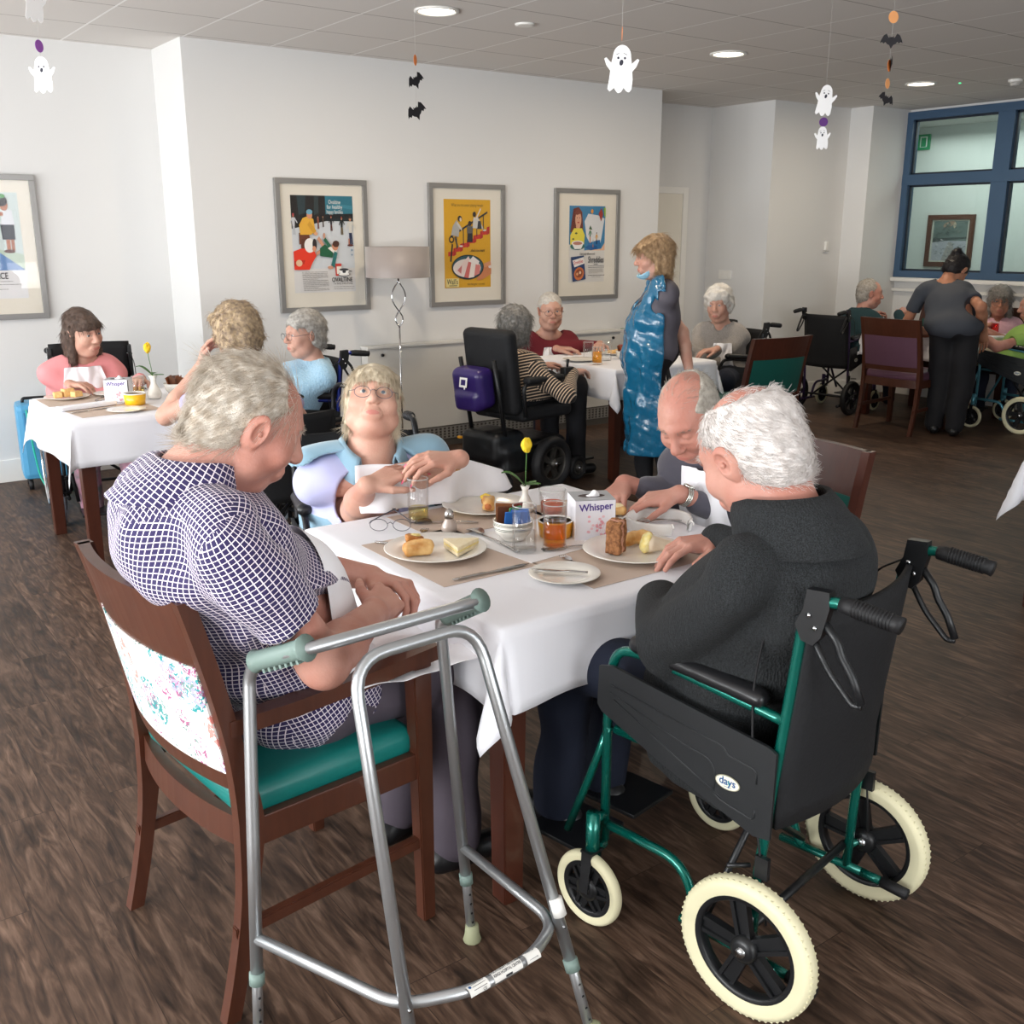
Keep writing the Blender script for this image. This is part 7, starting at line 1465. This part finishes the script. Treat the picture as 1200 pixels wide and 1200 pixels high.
# woman in light blue cardigan
P7 = person('grey-haired woman in light blue cardigan in the blue wheelchair facing left', (2.42, 5.60, .60), (2.53, 5.53, 1.048), 272, hat=(266, 4, 0), sw=.18, gb=1.1, s=1.07,
    arms=[dict(w=(2.20, 5.72, .78), d=(-.9, -.3, -.2), n=(0, 0, -1)), dict(w=(2.14, 5.42, .76), d=(-.9, .2, -.2), n=(0, 0, -1))], hres=.0045, skin='fair', hair=dict(style='short', col='BDB9B2', col2='8E8982', n=2600, L=.045, t=.016, comb=comb_back, rad=.0011, lift=.05, wob=.08), top=LB, trouser=NAVY, bust=.9, top_res=.009, hump=1.2, neck_open=.07, fold=.010, specs=SPECM)
# woman in the striped top in the power chair
P8 = person('grey-haired woman in black and cream striped top seen from behind in the power chair', (3.90, 5.32, .64), (3.955, 5.40, 1.025), 80, hat=(66, 8, 0), sw=.19, gb=1.25, gc=1.1, s=1.07,
    arms=[dict(w=(4.28, 5.55, .74), d=(.9, .1, 0), n=(0, 0, -1)), dict(w=(4.22, 5.14, .74), d=(.9, .2, 0), n=(0, 0, -1), pole=(-.5, -.6, -.4))], hres=.0045, skin='fair', hair=dict(style='bob', col='9A9792', col2='6E6B67', n=3400, L=.055, t=.016, comb=comb_down, rad=.0012, lift=.10, wob=.15, wave=.004), top=STRIPE, trouser=BLKT, shoes=SHOE, bust=1, top_res=.009, uvpat=1, hump=1.2, neck_open=.08)
# woman in maroon
MAR = mat('maroon_jumper', '6B1A24', .85)
P9 = person('white-haired woman in maroon jumper and glasses behind the middle table', (4.93, 6.42, .60), (4.875, 6.215, 1.045), 200, hat=(206, 4, 0), sw=.215, gb=1.35, gc=1.2, s=1.1,
    arms=[dict(w=(4.72, 5.94, .79), d=(.6, -.5, 0), n=(0, 0, -1)), dict(w=(5.20, 6.0, .79), d=(-.6, -.6, 0), n=(0, 0, -1))], hres=.0042, skin='fair', hair=dict(style='short', col='D3CDC4', col2='B9B2A8', n=2200, L=.022, t=.006, comb=comb_back, rad=.0010, lift=.1), top=MAR, trouser=NAVY, bust=1.2, jowl=1.4, fat=1.15, top_res=.009, neck_open=.11, vneck=.04, specs=mat('dark_spectacles', '2A2226', .3), brow='8C8378')
bib(P9, 'white napkin bunched on the chest of the woman in maroon', .20, .30, -.04, .01, wav=.022, off=.02)
chair('dark wooden chair under the woman in the maroon jumper', (4.93, 6.45, 0), radians(172), WDK, GREENV, GREENV, False) if False else None
# standing carer in a blue plastic apron
TUN = mat('charcoal_tunic', '56525A', .8); APR = mat('blue_plastic_apron', '166489', .16, coat=.8, bump=(26, .9)); b0 = MX((4.46, 4.60, 0.0))
P10 = person('carer with blond bob, grey tunic and blue plastic apron standing by the middle table', (4.45, 4.61, .93), (4.412, 4.615, 1.475), 302, hat=(299, 8, 0), sw=.180, gb=1.05, gh=1.05, s=1.02, stand=True, base=(4.46, 4.60, 0),
    arms=[dict(w=(4.50, 4.86, .80), d=(.05, .05, -1), n=(.6, -.5, 0), pole=(.4, .5, -.1)), dict(w=(4.535, 4.40, .80), d=(.05, .05, -1), n=(-.6, .5, 0), curl=(.3, .3, .35, .4), pole=(.5, -.5, -.1))],
    knees=[(4.44, 4.70, .50), (4.46, 4.52, .50)], ankles=[(4.48, 4.70, .09), (4.50, 4.52, .09)], hres=.004, skin='fair', hair=dict(style='bob', col='BC9C76', col2='927455', n=3600, L=.055, t=.014, comb=comb_down, rad=.0011, lift=.05, wob=.08), top=TUN, sleeves='short', trouser=BLKT, shoes=SHOE, bust=1, top_res=.008, neck_open=.075, brow='8A6A48')
def apron(I):
    r, f, u = I['r'], I['f'], I['u']; sc, A, pel = I['sc'], I['A'], I['pel']; P = I['torso'](.026, .05)
    P += [ell(pel+f*.01-u*.02, (.215, .175, .16), basis(302), .05), cap(pel-u*.05, pel-u*.62+f*.0, .19, .175, .08), cap(sc-r*.10+u*.02, sc+r*.10+u*.02, .085, None, .03)]
    for S, E, Wp, q in I['J']: P.append(cap(S+r*q*.01, E+r*q*.015, .082, .075, .006, sub=True)); P.append(cap(E, Wp-u*.2, .07, .075, .006, sub=True))
    P.append(folds(.013, 30, 5, 7, (1, 1, .35))); P.append(folds(.005, 90, 15, 7, (1, 1, .5)))
    P.append(cap(I['nb']+u*.01+f*.0, I['nb']+u*.12, .075, .12, .006, sub=True)); P.append(cap(I['nb']+f*.08+u*.02, sc-A*.10+f*.20, .055, .045, .006, sub=True))
    P.append(half(pel-u*.66, (0, 0, -1)))
    # open at the back above the waist
    P.append(rbox(sc-A*.25-f*.22, (.35, .225, .36), .02, basis(302), .01, sub=True))
    return mesh_obj('plastic_apron', [sdf_mesh(P, .0075)], APR, I['root'], I['base'])
apron(P10)
def mask(I):
    F = I['F']; M = mat('pale_blue_mask', '9CC8DC', .8); vf = sdf_mesh([F.e((0, .066, -.072), (.058, .060, .048), .01), F.e((0, .054, -.068), (.052, .054, .050), .002, sub=True), F.hf((0, .035, 0), (0, -1, 0)), F.hf((0, 0, -.044), (0, .45, 1)), warp(lambda X, Y, Z: (.0015*np.sin(Z*700)).astype(np.float32)+0*X+0*Y)], .0028)
    o = mesh_obj('face_mask', [vf], M, I['root'], I['base']); m = MB()
    for q in (-1, 1): m.tube([F.p(q*.052, .045, -.062), F.p(q*.074, .015, -.030), F.p(q*.080, -.010, .022)], .0012, 5); m.tube([F.p(q*.050, .040, -.095), F.p(q*.074, .0, -.06), F.p(q*.080, -.020, -.02)], .0012, 5)
    x = m.build('ear_loop', WHITEG); x.parent = I['root']; x.matrix_parent_inverse = Matrix.Translation(-V(I['base']))
mask(P10)
lan = MB(); I = P10; lan.tube([I['nb']+I['r']*.07+I['u']*.01, I['sc']-I['A']*.10+I['r']*.07+I['f']*.165, I['sc']-I['A']*.24+I['r']*.02+I['f']*.195, I['sc']-I['A']*.10-I['r']*.05+I['f']*.175, I['nb']-I['r']*.06+I['u']*.01], .003, 6, fillet=.03); x = lan.build('lanyard', mat('navy_lanyard', '1E2236', .6)); x.parent = I['root']; x.matrix_parent_inverse = Matrix.Translation(-V(I['base']))
# woman in grey cardigan
GRC = knit('grey_cardigan_knit', '8A847E', '9E9892', 200)
P11 = person('white-haired woman in grey cardigan in the wheelchair right of the carer', (6.02, 5.50, .58), (5.90, 5.45, 1.10), 240, hat=(243, 10, 4), sw=.185, gb=1.1, s=1.08,
    arms=[dict(w=(5.62, 5.52, .79), d=(-.9, -.1, -.1), n=(0, 0, -1)), dict(w=(5.66, 5.22, .79), d=(-.9, .3, -.1), n=(0, 0, -1))], hres=.0042, skin='fair', hair=dict(style='perm', col='E3DFD8', col2='C9C4BC', n=2600, L=.022, t=.018, comb=comb_down, rad=.0011, lift=.4, wob=.5, wave=.005, wsc=120), top=GRC, trouser=NAVY, bust=1, jowl=1.1, top_res=.009, neck_open=.08, vneck=.07, brow='C9C2B8')
bib(P11, 'white napkin on the chest of the woman in the grey cardigan', .22, .32, -.06, -.05, wav=.014)
# old man in dark green
DKG = mat('dark_green_jumper', '16343A', .85)
P12 = person('elderly man in dark green jumper with checked collar in the purple wheelchair', (8.16, 5.92, .60), (8.40, 5.885, 1.078), 98, hat=(132, 6, 0), sw=.19, gb=1.1, s=1.08,
    arms=[dict(w=(8.62, 6.02, .86), d=(.7, -.3, .2), n=(0, 0, -1), curl=(.6, .7, .8, .9)), dict(w=(8.54, 5.66, .905), d=(.85, -.05, .25), n=(0, .3, -1), curl=(.7, .8, .9, 1.0), thumb=.8, pole=(-.3, -.6, -.5))], hres=.005, skin='rosy', hair=dict(style='swept', col='B5AEA4', col2='8A8278', n=1600, L=.02, t=.004, comb=comb_back, rad=.0013), top=DKG, trouser=NAVY, top_res=.010, collar=None, hump=1.1, brow='A79F94')
bib(P12, 'white napkin tied round the neck of the man in dark green', .26, .26, .03, .02, wav=.012)
fork('fork held up by the man in dark green', (8.60, 5.62), (8.76, 5.58), z=.955)
# bending carer
TUN2 = mat('dark_slate_tunic', '3C4048', .8)
P13 = person('dark-haired carer in slate tunic and black trousers bending over the right table', (7.81, 4.655, .90), (8.065, 4.845, 1.325), 62, hat=(95, 48, 0), sw=.20, gb=1.15, gh=1.22, gc=1.1, legg=1.3, tr_top=.04, s=1.04, stand=True, base=(7.79, 4.65, 0),
    arms=[dict(w=(8.10, 5.08, .80), d=(.5, .2, -.6), n=(0, 0, -1)), dict(w=(8.02, 4.52, .86), d=(.3, .1, -.9), n=(0, 0, -1), pole=(-.3, -.4, -.2))], knees=[(7.83, 4.73, .48), (7.86, 4.56, .48)], ankles=[(7.80, 4.73, .09), (7.82, 4.56, .09)], hres=.005, skin='tan', hair=dict(style='bun', col='181416', n=1500, L=.03, t=.010, rad=.0013, comb=comb_back), top=TUN2, sleeves='short', trouser=BLKT, shoes=SHOE, top_res=.010, bust=1, brow='181416')
# woman in pink cardigan
PKC = knit('pale_pink_cardigan_knit', 'D3A3B4', 'DDB4C2', 160)
P14 = person('grey-haired woman in pale pink cardigan and blue top at the right table', (9.30, 5.10, .60), (9.245, 5.085, 1.022), 238, hat=(238, 8, 0), sw=.19, gb=1.15, s=1.08,
    arms=[dict(w=(8.98, 5.18, .80), d=(-.5, -.8, .1), n=(0, 0, -1)), dict(w=(8.95, 4.98, .82), d=(-.6, .5, .1), n=(0, 0, -1))], hres=.005, skin='warm', hair=dict(style='long', col='7C7874', col2='A09B95', n=2200, L=.06, t=.014, comb=comb_down, rad=.0014, lift=.12, wob=.25, wave=.005), top=PKC, trouser=NAVY, bust=1, top_res=.010, neck_open=.09, vneck=.08, specs=SPECM, brow='6E6A66')
# person in lime green at the right edge
LIME = mat('lime_green_top', '8FB35A', .85)
P15 = person('person in lime green short-sleeved top cut off by the right edge of the picture', (8.62, 4.50, .60), (8.66, 4.46, 1.03), -12, hat=(-40, 10, 0), sw=.20, gb=1.15, s=1.08,
    arms=[dict(w=(8.32, 4.78, .80), d=(.5, .7, 0), n=(0, 0, -1), pole=(-.8, -.1, -.4)), dict(w=(8.70, 4.90, .80), d=(-.5, .7, 0), n=(0, 0, -1))], hres=.005, skin='rosy', sleeves='short', hair=dict(style='short', col='A39C92', n=1200, L=.02, t=.008, rad=.0013), top=LIME, trouser=mat('beige_trousers', '9C9182', .85), top_res=.010)
# power wheelchair
def power_chair():
    t = thing('power_wheelchair', 'black power wheelchair with tall backrest and purple pack behind it', 'wheelchair', (3.86, 5.33, 0), radians(-80)); VIO = mat('violet_plastic', '2C1A5C', .35, coat=.3); DM = mat('dark_metal_rim', '55534F', .4, metal=.7)
    mesh_obj('base', [sdf_mesh([rbox((0, .05, .22), (.20, .30, .10), .05), rbox((0, -.16, .30), (.17, .14, .10), .05, k=.03), folds(.002, 60, 2)], .01)], BLKP, t)
    mesh_obj('seat', [sdf_mesh([rbox((0, .12, .50), (.23, .24, .045), .035)], .01)], BLKF, t)
    R = np.array(Euler((radians(8), 0, 0)).to_matrix())
    mesh_obj('backrest', [sdf_mesh([rbox((0, -.16, .77), (.21, .050, .27), .04, R), ell((0, -.10, .80), (.20, .05, .22), R, .02, sub=True)], .01)], BLKF, t)
    mesh_obj('pack', [sdf_mesh([rbox((-.02, -.31, .68), (.135, .075, .13), .05, R, .02), rbox((-.02, -.345, .60), (.10, .05, .06), .03, R, .02)], .009)], VIO, t)
    f = Flat(lambda x, y, z: V((-.02+x, -.400-z+y*.14, .72+y)), .001); f.rect(-.034, -.030, .034, .030, WHITEG).rect(-.020, -.017, .020, .017, VIO).rect(.012, -.042, .024, -.017, WHITEG); f.build('emblem', t)
    m = MB()
    for q in (-1, 1): MB().tube([(q*.15, -.20, .35), (q*.15, -.25, .62), (q*.15, -.30, .86)], .014, 8).build('back_post', BLKP, t); MB().tube([(q*.25, -.12, .50), (q*.25, -.14, .70), (q*.25, .20, .70)], .013, 8, fillet=.04).build('arm_post', BLKP, t)
    MB().tube([(0, .30, .30), (0, .42, .20), (0, .50, .12)], .018, 8).build('footrest_tube', BLKP, t)
    for q in (-1, 1):
        mesh_obj('armrest', [sdf_mesh([rbox((q*.25, .05, .725), (.035, .17, .018), .015)], .008)], BLKF, t)
        w_ = wheel('w', (q*.275, .10, .175), .175, .075, RUB, DM, t, 5, False, 'wide'); wheel('w', (q*.22, -.30, .085), .085, .045, RUB, DM, t, 5, False); wheel('w', (q*.22, .42, .085), .085, .045, RUB, DM, t, 5, False)
        MB().span((q*.02, .46, .10), (q*.17, .66, .115), .004).build('footplate', BLKP, t)
    MB().box((.25, .27, .755), (.05, .09, .05), None, .01).tube([(.25, .27, .77), (.25, .275, .83)], [.006, .012], 10).build('joystick', BLKP, t); MB().box((-.10, -.36, .36), (.03, .02, .015), None, .002).build('reflector', mat('amber_reflector', 'E7A020', .3), t)
    return t
power_chair()
